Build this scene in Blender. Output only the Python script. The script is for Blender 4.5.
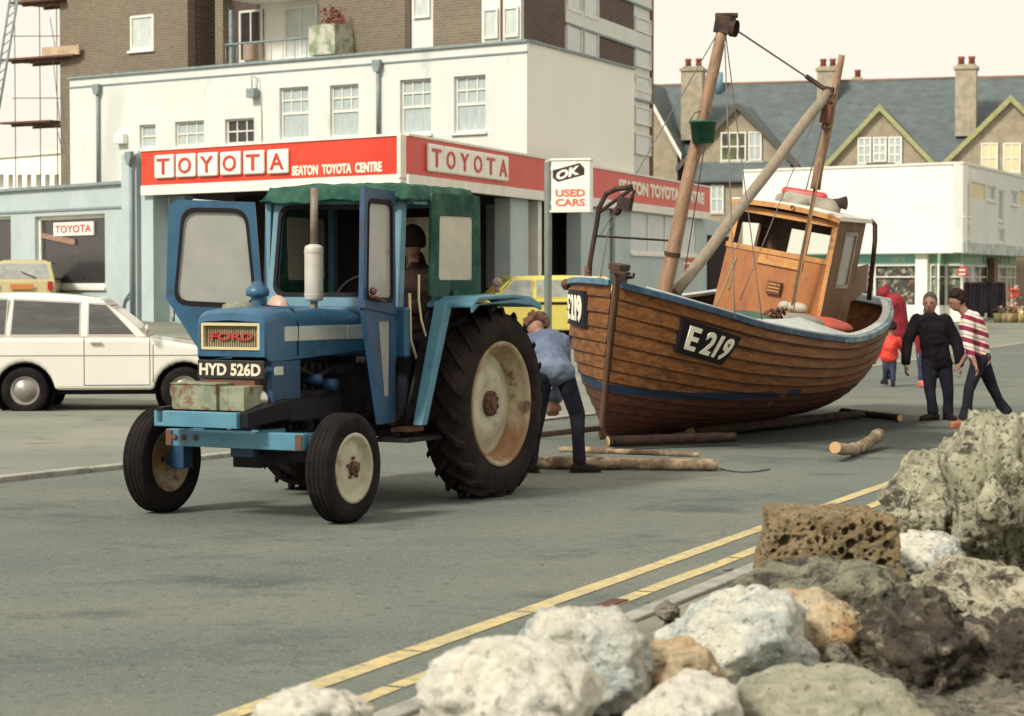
import bpy, bmesh, math, random
from mathutils import Vector, Matrix, noise
# ------------------------------------------------------------------ camera, world, light, exposure
SC = bpy.context.scene
for o in list(bpy.data.objects): bpy.data.objects.remove(o)
COL = SC.collection
FPX, HC, CX, CY = 2200.0, 1.7, 512.0, 358.0
PITCH = math.atan(78 / FPX)
cd = bpy.data.cameras.new('camera'); cam = bpy.data.objects.new('camera', cd); COL.objects.link(cam)
cam.location = (0, 0, HC); cam.rotation_euler = (math.pi / 2 - PITCH, 0, 0)
cd.sensor_width = 36; cd.lens = FPX / 1024 * 36; cd.clip_start = 0.1; cd.clip_end = 3000
cd.dof.use_dof = True; cd.dof.focus_distance = 18.5; cd.dof.aperture_fstop = 4.5
SC.camera = cam
SUN_EL, SUN_DIR = 40.0, Vector((0.70, 0.71))           # light travels towards SUN_DIR
W = bpy.data.worlds.new('World'); SC.world = W; W.use_nodes = True
nt = W.node_tree; nt.nodes.clear()
out = nt.nodes.new('ShaderNodeOutputWorld'); mixs = nt.nodes.new('ShaderNodeMixShader')
b1 = nt.nodes.new('ShaderNodeBackground'); b2 = nt.nodes.new('ShaderNodeBackground')
sky = nt.nodes.new('ShaderNodeTexSky'); sky.sky_type = 'NISHITA'; sky.sun_disc = False
sky.sun_elevation = math.radians(SUN_EL); sky.sun_rotation = math.atan2(-SUN_DIR.x, -SUN_DIR.y)
b1.inputs[1].default_value = 0.08
tc = nt.nodes.new('ShaderNodeTexCoord'); nz = nt.nodes.new('ShaderNodeTexNoise'); nz.inputs['Scale'].default_value = 1.6; nz.inputs['Detail'].default_value = 4
cr = nt.nodes.new('ShaderNodeValToRGB')
cr.color_ramp.elements[0].position = .3; cr.color_ramp.elements[0].color = (0.71, 0.640, 0.535, 1)
cr.color_ramp.elements[1].position = .75; cr.color_ramp.elements[1].color = (0.78, 0.705, 0.60, 1)
nt.links.new(tc.outputs['Generated'], nz.inputs['Vector']); nt.links.new(nz.outputs['Fac'], cr.inputs['Fac'])
nt.links.new(cr.outputs['Color'], b2.inputs[0]); b2.inputs[1].default_value = 1.0
nt.links.new(sky.outputs[0], b1.inputs[0]); mixs.inputs[0].default_value = .9        # thick cloud over the clear sky
nt.links.new(b1.outputs[0], mixs.inputs[1]); nt.links.new(b2.outputs[0], mixs.inputs[2]); nt.links.new(mixs.outputs[0], out.inputs[0])
ld = bpy.data.lights.new('sun', 'SUN'); sun = bpy.data.objects.new('sun', ld); COL.objects.link(sun)
ld.energy = 2.5; ld.angle = math.radians(10); ld.color = (1.0, .93, .82)
sun.rotation_euler = Vector((SUN_DIR.x, SUN_DIR.y, -math.tan(math.radians(SUN_EL)) * SUN_DIR.length)).to_track_quat('-Z', 'Y').to_euler()
SC.view_settings.view_transform = 'Standard'; SC.view_settings.look = 'None'
SC.view_settings.exposure = 0.55; SC.view_settings.gamma = 1.0
SC.render.engine = 'CYCLES'; SC.cycles.use_denoising = True; SC.cycles.max_bounces = 6
# ------------------------------------------------------------------ survey helpers
F_ = Vector((0, math.cos(PITCH), -math.sin(PITCH))); U_ = Vector((0, math.sin(PITCH), math.cos(PITCH))); CAM = Vector((0, 0, HC))
def ray(px, py): return F_ + Vector((1, 0, 0)) * ((px - CX) / FPX) - U_ * ((py - CY) / FPX)
def at(px, py, Y): d = ray(px, py); return CAM + d * (Y / d.y)
def gnd(px, py, z=0.0): d = ray(px, py); return CAM + d * ((z - HC) / d.z)
def V(*a): return Vector(a)
R = math.radians
def smooth(a, b, x):
    t = min(1, max(0, (x - a) / (b - a))); return t * t * (3 - 2 * t)
# ------------------------------------------------------------------ materials
def nodes(name):
    m = bpy.data.materials.new(name); m.use_nodes = True; n = m.node_tree
    return m, n, n.nodes['Principled BSDF']
def mat(name, c, rough=.6, c2=None, scale=6, thr=(.4, .62), bump=0, bscale=None, metal=0, coat=0, c3=None, s3=20, t3=(.6, .7), spec=.5, detail=6, stretch=None, coord='Object'):
    m, n, p = nodes(name); L = n.links
    p.inputs['Roughness'].default_value = rough; p.inputs['Metallic'].default_value = metal
    p.inputs['Coat Weight'].default_value = coat; p.inputs['Specular IOR Level'].default_value = spec
    p.inputs['Base Color'].default_value = (*c, 1)
    t = n.nodes.new('ShaderNodeTexCoord'); vec = t.outputs[coord]
    if stretch:
        mp = n.nodes.new('ShaderNodeMapping'); mp.inputs['Scale'].default_value = stretch; L.new(vec, mp.inputs[0]); vec = mp.outputs[0]
    colsock = None
    def layer(base, colr, sc, th):
        a = n.nodes.new('ShaderNodeTexNoise'); a.inputs['Scale'].default_value = sc; a.inputs['Detail'].default_value = detail; a.inputs['Roughness'].default_value = .62
        r = n.nodes.new('ShaderNodeMapRange'); r.inputs[1].default_value = th[0]; r.inputs[2].default_value = th[1]
        x = n.nodes.new('ShaderNodeMix'); x.data_type = 'RGBA'
        L.new(vec, a.inputs['Vector']); L.new(a.outputs['Fac'], r.inputs[0]); L.new(r.outputs[0], x.inputs[0])
        if base is None: x.inputs[6].default_value = (*c, 1)
        else: L.new(base, x.inputs[6])
        x.inputs[7].default_value = (*colr, 1); return x.outputs[2]
    if c2: colsock = layer(None, c2, scale, thr)
    if c3: colsock = layer(colsock, c3, s3, t3)
    if colsock: L.new(colsock, p.inputs['Base Color'])
    if bump:
        a = n.nodes.new('ShaderNodeTexNoise'); a.inputs['Scale'].default_value = bscale or scale * 4; a.inputs['Detail'].default_value = 6
        b = n.nodes.new('ShaderNodeBump'); b.inputs['Strength'].default_value = bump; b.inputs['Distance'].default_value = .02
        L.new(vec, a.inputs['Vector']); L.new(a.outputs['Fac'], b.inputs['Height']); L.new(b.outputs[0], p.inputs['Normal'])
    return m
def glassy(name, c, c2=None, scale=(14, 1, 1), rough=.08, thr=(.35, .65), coat=.6):
    m = mat(name, c, rough=.5, c2=c2, scale=3, thr=thr, stretch=scale, coat=coat)
    m.node_tree.nodes['Principled BSDF'].inputs['Coat Roughness'].default_value = rough
    return m
def brickmat(name, c1, c2, cm, s=1.0):
    m, n, p = nodes(name); L = n.links; p.inputs['Roughness'].default_value = .9
    t = n.nodes.new('ShaderNodeTexCoord'); b = n.nodes.new('ShaderNodeTexBrick')
    b.inputs['Scale'].default_value = s; b.inputs['Brick Width'].default_value = .23; b.inputs['Row Height'].default_value = .075; b.inputs['Mortar Size'].default_value = .008
    b.inputs['Color1'].default_value = (*c1, 1); b.inputs['Color2'].default_value = (*c2, 1); b.inputs['Mortar'].default_value = (*cm, 1)
    a = n.nodes.new('ShaderNodeTexNoise'); a.inputs['Scale'].default_value = .5; a.inputs['Detail'].default_value = 5
    h = n.nodes.new('ShaderNodeMix'); h.data_type = 'RGBA'; h.blend_type = 'MULTIPLY'; h.inputs[0].default_value = .5
    rr = n.nodes.new('ShaderNodeMapRange'); rr.inputs[3].default_value = .6; rr.inputs[4].default_value = 1.3
    sx = n.nodes.new('ShaderNodeSeparateXYZ'); cx = n.nodes.new('ShaderNodeCombineXYZ'); sb_ = n.nodes.new('ShaderNodeMath'); sb_.operation = 'SUBTRACT'
    L.new(t.outputs['Object'], sx.inputs[0]); L.new(sx.outputs[0], sb_.inputs[0]); L.new(sx.outputs[1], sb_.inputs[1]); L.new(sb_.outputs[0], cx.inputs[0]); L.new(sx.outputs[2], cx.inputs[1])
    L.new(cx.outputs[0], b.inputs['Vector']); L.new(t.outputs['Object'], a.inputs['Vector']); L.new(a.outputs['Fac'], rr.inputs[0])
    L.new(b.outputs['Color'], h.inputs[6]); L.new(rr.outputs[0], h.inputs[7]); L.new(h.outputs[2], p.inputs['Base Color'])
    bp = n.nodes.new('ShaderNodeBump'); bp.inputs['Strength'].default_value = .4; bp.inputs['Distance'].default_value = .01; bp.invert = True
    L.new(b.outputs['Fac'], bp.inputs['Height']); L.new(bp.outputs[0], p.inputs['Normal'])
    return m
M = {}
M['asphalt'] = mat('asphalt', (.115, .125, .112), .92, (.165, .158, .125), .55, (.38, .68), bump=.5, bscale=60, c3=(.21, .195, .15), s3=9, t3=(.56, .74), coord='Object', detail=9)
def asphalt():
    m, n, p = nodes('road_asphalt'); L = n.links; p.inputs['Roughness'].default_value = .9
    t = n.nodes.new('ShaderNodeTexCoord')
    def noi(sc, det=6, st=None):
        a = n.nodes.new('ShaderNodeTexNoise'); a.inputs['Scale'].default_value = sc; a.inputs['Detail'].default_value = det; a.inputs['Roughness'].default_value = .65
        v = t.outputs['Object']
        if st:
            mp = n.nodes.new('ShaderNodeMapping'); mp.inputs['Rotation'].default_value = (0, 0, R(-66)); mp.inputs['Scale'].default_value = st; L.new(v, mp.inputs[0]); v = mp.outputs[0]
        L.new(v, a.inputs['Vector']); return a.outputs['Fac']
    def mix(fac, a, b, lo, hi):
        r = n.nodes.new('ShaderNodeMapRange'); r.inputs[1].default_value = lo; r.inputs[2].default_value = hi; L.new(fac, r.inputs[0])
        x = n.nodes.new('ShaderNodeMix'); x.data_type = 'RGBA'; L.new(r.outputs[0], x.inputs[0])
        if isinstance(a, tuple): x.inputs[6].default_value = (*a, 1)
        else: L.new(a, x.inputs[6])
        x.inputs[7].default_value = (*b, 1); return x.outputs[2]
    c = mix(noi(.40, 6, (.8, 1.2, 1)), (.125, .155, .145), (.188, .200, .168), .32, .66)
    c = mix(noi(.9, 6, (.8, 1.2, 1)), c, (.090, .117, .112), .54, .68)
    c = mix(noi(3.2, 7), c, (.225, .218, .165), .60, .76)
    c = mix(noi(13, 5), c, (.080, .093, .084), .55, .72)
    c = mix(noi(38, 4), c, (.34, .32, .24), .58, .70)
    c = mix(noi(75, 3), c, (.05, .058, .052), .56, .70)
    dn = n.nodes.new('ShaderNodeTexNoise'); dn.inputs['Scale'].default_value = 1.5; dn.inputs['Detail'].default_value = 6; L.new(t.outputs['Object'], dn.inputs['Vector'])
    dv = n.nodes.new('ShaderNodeVectorMath'); dv.operation = 'MULTIPLY_ADD'; dv.inputs[1].default_value = (.9, .9, 0); L.new(dn.outputs['Color'], dv.inputs[0]); L.new(t.outputs['Object'], dv.inputs[2])
    vc = n.nodes.new('ShaderNodeTexVoronoi'); vc.feature = 'DISTANCE_TO_EDGE'; vc.inputs['Scale'].default_value = .33; L.new(dv.outputs[0], vc.inputs['Vector'])
    ck = n.nodes.new('ShaderNodeMath'); ck.operation = 'MULTIPLY_ADD'; ck.inputs[1].default_value = -90; ck.inputs[2].default_value = .62; L.new(vc.outputs['Distance'], ck.inputs[0])
    ck2 = n.nodes.new('ShaderNodeMath'); ck2.operation = 'MULTIPLY'; L.new(ck.outputs[0], ck2.inputs[0]); L.new(noi(.7, 4), ck2.inputs[1])
    c = mix(ck2.outputs[0], c, (.080, .092, .082), .16, .60)
    # boat's shadow painted into the road colour, with some ground stain: distance from its keel line, broken up by noise
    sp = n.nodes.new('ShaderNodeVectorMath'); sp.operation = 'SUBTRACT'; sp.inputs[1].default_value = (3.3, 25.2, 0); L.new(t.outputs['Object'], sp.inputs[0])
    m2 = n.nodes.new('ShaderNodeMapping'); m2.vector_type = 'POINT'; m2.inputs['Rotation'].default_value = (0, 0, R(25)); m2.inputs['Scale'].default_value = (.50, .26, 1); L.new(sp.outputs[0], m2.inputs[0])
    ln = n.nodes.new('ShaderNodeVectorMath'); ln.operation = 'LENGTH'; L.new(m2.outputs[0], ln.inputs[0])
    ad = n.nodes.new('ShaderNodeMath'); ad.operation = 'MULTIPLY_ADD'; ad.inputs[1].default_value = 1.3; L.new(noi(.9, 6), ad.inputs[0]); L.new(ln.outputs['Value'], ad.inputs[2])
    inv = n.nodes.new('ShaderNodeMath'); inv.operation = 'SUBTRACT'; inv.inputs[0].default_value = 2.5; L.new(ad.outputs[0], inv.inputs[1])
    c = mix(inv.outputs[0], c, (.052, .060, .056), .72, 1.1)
    L.new(c, p.inputs['Base Color'])
    b = n.nodes.new('ShaderNodeBump'); b.inputs['Strength'].default_value = .6; b.inputs['Distance'].default_value = .012
    L.new(noi(45, 5), b.inputs['Height']); L.new(b.outputs[0], p.inputs['Normal']); return m
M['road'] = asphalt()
M['pave'] = mat('pavement_grey', (.19, .19, .16), .9, (.27, .26, .21), 1.2, bump=.4, bscale=50, c3=(.13, .13, .12), s3=5)
M['forecourt'] = mat('forecourt_tarmac', (.195, .215, .185), .9, (.265, .27, .22), .35, (.4, .62), bump=.4, bscale=40, c3=(.15, .155, .14), s3=2.2, t3=(.56, .7))
M['kerb'] = mat('kerb_stone', (.36, .36, .31), .85, (.24, .24, .21), 5, bump=.3)
M['kerbd'] = mat('kerb_joint', (.10, .095, .085), .9)
M['yellow'] = mat('yellow_line_paint', (.56, .46, .21), .8, (.42, .37, .21), 6, (.42, .60), c3=(.21, .20, .15), s3=16, t3=(.55, .68))
M['whitepaint'] = mat('road_white_paint', (.42, .42, .37), .8, (.3, .3, .25), 6)
M['wall_w'] = mat('white_render', (.70, .725, .68), .85, (.63, .665, .63), .8, (.4, .7), bump=.15, bscale=12, c3=(.50, .53, .50), s3=1.6, t3=(.62, .8), stretch=(1.5, 1.5, .5))
M['wall_c'] = mat('cream_render', (.88, .875, .80), .85, (.84, .83, .75), .7, (.4, .7), bump=.15, bscale=12)
M['wall_b'] = mat('pale_blue_render', (.46, .545, .55), .85, (.40, .49, .50), 1.2, (.4, .65), bump=.12, bscale=14, c3=(.34, .42, .42), s3=5, t3=(.6, .75))
M['wall_b2'] = mat('grey_blue_render', (.34, .44, .45), .85, (.29, .38, .39), 1.2)
M['white'] = mat('white_paint', (.80, .79, .72), .6, (.70, .69, .62), 2)
M['whiteplastic'] = mat('white_sign_plastic', (.86, .84, .76), .4, (.80, .78, .70), 3)
M['red'] = mat('red_sign_paint', (.60, .040, .018), .45, (.66, .065, .028), .8, (.4, .7))
M['redl'] = mat('red_lettering', (.55, .05, .035), .5)
M['orangel'] = mat('orange_lettering', (.72, .13, .05), .5)
M['dark'] = mat('dark_void', (.022, .016, .018), .8)
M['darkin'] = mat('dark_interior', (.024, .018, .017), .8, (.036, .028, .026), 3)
M['glassdark'] = glassy('dark_shop_glass', (.018, .016, .018), (.04, .035, .035), (2, 2, 2), coat=.7)
M['curtain'] = glassy('curtained_glass', (.50, .56, .55), (.33, .42, .42), (10, .6, 1), coat=.5)
M['curtain2'] = glassy('pale_curtained_glass', (.62, .66, .62), (.45, .52, .50), (8, .6, 1), coat=.5)
M['yellowblind'] = mat('yellow_blind', (.72, .63, .36), .6, (.64, .57, .36), 3)
M['glasssea'] = glassy('sea_green_glass', (.22, .33, .33), (.34, .44, .42), (2, 1, 1), coat=.5)
M['lead'] = mat('grey_pipe', (.26, .32, .33), .6, (.2, .25, .26), 5)
M['brick'] = brickmat('grey_brown_brick', (.20, .165, .115), (.155, .125, .09), (.27, .24, .18))
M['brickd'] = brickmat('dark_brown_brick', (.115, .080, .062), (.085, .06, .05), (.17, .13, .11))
M['slate'] = mat('roof_slate', (.075, .10, .105), .7, (.115, .145, .145), 1.5, (.35, .65), bump=.5, bscale=9, c3=(.055, .07, .075), s3=7, stretch=(1, 1, 2.5))
M['pebble'] = mat('pebbledash', (.36, .315, .225), .95, (.28, .245, .18), 2, bump=.7, bscale=25, c3=(.36, .32, .24), s3=30)
M['stone'] = mat('chimney_stone', (.42, .37, .27), .9, (.30, .27, .2), 3, bump=.6, bscale=14)
M['pot'] = mat('terracotta', (.34, .10, .055), .8, (.26, .08, .05), 5)
M['ridge'] = mat('ridge_tiles', (.30, .16, .11), .8, (.2, .15, .13), 3)
M['barge_g'] = mat('olive_bargeboard', (.34, .35, .16), .7, (.27, .28, .13), 4)
M['barge_d'] = mat('dark_bargeboard', (.09, .085, .075), .8)
M['teal'] = mat('teal_fascia', (.20, .50, .44), .5, (.24, .54, .48), 2)
M['greenf'] = mat('green_fascia', (.22, .40, .26), .5, (.27, .44, .30), 2)
M['rust'] = mat('rusted_steel', (.16, .07, .04), .85, (.10, .05, .035), 4, bump=.3)
M['scaff'] = mat('scaffold_steel', (.13, .10, .085), .7)
M['plank'] = mat('scaffold_plank', (.55, .42, .28), .9, (.42, .30, .2), 5)
def wood(name, c1, c2, c3, scale=(1.2, 14, 14), rough=.55):
    return mat(name, c1, rough, c2, 2.2, (.36, .66), bump=.35, bscale=10, c3=c3, s3=5, t3=(.56, .74), stretch=scale)
M['hull'] = wood('varnished_planks', (.36, .165, .062), (.22, .095, .038), (.125, .06, .032), (1.0, 5, 9))
def hullmat():
    m, n, p = nodes('painted_hull'); L = n.links; p.inputs['Roughness'].default_value = .5
    t = n.nodes.new('ShaderNodeTexCoord'); sx = n.nodes.new('ShaderNodeSeparateXYZ'); L.new(t.outputs['Object'], sx.inputs[0])
    def noi(sc, st=(1, 1, 1), det=6):
        a = n.nodes.new('ShaderNodeTexNoise'); a.inputs['Scale'].default_value = sc; a.inputs['Detail'].default_value = det; a.inputs['Roughness'].default_value = .65
        mp = n.nodes.new('ShaderNodeMapping'); mp.inputs['Scale'].default_value = st; L.new(t.outputs['Object'], mp.inputs[0]); L.new(mp.outputs[0], a.inputs['Vector']); return a.outputs['Fac']
    def ma(op, a, b=None, c=None):
        x = n.nodes.new('ShaderNodeMath'); x.operation = op
        for i, v in enumerate((a, b, c)):
            if v is None: continue
            if isinstance(v, (int, float)): x.inputs[i].default_value = v
            else: L.new(v, x.inputs[i])
        return x.outputs[0]
    def mr(v, lo, hi): r = n.nodes.new('ShaderNodeMapRange'); r.inputs[1].default_value = lo; r.inputs[2].default_value = hi; L.new(v, r.inputs[0]); return r.outputs[0]
    def mix(f, a, b):
        x = n.nodes.new('ShaderNodeMix'); x.data_type = 'RGBA'; L.new(f, x.inputs[0])
        for i, v in ((6, a), (7, b)):
            if isinstance(v, tuple): x.inputs[i].default_value = (*v, 1)
            else: L.new(v, x.inputs[i])
        return x.outputs[2]
    g = noi(2.2, (1, 5, 9)); c = mix(mr(g, .36, .66), (.255, .112, .040), (.115, .048, .022)); c = mix(mr(noi(5, (.8, 5, 9)), .54, .72), c, (.075, .034, .020)); c = mix(mr(noi(11, (.5, 2, 6)), .62, .74), c, (.34, .20, .10))
    b = mix(mr(noi(3, (1, 4, 6)), .4, .62), (.105, .040, .024), (.055, .026, .018)); b = mix(mr(noi(6, (.5, 1, 2)), .66, .74), b, (.34, .25, .18))
    z = ma('ADD', sx.outputs[2], ma('MULTIPLY', ma('SUBTRACT', noi(7, (.4, 1, 1)), .5), .05))
    lim = ma('MULTIPLY_ADD', sx.outputs[0], .012, .50)
    low = mr(ma('SUBTRACT', lim, z), -.002, .004)
    band = ma('MULTIPLY', mr(ma('SUBTRACT', ma('ADD', lim, .085), z), -.002, .004), mr(ma('ADD', ma('MULTIPLY', noi(2.2, (1, 1, 4)), 3.2), ma('MULTIPLY', sx.outputs[0], -.42)), .25, .45))
    c = mix(band, c, (.018, .036, .070)); c = mix(low, c, b); L.new(c, p.inputs['Base Color'])
    bp = n.nodes.new('ShaderNodeBump'); bp.inputs['Strength'].default_value = .3; bp.inputs['Distance'].default_value = .01; L.new(noi(14, (1, 6, 8)), bp.inputs['Height']); L.new(bp.outputs[0], p.inputs['Normal']); return m
M['hullp'] = hullmat()
M['tar'] = mat('tarred_seam', (.028, .015, .011), .8, (.07, .032, .018), 5)
M['hullr'] = wood('red_brown_bottom', (.21, .075, .045), (.13, .05, .035), (.30, .16, .10), (1.2, 4, 6))
M['hullblue'] = mat('blue_band_paint', (.022, .065, .16), .6, (.04, .09, .17), 5, c3=(.13, .07, .05), s3=8)
M['stemwood'] = wood('stem_timber', (.13, .065, .038), (.08, .042, .028), (.22, .13, .08), (4, 4, 1))
M['railblue'] = mat('blue_rail_paint', (.045, .13, .22), .5, (.10, .20, .27), 6)
M['railblued'] = mat('dark_blue_rail_paint', (.018, .055, .12), .5, (.04, .10, .17), 5, c3=(.10, .17, .2), s3=9)
M['railcap'] = mat('pale_capping', (.56, .58, .53), .6, (.44, .50, .50), 5, c3=(.30, .32, .30), s3=9)
M['railmid'] = mat('worn_blue_rail', (.10, .20, .27), .6, (.26, .36, .40), 4, (.42, .58), c3=(.05, .11, .19), s3=9)
M['railwhite'] = mat('pale_rail_paint', (.42, .52, .55), .6, (.55, .60, .58), 5, c3=(.28, .33, .35), s3=9)
M['inhull'] = wood('dark_inner_planks', (.07, .03, .022), (.045, .022, .018), (.10, .05, .03), (1, 8, 8))
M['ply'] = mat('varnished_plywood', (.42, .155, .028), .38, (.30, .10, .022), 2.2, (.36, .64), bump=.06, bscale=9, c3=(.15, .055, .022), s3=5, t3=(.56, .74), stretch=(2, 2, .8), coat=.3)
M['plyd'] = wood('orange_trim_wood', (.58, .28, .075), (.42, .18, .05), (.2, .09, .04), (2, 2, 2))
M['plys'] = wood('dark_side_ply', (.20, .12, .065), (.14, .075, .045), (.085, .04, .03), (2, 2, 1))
M['mast'] = wood('mast_timber', (.33, .205, .12), (.20, .11, .06), (.42, .33, .22), (6, 6, 1.2))
M['boom'] = wood('grey_spar', (.30, .25, .18), (.23, .19, .14), (.38, .33, .25), (9, 9, 1.2))
M['iron'] = mat('black_iron', (.035, .028, .028), .6, (.09, .05, .035), 6)
M['bucket'] = mat('green_bucket', (.02, .085, .05), .5, (.03, .11, .06), 5)
M['plateblack'] = mat('black_board', (.015, .014, .016), .5)
M['letterw'] = mat('hand_painted_white', (.80, .77, .64), .6)
M['tblue'] = mat('tractor_blue', (.018, .090, .180), .45, (.035, .125, .215), 2.5, (.4, .7), c3=(.035, .055, .085), s3=7, t3=(.54, .70), coat=.12)
M['tblued'] = mat('dark_tractor_blue', (.013, .05, .115), .5, (.022, .075, .15), 4, c3=(.07, .04, .03), s3=7, t3=(.58, .72))
M['tlight'] = mat('light_blue_paint', (.085, .245, .33), .5, (.07, .20, .30), 4, c3=(.16, .12, .09), s3=8, t3=(.62, .74))
M['cabblue'] = mat('pale_cab_blue', (.14, .27, .34), .5, (.10, .22, .29), 4)
M['engine'] = mat('oily_engine', (.014, .012, .014), .6, (.03, .027, .028), 8, bump=.3, c3=(.02, .04, .08), s3=6)
M['tyre'] = mat('tyre_rubber', (.012, .010, .011), .85, (.028, .022, .02), 5, (.4, .7), bump=.3)
M['tyred'] = mat('dusty_tyre', (.016, .012, .012), .9, (.036, .026, .023), 4, (.4, .7), bump=.4)
M['rim'] = mat('cream_rim', (.50, .49, .36), .55, (.38, .36, .26), 4, c3=(.24, .12, .05), s3=5, t3=(.55, .70))
M['rimr'] = mat('rusty_rim', (.42, .37, .24), .65, (.25, .13, .06), 2.2, (.42, .6), c3=(.15, .07, .04), s3=6, t3=(.55, .68))
M['hub'] = mat('rusty_hub', (.13, .06, .04), .8, (.09, .045, .03), 12)
M['grille'] = mat('tan_grille', (.30, .25, .155), .6, (.22, .18, .11), 10)
M['gold'] = mat('grille_surround', (.55, .50, .30), .45)
M['fordred'] = mat('red_badge_letters', (.40, .045, .035), .4)
M['weight'] = mat('worn_green_box', (.27, .29, .20), .75, (.17, .20, .14), 6, (.42, .58), c3=(.17, .085, .04), s3=9, t3=(.54, .64), bump=.3)
M['strip'] = mat('pale_side_strip', (.52, .56, .50), .5, (.42, .46, .42), 5)
M['tarp'] = mat('green_canvas', (.018, .066, .046), .8, (.045, .115, .085), 5, (.42, .62), bump=1, bscale=7, c3=(.09, .17, .13), s3=9, t3=(.58, .74))
M['clearpl'] = mat('cloudy_plastic_window', (.42, .40, .31), .35, (.52, .49, .38), 3, bump=.3, bscale=3, coat=.4)
M['dustglass'] = mat('dusty_glass', (.30, .31, .285), .35, (.37, .37, .33), 4, (.35, .65), c3=(.17, .11, .11), s3=4, t3=(.63, .75), coat=.35)
M['dustglass2'] = mat('stained_cream_glass', (.60, .53, .33), .4, (.45, .37, .2), 5, coat=.3)
M['muffler'] = mat('silver_muffler', (.58, .56, .50), .5, (.48, .46, .41), 6, metal=.1)
M['pipe'] = mat('rusty_grey_pipe', (.24, .20, .155), .6, (.17, .13, .1), 8, metal=.2)
M['rubber'] = mat('black_seal', (.02, .018, .02), .7)
M['chrome'] = mat('chrome', (.6, .58, .52), .25, metal=.8)
M['hubgrey'] = mat('dull_hubcap', (.36, .34, .30), .4, (.26, .245, .22), 5, metal=.5)
M['numblack'] = mat('number_plate_black', (.02, .018, .02), .4)
M['numletter'] = mat('number_plate_silver', (.66, .62, .46), .5)
M['carw'] = mat('white_car_paint', (.80, .79, .72), .25, (.76, .75, .68), 1.5, coat=.5)
M['cary'] = mat('yellow_car_paint', (.68, .59, .13), .3, (.62, .54, .12), 2, coat=.5)
M['carg'] = mat('pale_gold_car_paint', (.48, .43, .22), .3, (.44, .39, .2), 2, coat=.5)
M['carglass'] = glassy('car_glass', (.035, .035, .035), (.09, .095, .09), (.6, .6, 2.5), coat=1, thr=(.45, .75))
M['carglassl'] = glassy('bright_car_glass', (.20, .22, .20), (.34, .36, .32), (1.5, 1.5, 1.5), coat=1)
M['lamp_r'] = mat('red_lamp', (.4, .02, .02), .3)
M['lamp_o'] = mat('orange_lamp', (.6, .22, .05), .4)
M['steel'] = mat('grey_green_pole', (.33, .38, .345), .6, (.28, .33, .30), 5)
M['bark'] = mat('pale_bark', (.36, .28, .18), .9, (.15, .10, .065), 6, (.42, .58), bump=.6, c3=(.09, .06, .05), s3=14, t3=(.58, .66))
M['barkd'] = mat('dark_bark', (.045, .03, .022), .9, (.022, .016, .014), 7, bump=.6)
M['cut'] = mat('sawn_wood', (.50, .34, .16), .8, (.5, .32, .14), 10)
M['skin'] = mat('skin', (.34, .18, .125), .6, (.27, .13, .09), 10)
M['hair_d'] = mat('dark_hair', (.028, .018, .015), .8, bump=.6, bscale=60)
M['hair_b'] = mat('brown_curly_hair', (.12, .055, .03), .85, (.07, .035, .02), 20, bump=.8, bscale=50)
M['hair_g'] = mat('greying_hair', (.07, .055, .05), .8, bump=.5, bscale=60)
M['navy'] = mat('black_jumper', (.010, .008, .010), .9, (.019, .015, .018), 6, bump=.4, bscale=25)
M['denim'] = mat('denim', (.035, .045, .085), .85, (.055, .07, .12), 8, bump=.3, bscale=30)
M['denimd'] = mat('dark_trousers', (.013, .013, .020), .9, (.024, .024, .034), 6, bump=.3, bscale=20)
M['blueshirt'] = mat('faded_blue_jacket', (.085, .115, .19), .85, (.15, .19, .265), 6, bump=.5, bscale=10)
M['brownj'] = mat('brown_jacket', (.018, .011, .009), .9, (.035, .021, .018), 5, bump=.4, bscale=12)
M['crimson'] = mat('crimson_anorak', (.27, .012, .022), .85, (.17, .008, .018), 6, bump=.5, bscale=8)
M['orange'] = mat('orange_red_jacket', (.72, .06, .03), .7, (.6, .045, .03), 6, bump=.4, bscale=10)
M['shoe_d'] = mat('dark_boot', (.022, .016, .015), .6)
M['shoe_b'] = mat('tan_shoe', (.36, .12, .055), .6)
M['pinkshoe'] = mat('pink_shoe', (.55, .16, .13), .6)
M['boat_red'] = mat('red_plastic', (.5, .05, .04), .4)
M['buoyw'] = mat('dirty_white_buoy', (.5, .47, .38), .6, (.38, .35, .28), 5)
M['canvas'] = mat('grey_canvas', (.34, .32, .26), .9, (.24, .22, .18), 5, bump=.6)
M['pinkboard'] = mat('pinkish_board', (.42, .30, .23), .8, (.35, .25, .19), 4)
M['rope'] = mat('rope', (.30, .22, .12), .9)
M['wire'] = mat('thin_wire', (.16, .14, .125), .6)
M['ropeb'] = mat('blue_rope', (.04, .075, .12), .8)
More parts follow.
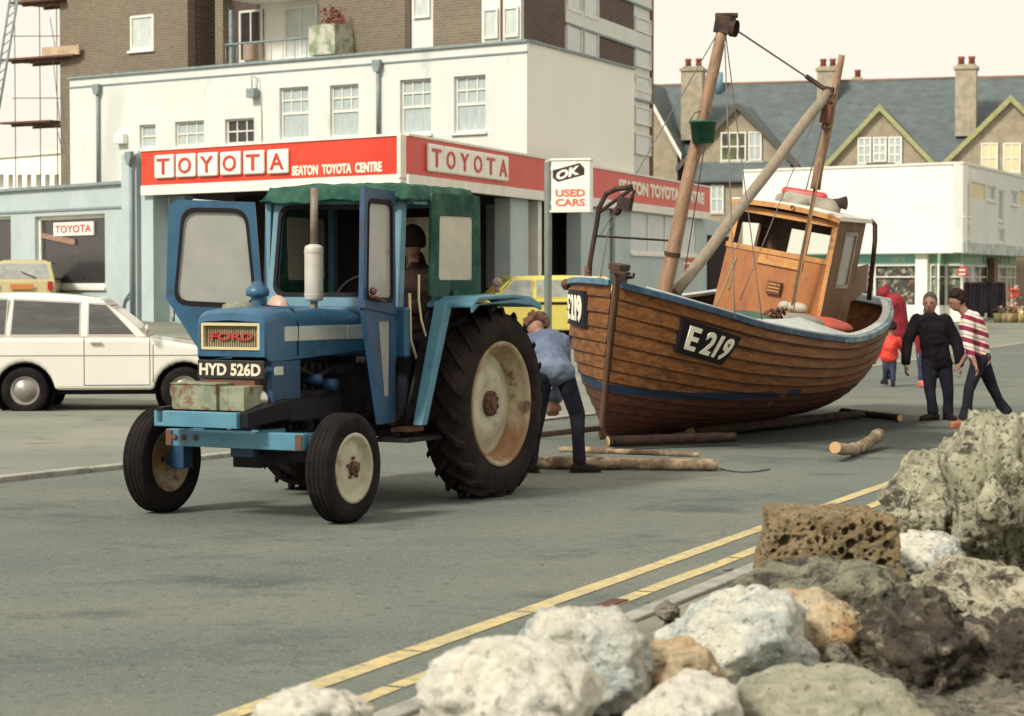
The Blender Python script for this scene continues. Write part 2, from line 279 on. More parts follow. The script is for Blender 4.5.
def stripes():
    m, n, p = nodes('striped_knit'); L = n.links; p.inputs['Roughness'].default_value = .9
    t = n.nodes.new('ShaderNodeTexCoord'); s = n.nodes.new('ShaderNodeSeparateXYZ'); L.new(t.outputs['Object'], s.inputs[0])
    a = n.nodes.new('ShaderNodeMath'); a.operation = 'MULTIPLY_ADD'; a.inputs[1].default_value = .30; L.new(s.outputs[0], a.inputs[0]); L.new(s.outputs[2], a.inputs[2])
    b = n.nodes.new('ShaderNodeMath'); b.operation = 'MULTIPLY'; b.inputs[1].default_value = 7.6; L.new(a.outputs[0], b.inputs[0])
    c = n.nodes.new('ShaderNodeMath'); c.operation = 'FRACT'; L.new(b.outputs[0], c.inputs[0])
    r = n.nodes.new('ShaderNodeValToRGB'); r.color_ramp.interpolation = 'CONSTANT'; e = r.color_ramp.elements
    e[0].position = 0; e[0].color = (.24, .02, .055, 1); e[1].position = .42; e[1].color = (.70, .64, .55, 1)
    x = r.color_ramp.elements.new(.62); x.color = (.42, .26, .25, 1); x = r.color_ramp.elements.new(.72); x.color = (.72, .66, .57, 1)
    L.new(c.outputs[0], r.inputs[0]); L.new(r.outputs[0], p.inputs['Base Color']); return m
M['stripes'] = stripes()
def rockmat(name, c, c2, c3, t3=(.52, .66), moss=None, pits=.5):
    m, n, p = nodes(name); L = n.links; p.inputs['Roughness'].default_value = .95; t = n.nodes.new('ShaderNodeTexCoord')
    def noi(sc, det=10, w=None):
        a = n.nodes.new('ShaderNodeTexNoise'); a.inputs['Scale'].default_value = sc; a.inputs['Detail'].default_value = det; a.inputs['Roughness'].default_value = .68; a.inputs['Distortion'].default_value = .6; L.new(t.outputs['Object'], a.inputs['Vector']); return a.outputs['Fac']
    def mix(f, a, b, lo, hi):
        r = n.nodes.new('ShaderNodeMapRange'); r.inputs[1].default_value = lo; r.inputs[2].default_value = hi; L.new(f, r.inputs[0]); x = n.nodes.new('ShaderNodeMix'); x.data_type = 'RGBA'; L.new(r.outputs[0], x.inputs[0])
        if isinstance(a, tuple): x.inputs[6].default_value = (*a, 1)
        else: L.new(a, x.inputs[6])
        x.inputs[7].default_value = (*b, 1); return x.outputs[2]
    col = mix(noi(3.5), c, c2, .42, .60); col = mix(noi(8), col, c3, *t3); col = mix(noi(30, 5), col, tuple(v * .45 for v in c3), .58, .66); col = mix(noi(17, 6), col, tuple(min(.8, v * 1.25) for v in c), .60, .68)
    L.new(col, p.inputs['Base Color'])
    v = n.nodes.new('ShaderNodeTexVoronoi'); v.inputs['Scale'].default_value = 26; L.new(t.outputs['Object'], v.inputs['Vector'])
    mr = n.nodes.new('ShaderNodeMapRange'); mr.inputs[1].default_value = 0; mr.inputs[2].default_value = .35; L.new(v.outputs['Distance'], mr.inputs[0])
    ad = n.nodes.new('ShaderNodeMath'); ad.operation = 'MULTIPLY_ADD'; ad.inputs[1].default_value = pits; L.new(mr.outputs[0], ad.inputs[0]); L.new(noi(14), ad.inputs[2])
    b = n.nodes.new('ShaderNodeBump'); b.inputs['Strength'].default_value = 1; b.inputs['Distance'].default_value = .045; L.new(ad.outputs[0], b.inputs['Height']); L.new(b.outputs[0], p.inputs['Normal']); return m
M['rk_white'] = rockmat('white_limestone', (.74, .72, .61), (.80, .785, .69), (.50, .53, .48), (.58, .72), pits=.2)
M['rk_blue'] = rockmat('blue_white_limestone', (.72, .70, .59), (.50, .56, .53), (.32, .38, .36), (.54, .68), pits=.25)
M['rk_holes'] = rockmat('pitted_ochre_rock', (.30, .225, .12), (.20, .155, .085), (.40, .34, .22), (.58, .68), pits=.9)
M['rk_orange'] = rockmat('orange_cream_rock', (.58, .50, .34), (.50, .30, .13), (.26, .25, .17), (.54, .66))
M['rk_moss'] = rockmat('mossy_grey_rock', (.48, .47, .34), (.28, .28, .18), (.085, .075, .055), (.52, .60), pits=.6)
M['rk_olive'] = rockmat('olive_slab_rock', (.27, .27, .19), (.15, .15, .10), (.05, .045, .038), (.48, .60))
M['rk_dark'] = rockmat('dark_weedy_rock', (.085, .070, .050), (.032, .024, .022), (.27, .24, .17), (.53, .63))
M['rk_lichen'] = rockmat('lichened_rock', (.56, .53, .39), (.34, .32, .22), (.075, .06, .045), (.51, .59))
M['concrete'] = rockmat('pale_concrete', (.44, .43, .32), (.34, .35, .26), (.27, .28, .2), (.56, .68), pits=.2)
for k_ in ('tyre', 'tyred', 'engine', 'dark', 'darkin', 'navy', 'denimd', 'denim', 'rubber', 'iron', 'tar', 'inhull', 'hullp', 'plateblack', 'brownj', 'hair_d', 'road', 'forecourt', 'pave', 'barkd', 'shoe_d', 'plys', 'tarp'):
    M[k_].node_tree.nodes['Principled BSDF'].inputs['Specular IOR Level'].default_value = .12
# ------------------------------------------------------------------ mesh builder
RM = {}
def wm(o):
    while o is not None and o not in RM: o = o.parent
    return RM.get(o, Matrix())
class MB:
    def __init__(s, Mx=None): s.v = []; s.f = []; s.m = []; s.M = Mx or Matrix(); s.sm = []
    def add(s, vs, fs, mi=0, sm=False):
        b = len(s.v); s.v += [s.M @ Vector(p) for p in vs]
        for f in fs: s.f.append([b + i for i in f]); s.m.append(mi); s.sm.append(sm)
        return s
    def box(s, x0, x1, y0, y1, z0, z1, mi=0):
        return s.add([(x0, y0, z0), (x1, y0, z0), (x1, y1, z0), (x0, y1, z0), (x0, y0, z1), (x1, y0, z1), (x1, y1, z1), (x0, y1, z1)],
                     [(0, 3, 2, 1), (4, 5, 6, 7), (0, 1, 5, 4), (1, 2, 6, 5), (2, 3, 7, 6), (3, 0, 4, 7)], mi)
    def hexa(s, p, mi=0):
        return s.add(p, [(0, 3, 2, 1), (4, 5, 6, 7), (0, 1, 5, 4), (1, 2, 6, 5), (2, 3, 7, 6), (3, 0, 4, 7)], mi)
    def prism(s, pts, a0, a1, ax='y', mi=0, fn=None):
        # pts in the plane across ax; a0,a1 along ax (numbers or function of point)
        n = len(pts)
        def mk(p, a):
            a = a(p) if callable(a) else a
            return {'y': (p[0], a, p[1]), 'z': (p[0], p[1], a), 'x': (a, p[0], p[1])}[ax]
        vs = [mk(p, a0) for p in pts] + [mk(p, a1) for p in pts]
        return s.add(vs, [list(range(n))[::-1], [n + i for i in range(n)]] + [(i, (i + 1) % n, n + (i + 1) % n, n + i) for i in range(n)], mi)
    def tube(s, pts, r, n=8, mi=0, caps=True, sm=True):
        pts = [Vector(p) for p in pts]; rr = r if isinstance(r, (list, tuple)) else [r] * len(pts)
        vs = []; up = None
        for i, p in enumerate(pts):
            d = (pts[min(i + 1, len(pts) - 1)] - pts[max(i - 1, 0)]).normalized()
            if up is None: up = Vector((0, 0, 1)) if abs(d.z) < .9 else Vector((1, 0, 0))
            a = d.cross(up).normalized(); b = a.cross(d).normalized(); up = b
            for k in range(n):
                t = 2 * math.pi * k / n; vs.append(p + (a * math.cos(t) + b * math.sin(t)) * rr[i])
        fs = [(i * n + k, i * n + (k + 1) % n, (i + 1) * n + (k + 1) % n, (i + 1) * n + k) for i in range(len(pts) - 1) for k in range(n)]
        s.add(vs, fs, mi, sm)
        if caps: s.add([vs[k] for k in range(n)][::-1], [list(range(n))], mi); s.add([vs[-n + k] for k in range(n)], [list(range(n))], mi)
        return s
    def lathe(s, prof, c=(0, 0, 0), ax='y', n=32, mi=0, sm=True):
        # prof: (radius, along)
        vs = []
        for r, h in prof:
            for k in range(n):
                t = 2 * math.pi * k / n; a, b = r * math.cos(t), r * math.sin(t)
                q = {'y': (a, h, b), 'z': (a, b, h), 'x': (h, a, b)}[ax]
                vs.append((q[0] + c[0], q[1] + c[1], q[2] + c[2]))
        fs = [(i * n + k, i * n + (k + 1) % n, (i + 1) * n + (k + 1) % n, (i + 1) * n + k) for i in range(len(prof) - 1) for k in range(n)]
        return s.add(vs, fs, mi, sm)
    def ball(s, c, r, n=12, mi=0, rot=None):
        r = r if isinstance(r, (tuple, list)) else (r, r, r); vs = []; c = Vector(c)
        m = n // 2
        for i in range(m + 1):
            ph = math.pi * i / m
            for k in range(n):
                t = 2 * math.pi * k / n; q = Vector((r[0] * math.sin(ph) * math.cos(t), r[1] * math.sin(ph) * math.sin(t), r[2] * math.cos(ph)))
                if rot: q = rot @ q
                vs.append(c + q)
        fs = [(i * n + k, (i + 1) * n + k, (i + 1) * n + (k + 1) % n, i * n + (k + 1) % n) for i in range(m) for k in range(n)]
        return s.add(vs, fs, mi, True)
    def caps(s, p0, p1, r0, r1, n=12, mi=0):
        p0, p1 = Vector(p0), Vector(p1); d = p1 - p0; L = max(d.length, 1e-5); d.normalize()
        u = Vector((0, 0, 1)) if abs(d.z) < .9 else Vector((1, 0, 0)); a = d.cross(u).normalized(); b = a.cross(d)
        vs = []; rings = [(-math.cos(t) * r0, math.sin(t) * r0) for t in [0, .5, 1.05, 1.57]] + [(L + math.sin(t) * r1, math.cos(t) * r1) for t in [0, .5, 1.05, 1.57]]
        for h, r in rings:
            for k in range(n):
                t = 2 * math.pi * k / n; vs.append(p0 + d * h + (a * math.cos(t) + b * math.sin(t)) * max(r, 1e-4))
        fs = [(i * n + k, i * n + (k + 1) % n, (i + 1) * n + (k + 1) % n, (i + 1) * n + k) for i in range(len(rings) - 1) for k in range(n)]
        return s.add(vs, fs, mi, True)
    def quad(s, a, b, c, d, mi=0): return s.add([a, b, c, d], [(0, 1, 2, 3)], mi)
    def build(s, name, mats, parent=None, bevel=0, world=False, fix=True, remesh=0, smit=4, seg=2, shade=None):
        me = bpy.data.meshes.new(name)
        vs = s.v
        if world and parent is not None:
            inv = wm(parent).inverted(); vs = [inv @ p for p in vs]
        me.from_pydata([tuple(p) for p in vs], [], s.f); mats = mats if isinstance(mats, (list, tuple)) else [mats]
        for x in mats: me.materials.append(M[x] if isinstance(x, str) else x)
        me.polygons.foreach_set('material_index', s.m); me.polygons.foreach_set('use_smooth', s.sm)
        if fix:
            bm = bmesh.new(); bm.from_mesh(me); bmesh.ops.remove_doubles(bm, verts=bm.verts, dist=1e-5); bmesh.ops.recalc_face_normals(bm, faces=bm.faces); bm.to_mesh(me); bm.free()
        o = bpy.data.objects.new(name, me); COL.objects.link(o)
        if parent is not None: o.parent = parent
        if bevel:
            b = o.modifiers.new('b', 'BEVEL'); b.width = bevel; b.segments = seg; b.limit_method = 'ANGLE'; b.angle_limit = R(35)
        if remesh:
            r = o.modifiers.new('r', 'REMESH'); r.mode = 'VOXEL'; r.voxel_size = remesh; r.use_smooth_shade = True
            if smit: q = o.modifiers.new('s', 'SMOOTH'); q.iterations = smit; q.factor = .5
        if bevel or remesh:
            dg = bpy.context.evaluated_depsgraph_get(); me2 = bpy.data.meshes.new_from_object(o.evaluated_get(dg)); o.modifiers.clear(); o.data = me2; bpy.data.meshes.remove(me)
            me2.name = name
        return o
def thing(name, label, cat, loc=(0, 0, 0), rz=0, group=None, rot=None):
    o = bpy.data.objects.new(name, None); COL.objects.link(o); o.empty_display_size = .2
    o.location = loc
    o.rotation_euler = rot if rot else (0, 0, rz)
    RM[o] = Matrix.LocRotScale(Vector(loc), o.rotation_euler.to_quaternion(), None)
    o['label'] = label; o['category'] = cat
    if group: o['group'] = group
    return o
def tag(o, label, cat, group=None):
    o['label'] = label; o['category'] = cat
    if group: o['group'] = group
    return o
def struct(o): o['kind'] = 'structure'; return o
def recenter(o):
    # put the origin of a one-mesh thing at its base
    b = [Vector(v.co) for v in o.data.vertices]
    c = Vector(((min(p.x for p in b) + max(p.x for p in b)) / 2, (min(p.y for p in b) + max(p.y for p in b)) / 2, min(p.z for p in b)))
    for v in o.data.vertices: v.co -= c
    o.location = o.location + c; return o
def text(body, w, h, Mx, m, parent, name='lettering', depth=.006, bold=.02, world=False, warp=None, shear=0):
    cu = bpy.data.curves.new('t', 'FONT'); cu.body = body; cu.offset = bold; cu.extrude = .02; cu.shear = shear; cu.resolution_u = 3
    o = bpy.data.objects.new('t', cu); COL.objects.link(o)
    dg = bpy.context.evaluated_depsgraph_get(); me = bpy.data.meshes.new_from_object(o.evaluated_get(dg)); bpy.data.objects.remove(o); bpy.data.curves.remove(cu)
    xs = [v.co.x for v in me.vertices]; ys = [v.co.y for v in me.vertices]
    x0, x1, y0, y1 = min(xs), max(xs), min(ys), max(ys)
    inv = wm(parent).inverted() if world else Matrix()
    for v in me.vertices:
        p = Vector(((v.co.x - x0) / (x1 - x0) * w, (v.co.y - y0) / (y1 - y0) * h, depth if v.co.z > 0 else 0))
        v.co = inv @ (warp(p) if warp else Mx @ p)
    me.materials.clear(); me.materials.append(M[m]); me.name = name
    q = bpy.data.objects.new(name, me); COL.objects.link(q); q.parent = parent; return q
def M4(o, x, y, z):
    return Matrix(((x[0], y[0], z[0], o[0]), (x[1], y[1], z[1], o[1]), (x[2], y[2], z[2], o[2]), (0, 0, 0, 1)))
class Facade:
    """vertical plane from A to B; local coordinates (u along, v up, n outwards to the viewer)"""
    def __init__(s, A, B):
        s.A = Vector((A[0], A[1], 0)); B = Vector((B[0], B[1], 0)); s.L = (B - s.A).length; s.u = (B - s.A).normalized(); s.n = s.u.cross(Vector((0, 0, 1)))
        s.M = M4(s.A, s.u, (0, 0, 1), s.n)
    def uv(s, px, py, n=0):
        d = ray(px, py); t = ((s.A + s.n * n - CAM).dot(s.n)) / d.dot(s.n); p = CAM + d * t - s.A
        return p.dot(s.u), p.z
    def rect(s, x0, y0, x1, y1, n=0):
        ym = (y0 + y1) / 2; xm = (x0 + x1) / 2
        return s.uv(x0, ym, n)[0], s.uv(x1, ym, n)[0], s.uv(xm, y1, n)[1], s.uv(xm, y0, n)[1]
def wall_open(mb, u0, u1, v0, v1, ops, n0=-.25, n1=0, mi=0):
    us = sorted(set([u0, u1] + [x for o in ops for x in o[:2] if u0 < x < u1])); vs = sorted(set([v0, v1] + [x for o in ops for x in o[2:4] if v0 < x < v1]))
    for i in range(len(vs) - 1):
        run = None
        for j in range(len(us)):
            solid = j < len(us) - 1 and not any(o[0] - 1e-6 <= us[j] and us[j + 1] <= o[1] + 1e-6 and o[2] - 1e-6 <= vs[i] and vs[i + 1] <= o[3] + 1e-6 for o in ops)
            if solid and run is None: run = us[j]
            if not solid and run is not None: mb.box(run, us[j], vs[i], vs[i + 1], n0, n1, mi); run = None
def window(fa, rc, parent, pane='curtain', frame='white', cols=2, rows=2, inset=.12, fw=.05, bar=.022, sill=True, name='window', sash=False):
    u0, u1, v0, v1 = rc; mb = MB(fa.M); a, b = -inset, -inset + .05
    mb.box(u0, u0 + fw, v0, v1, a, b); mb.box(u1 - fw, u1, v0, v1, a, b); mb.box(u0 + fw, u1 - fw, v0, v0 + fw, a, b); mb.box(u0 + fw, u1 - fw, v1 - fw, v1, a, b)
    for i in range(1, cols): x = u0 + (u1 - u0) * i / cols; mb.box(x - bar, x + bar, (v0 + v1) / 2 if sash else v0 + fw, v1 - fw, a, b - .012)
    for j in range(1, rows):
        if sash and j < rows / 2: continue
        y = v0 + (v1 - v0) * j / rows; h = bar * (1.7 if sash and j * 2 == rows else 1); mb.box(u0 + fw, u1 - fw, y - h, y + h, a, b - .006)
    if sill: mb.box(u0 - .06, u1 + .06, v0 - .07, v0 - .003, -inset, .07)
    w = mb.build(name, frame, parent, world=True)
    p = MB(fa.M); p.box(u0 + .01, u1 - .01, v0 + .01, v1 - .01, -inset - .05, -inset + .012); p.build('pane', pane, w, world=True); return w
# ------------------------------------------------------------------ ground
K0, K1 = gnd(0, 483, .0), gnd(250, 455, .0); KD = (K1 - K0).normalized(); KN = Vector((-KD.y, KD.x, 0))   # left kerb line
YD = (gnd(885, 485) - gnd(230, 716)).normalized(); YR = Vector((YD.y, -YD.x, 0)); Y0 = gnd(230, 716)
def kd(x, y): return (x - K0.x) * KN.x + (y - K0.y) * KN.y
def gz(x, y):
    d = kd(x, y)
    if d < 0: return 0.0
    z = .085 + .05 * max(0, d - 5.5) * smooth(5.5, 8, d)
    r = x - (-2.16 + (y - 44) * .345)
    k = 1 - smooth(2.5, 9, r)
    k *= 1 - smooth(62, 84, y)
    return .02 + (z - .02) * k if y > 30 or r > 2.5 else z
kpath = [K0 - KD * 16, K0, K1, Vector((2.3, 29.8, 0)), Vector((4.2, 34.5, 0)), gnd(868, 368), gnd(1024, 344), gnd(1200, 326)]
# base ground sheet to the horizon
g = MB(); g.box(-1500, 1500, -200, 2500, -1.0, -.06); struct(g.build('ground', 'asphalt'))
# road sheet
rr = MB(); E2 = Y0 + YR * .92 - YD * 14
road_pts = [E2, E2 + YD * 95] + [p for p in reversed(kpath)]
poly = [(p.x, p.y) for p in road_pts]
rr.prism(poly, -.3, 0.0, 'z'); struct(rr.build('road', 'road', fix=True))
# forecourt height sheet, edge follows the kerb path
def edge_x(y):
    for a, b in zip(kpath, kpath[1:]):
        if a.y <= y <= b.y: return a.x + (b.x - a.x) * (y - a.y) / (b.y - a.y)
    return kpath[-1].x if y > kpath[-1].y else kpath[0].x
fc = MB(); ys = [kpath[0].y + i * (105 - kpath[0].y) / 130 for i in range(131)]; NX = 34
vs = []
for y in ys:
    ex = edge_x(y) - .06
    for i in range(NX): 
        x = ex - (1 - i / (NX - 1)) ** 1.6 * (45 + ex) ; vs.append((x, y, gz(x, y) + .003))
fc.add(vs, [(r * NX + i, r * NX + i + 1, (r + 1) * NX + i + 1, (r + 1) * NX + i) for r in range(len(ys) - 1) for i in range(NX - 1)], 0, True)
struct(fc.build('forecourt', 'forecourt', fix=False))
# left kerb: stones along the path
kb = MB(); rnd = random.Random(3)
for a, b in zip(kpath, kpath[1:]):
    L = (b - a).length; d = (b - a).normalized(); nn = Vector((-d.y, d.x, 0)); k = max(1, int(L / .9))
    for i in range(k):
        p = a + d * (L * i / k + .006); q = a + d * (L * (i + 1) / k - .006); w = .14; j = rnd.uniform(-.004, .004)
        h = gz(p.x + nn.x * .2, p.y + nn.y * .2) + .006 + j
        kb.hexa([(p.x, p.y, -.1), (q.x, q.y, -.1), (q.x + nn.x * w, q.y + nn.y * w, -.1), (p.x + nn.x * w, p.y + nn.y * w, -.1),
                 (p.x, p.y, h), (q.x, q.y, h), (q.x + nn.x * w, q.y + nn.y * w, h), (p.x + nn.x * w, p.y + nn.y * w, h)])
struct(kb.build('kerb', 'kerb', bevel=.012))
# yellow double lines
def strip(name, p0, d, side, o0, o1, s0, s1, z, m, seg=1.7, gap=.0, wob=.012, seed=1):
    mb = MB(); r = random.Random(seed); s = s0
    while s < s1:
        e = min(s + seg * r.uniform(.7, 1.3), s1); n = 6
        for i in range(n):
            a, b = s + (e - s) * i / n, s + (e - s) * (i + 1) / n
            f = lambda t, o: p0 + d * t + side * (o + wob * noise.noise(Vector((t * 1.1, o * 9, seed))))
            q = [f(a, o0), f(b, o0), f(b, o1), f(a, o1)]
            mb.quad(*[(p.x, p.y, z) for p in q])
        s = e + gap
    return struct(mb.build(name, m))
strip('yellow_line', Y0, YD, YR, -.055, .055, -4, 60, .004, 'yellow', gap=.02, seed=2)
strip('yellow_line', Y0, YD, YR, .27, .37, -4, 60, .004, 'yellow', gap=.03, seed=7)
# right kerb and pavement
kb = MB()
for i in range(80):
    a = -7 + i * .92
    def q(s, o, z): p = Y0 + YD * s + YR * o; return (p.x, p.y, z)
    h = .055 + rnd.uniform(-.003, .003)
    kb.hexa([q(a, .60, -.1), q(a + .91, .60, -.1), q(a + .91, .72, -.1), q(a, .72, -.1), q(a, .60, h), q(a + .91, .60, h), q(a + .91, .72, h), q(a, .72, h)])
struct(kb.build('kerb', 'kerb', bevel=.012))
pv = MB()
pv.hexa([q(-14, .75, -.2), q(90, .75, -.2), q(90, 14, -.2), q(-14, 14, -.2), q(-14, .75, .045), q(90, .75, .045), q(90, 14, .045), q(-14, 14, .045)])
struct(pv.build('pavement', 'pave'))
mb = MB(); mb.hexa([q(-14, .72, -.15), q(80, .72, -.15), q(80, .75, -.15), q(-14, .75, -.15), q(-14, .72, .01), q(80, .72, .01), q(80, .75, .01), q(-14, .75, .01)])
struct(mb.build('kerb_gutter', 'kerbd'))
# white give-way mark on the forecourt by the garage
mb = MB(); A, B = at(165, 329, 44), at(300, 333, 42)
for i in range(4):
    a = A.lerp(B, i / 4); b = A.lerp(B, (i + 1) / 4); q4 = [(a.x, a.y - .12), (b.x, b.y - .12), (b.x, b.y + .12), (a.x, a.y + .12)]
    mb.quad(*[(x, y, gz(x, y) + .011) for x, y in q4])
struct(mb.build('road_marking', 'whitepaint'))
# ------------------------------------------------------------------ buildings
# --- garage: canopy fascias, two-storey white wing, low wing on the left
CF = Facade((-8.24, 49.5), (-2.16, 44.0)); CS = Facade((-2.16, 44.0), (6.1, 69.0))        # canopy front and side
WF = Facade((-12.75, 63.5), (.365, 53.5)); WS = Facade((.365, 53.5), (3.36, 60.65))              # white wing
garage = thing('garage', 'pale blue and white car garage with a red fascia canopy behind the tractor', 'building', (-2, 50, .3))
zt, zm, zb = CF.uv(404.5, 135.7)[1], CF.uv(404.5, 175)[1], CF.uv(404.5, 185)[1]
cz = [(-8.24, 49.5), (-2.16, 44.0), (6.1, 69.0), (1.5, 70.5), (-3.2, 56.0), (-7, 54)]
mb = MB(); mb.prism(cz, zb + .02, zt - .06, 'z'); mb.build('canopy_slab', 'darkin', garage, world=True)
for fa in (CF, CS):
    mb = MB(fa.M); mb.box(-.02, fa.L + .02, zm + .02, zt, .0, .09); mb.build('fascia_board', 'red', garage, world=True, bevel=.01)
    mb = MB(fa.M); mb.box(-.02, fa.L + .02, zb, zm + .02, -.05, .11); mb.box(-.03, fa.L + .03, zt, zt + .05, -.1, .12); mb.build('fascia_trim', 'white', garage, world=True)
mb = MB(CF.M); mb.box(CF.L - .03, CF.L + .07, zm - .05, zt + .01, .0, .16); mb.build('corner_trim', 'white', garage, world=True)
def onf(fa, n=.1): return M4(fa.M @ Vector((0, 0, n)), fa.u, (0, 0, 1), fa.n)
def wall_text(fa, body, rc, m, parent, n=.1, depth=.02, bold=.02, name='lettering', shear=0):
    u0, u1, v0, v1 = rc; Mx = fa.M @ Matrix.Translation((u0, v0, n)); return text(body, u1 - u0, v1 - v0, Mx, m, parent, name, depth, bold, True, shear=shear)
# lit letter blocks on the front fascia
tops = [(533, 528, 598, 608), (606, 524, 672, 604), (680, 520, 747, 601), (757, 517, 826, 597), (836, 513, 906, 594), (917, 509, 988, 592)]
for (x0, y0, x1, y1), ch in zip(tops, 'TOYOTA'):
    u0, u1, v0, v1 = CF.rect(x0 / 3.41, y0 / 3.41, x1 / 3.41, y1 / 3.41, .1)
    b = MB(CF.M); b.box(u0, u1, v0, v1, .09, .17); b = b.build('letter_block', 'whiteplastic', garage, world=True, bevel=.035, seg=3)
    du, dv = (u1 - u0), (v1 - v0); wall_text(CF, ch, (u0 + .17 * du, u1 - .17 * du, v0 + .16 * dv, v1 - .16 * dv), 'redl', b, .172, .015, .015)
wall_text(CF, 'SEATON  TOYOTA  CENTRE', (CF.uv(295.5, 171)[0], CF.uv(385.5, 171)[0], CF.uv(340, 174)[1], CF.uv(340, 163.8)[1]), 'letterw', garage, .092, .012, .045)
u0, u1 = CS.uv(421.5, 163)[0], CS.uv(502, 163)[0]; zc = CS.uv(467, 164)[1]; h = (CS.uv(467, 151)[1] - CS.uv(467, 177.5)[1]) / 2
for i, ch in enumerate('TOYOTA'):
    a, b_ = u0 + (u1 - u0) * i / 6 + .01, u0 + (u1 - u0) * (i + 1) / 6 - .01
    b = MB(CS.M); b.box(a, b_, zc - h, zc + h, .09, .17); b = b.build('letter_block', 'whiteplastic', garage, world=True, bevel=.04, seg=3)
    wall_text(CS, ch, (a + .18 * (b_ - a), b_ - .18 * (b_ - a), zc - h * .66, zc + h * .66), 'redl', b, .172, .015, .015)
wall_text(CS, 'SEATON TOYOTA CENTRE', (CS.uv(615, 193)[0], CS.uv(701, 193)[0], CS.uv(660, 199)[1], CS.uv(660, 186)[1]), 'letterw', garage, .092, .012, .055)
# recess below the canopy: dark walls and blue piers
RFn = -3.2
gzl = lambda fa, u, n: gz(*(fa.M @ Vector((u, 0, n))).xy)
ops = [CF.rect(163, 207, 171.5, 287, -.4), CF.rect(238, 222, 257, 283, -.4)]
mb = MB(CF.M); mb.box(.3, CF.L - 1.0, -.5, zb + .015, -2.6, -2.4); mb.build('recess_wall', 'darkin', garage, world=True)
# left pier and short wall with tall window
mb = MB(CF.M); u0 = CF.uv(141, 250)[0]; u1 = CF.uv(153, 250)[0]; u2 = CF.uv(158, 250, -.4)[0]; u3 = CF.uv(180, 250, -.4)[0]
mb.box(u0, u1, -.5, zb, -.45, -.01); mb.build('pier', 'wall_b', garage, world=True)
o1 = CF.rect(160, 207, 171.5, 288, -.4)
mb = MB(CF.M); wall_open(mb, u1, u3 + .1, -.5, zb, [o1], -.7, -.452); mb.build('wall', 'wall_b2', garage, world=True)
m2 = Facade((CF.M @ Vector((0, 0, -.452))).xy, (CF.M @ Vector((1, 0, -.452))).xy); window(m2, o1, garage, 'glassdark', 'white', 1, 1, .1, .06, sill=True)
# side face below the canopy (faces the road): piers and the window bay
def sr(x0, x1, n=-.3): return CS.uv(x0, 260, n)[0], CS.uv(x1, 260, n)[0]
for x0, x1, mm in ((503, 521, 'wall_b'), (531, 534.5, 'white')):
    a, b = sr(x0, x1); mb = MB(CS.M); mb.box(a, b, -.5, zb, -.5, -.12); mb.build('pier', mm, garage, world=True)
mb = MB(CS.M); a, b = sr(523, 527); mb.tube([((a + b) / 2, -.3, -.3), ((a + b) / 2, zb, -.3)], .05); mb.build('drainpipe', 'lead', garage, world=True)
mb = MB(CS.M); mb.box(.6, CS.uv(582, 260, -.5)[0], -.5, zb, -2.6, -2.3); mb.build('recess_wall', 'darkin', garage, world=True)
mb = MB(CS.M); a, b = sr(611, 615, -.05); mb.tube([((a + b) / 2, -.3, -.05), ((a + b) / 2, zb, -.05)], .06); mb.build('drainpipe', 'lead', garage, world=True)
wn = CS.rect(631, 214, 697.5, 254.5, -.12); dr = CS.rect(706, 235, 731, 279, -.12)
Ue = CS.uv(735, 250, -.12)[0]; mb = MB(CS.M); wall_open(mb, CS.uv(581, 260, -.12)[0], Ue, -.5, zb, [wn], -.5, -.12); mb.build('wall', 'wall_b', garage, world=True)
CS2 = Facade((CS.M @ Vector((0, 0, -.12))).xy, (CS.M @ Vector((1, 0, -.12))).xy); window(CS2, wn, garage, 'curtain', 'white', 4, 1, .06, .07, .05)
mb = MB(CS2.M); mb.box(CS2.uv(707, 255)[0], CS2.uv(731, 255)[0], -.3, CS2.uv(718, 236)[1], .003, .05); mb.build('door', 'dark', garage, world=True)
rc = CS2.rect(683, 255.5, 697.5, 270.5); mb = MB(CS2.M); mb.box(*rc, .003, .03); b = mb.build('notice_board', 'whiteplastic', garage, world=True)
mb = MB(CS2.M); u0, u1, v0, v1 = rc
mb.box(u0 + .05, u1 - .05, v0 + .05, v0 + (v1 - v0) * .40, .03, .04); mb.box(u0 + .05, u1 - .05, v0 + (v1 - v0) * .55, v1 - .05, .03, .04); mb.build('red_panel', 'redl', b, world=True)
# white two storey wing
wt = WF.uv(524, 42)[1]
ws = [(139.5, 124.5, 155.5, 148, 1, 2, 'curtain'), (175, 121, 204, 146, 3, 2, 'curtain'), (225, 118.5, 254, 143.5, 3, 2, 'glassdark'),
      (279.5, 87, 308.5, 139, 3, 4, 'curtain'), (330, 84.5, 358.5, 137, 3, 4, 'curtain'), (400, 79, 431, 134, 3, 4, 'curtain'), (454, 75.5, 485.5, 132, 3, 4, 'curtain')]
rcs = [WF.rect(*w[:4]) for w in ws]
mb = MB(WF.M); wall_open(mb, WF.uv(70, 130)[0], WF.L - .5, zb + .03, wt, rcs, -.35, 0); mb.box(WF.L - .5, WF.L, zb + .03, wt, -.03, 0); mb.build('upper_wall', 'wall_w', garage, world=True)
for w, rc in zip(ws, rcs): window(WF, rc, garage, w[6], 'white', w[4], w[5], .14, .05, .018, sash=w[5] == 4)
mb = MB(WS.M); mb.box(.7, WS.L, zb + .03, wt, -.5, -.001); mb.box(.004, .7, zb + .03, wt, -.02, -.001); mb.build('end_wall', 'wall_c', garage, world=True)
mb = MB(WF.M); mb.box(WF.uv(70, 90)[0] - .05, WF.L + .03, wt, wt + .06, -.4, .07); mb.box(WF.uv(70, 90)[0] - .03, WF.L + .02, wt - .26, wt - .22, .0, .03)
mb.M = WS.M; mb.box(.1, WS.L, wt + .003, wt + .063, -.4, .06); mb.build('coping', 'lead', garage, world=True)
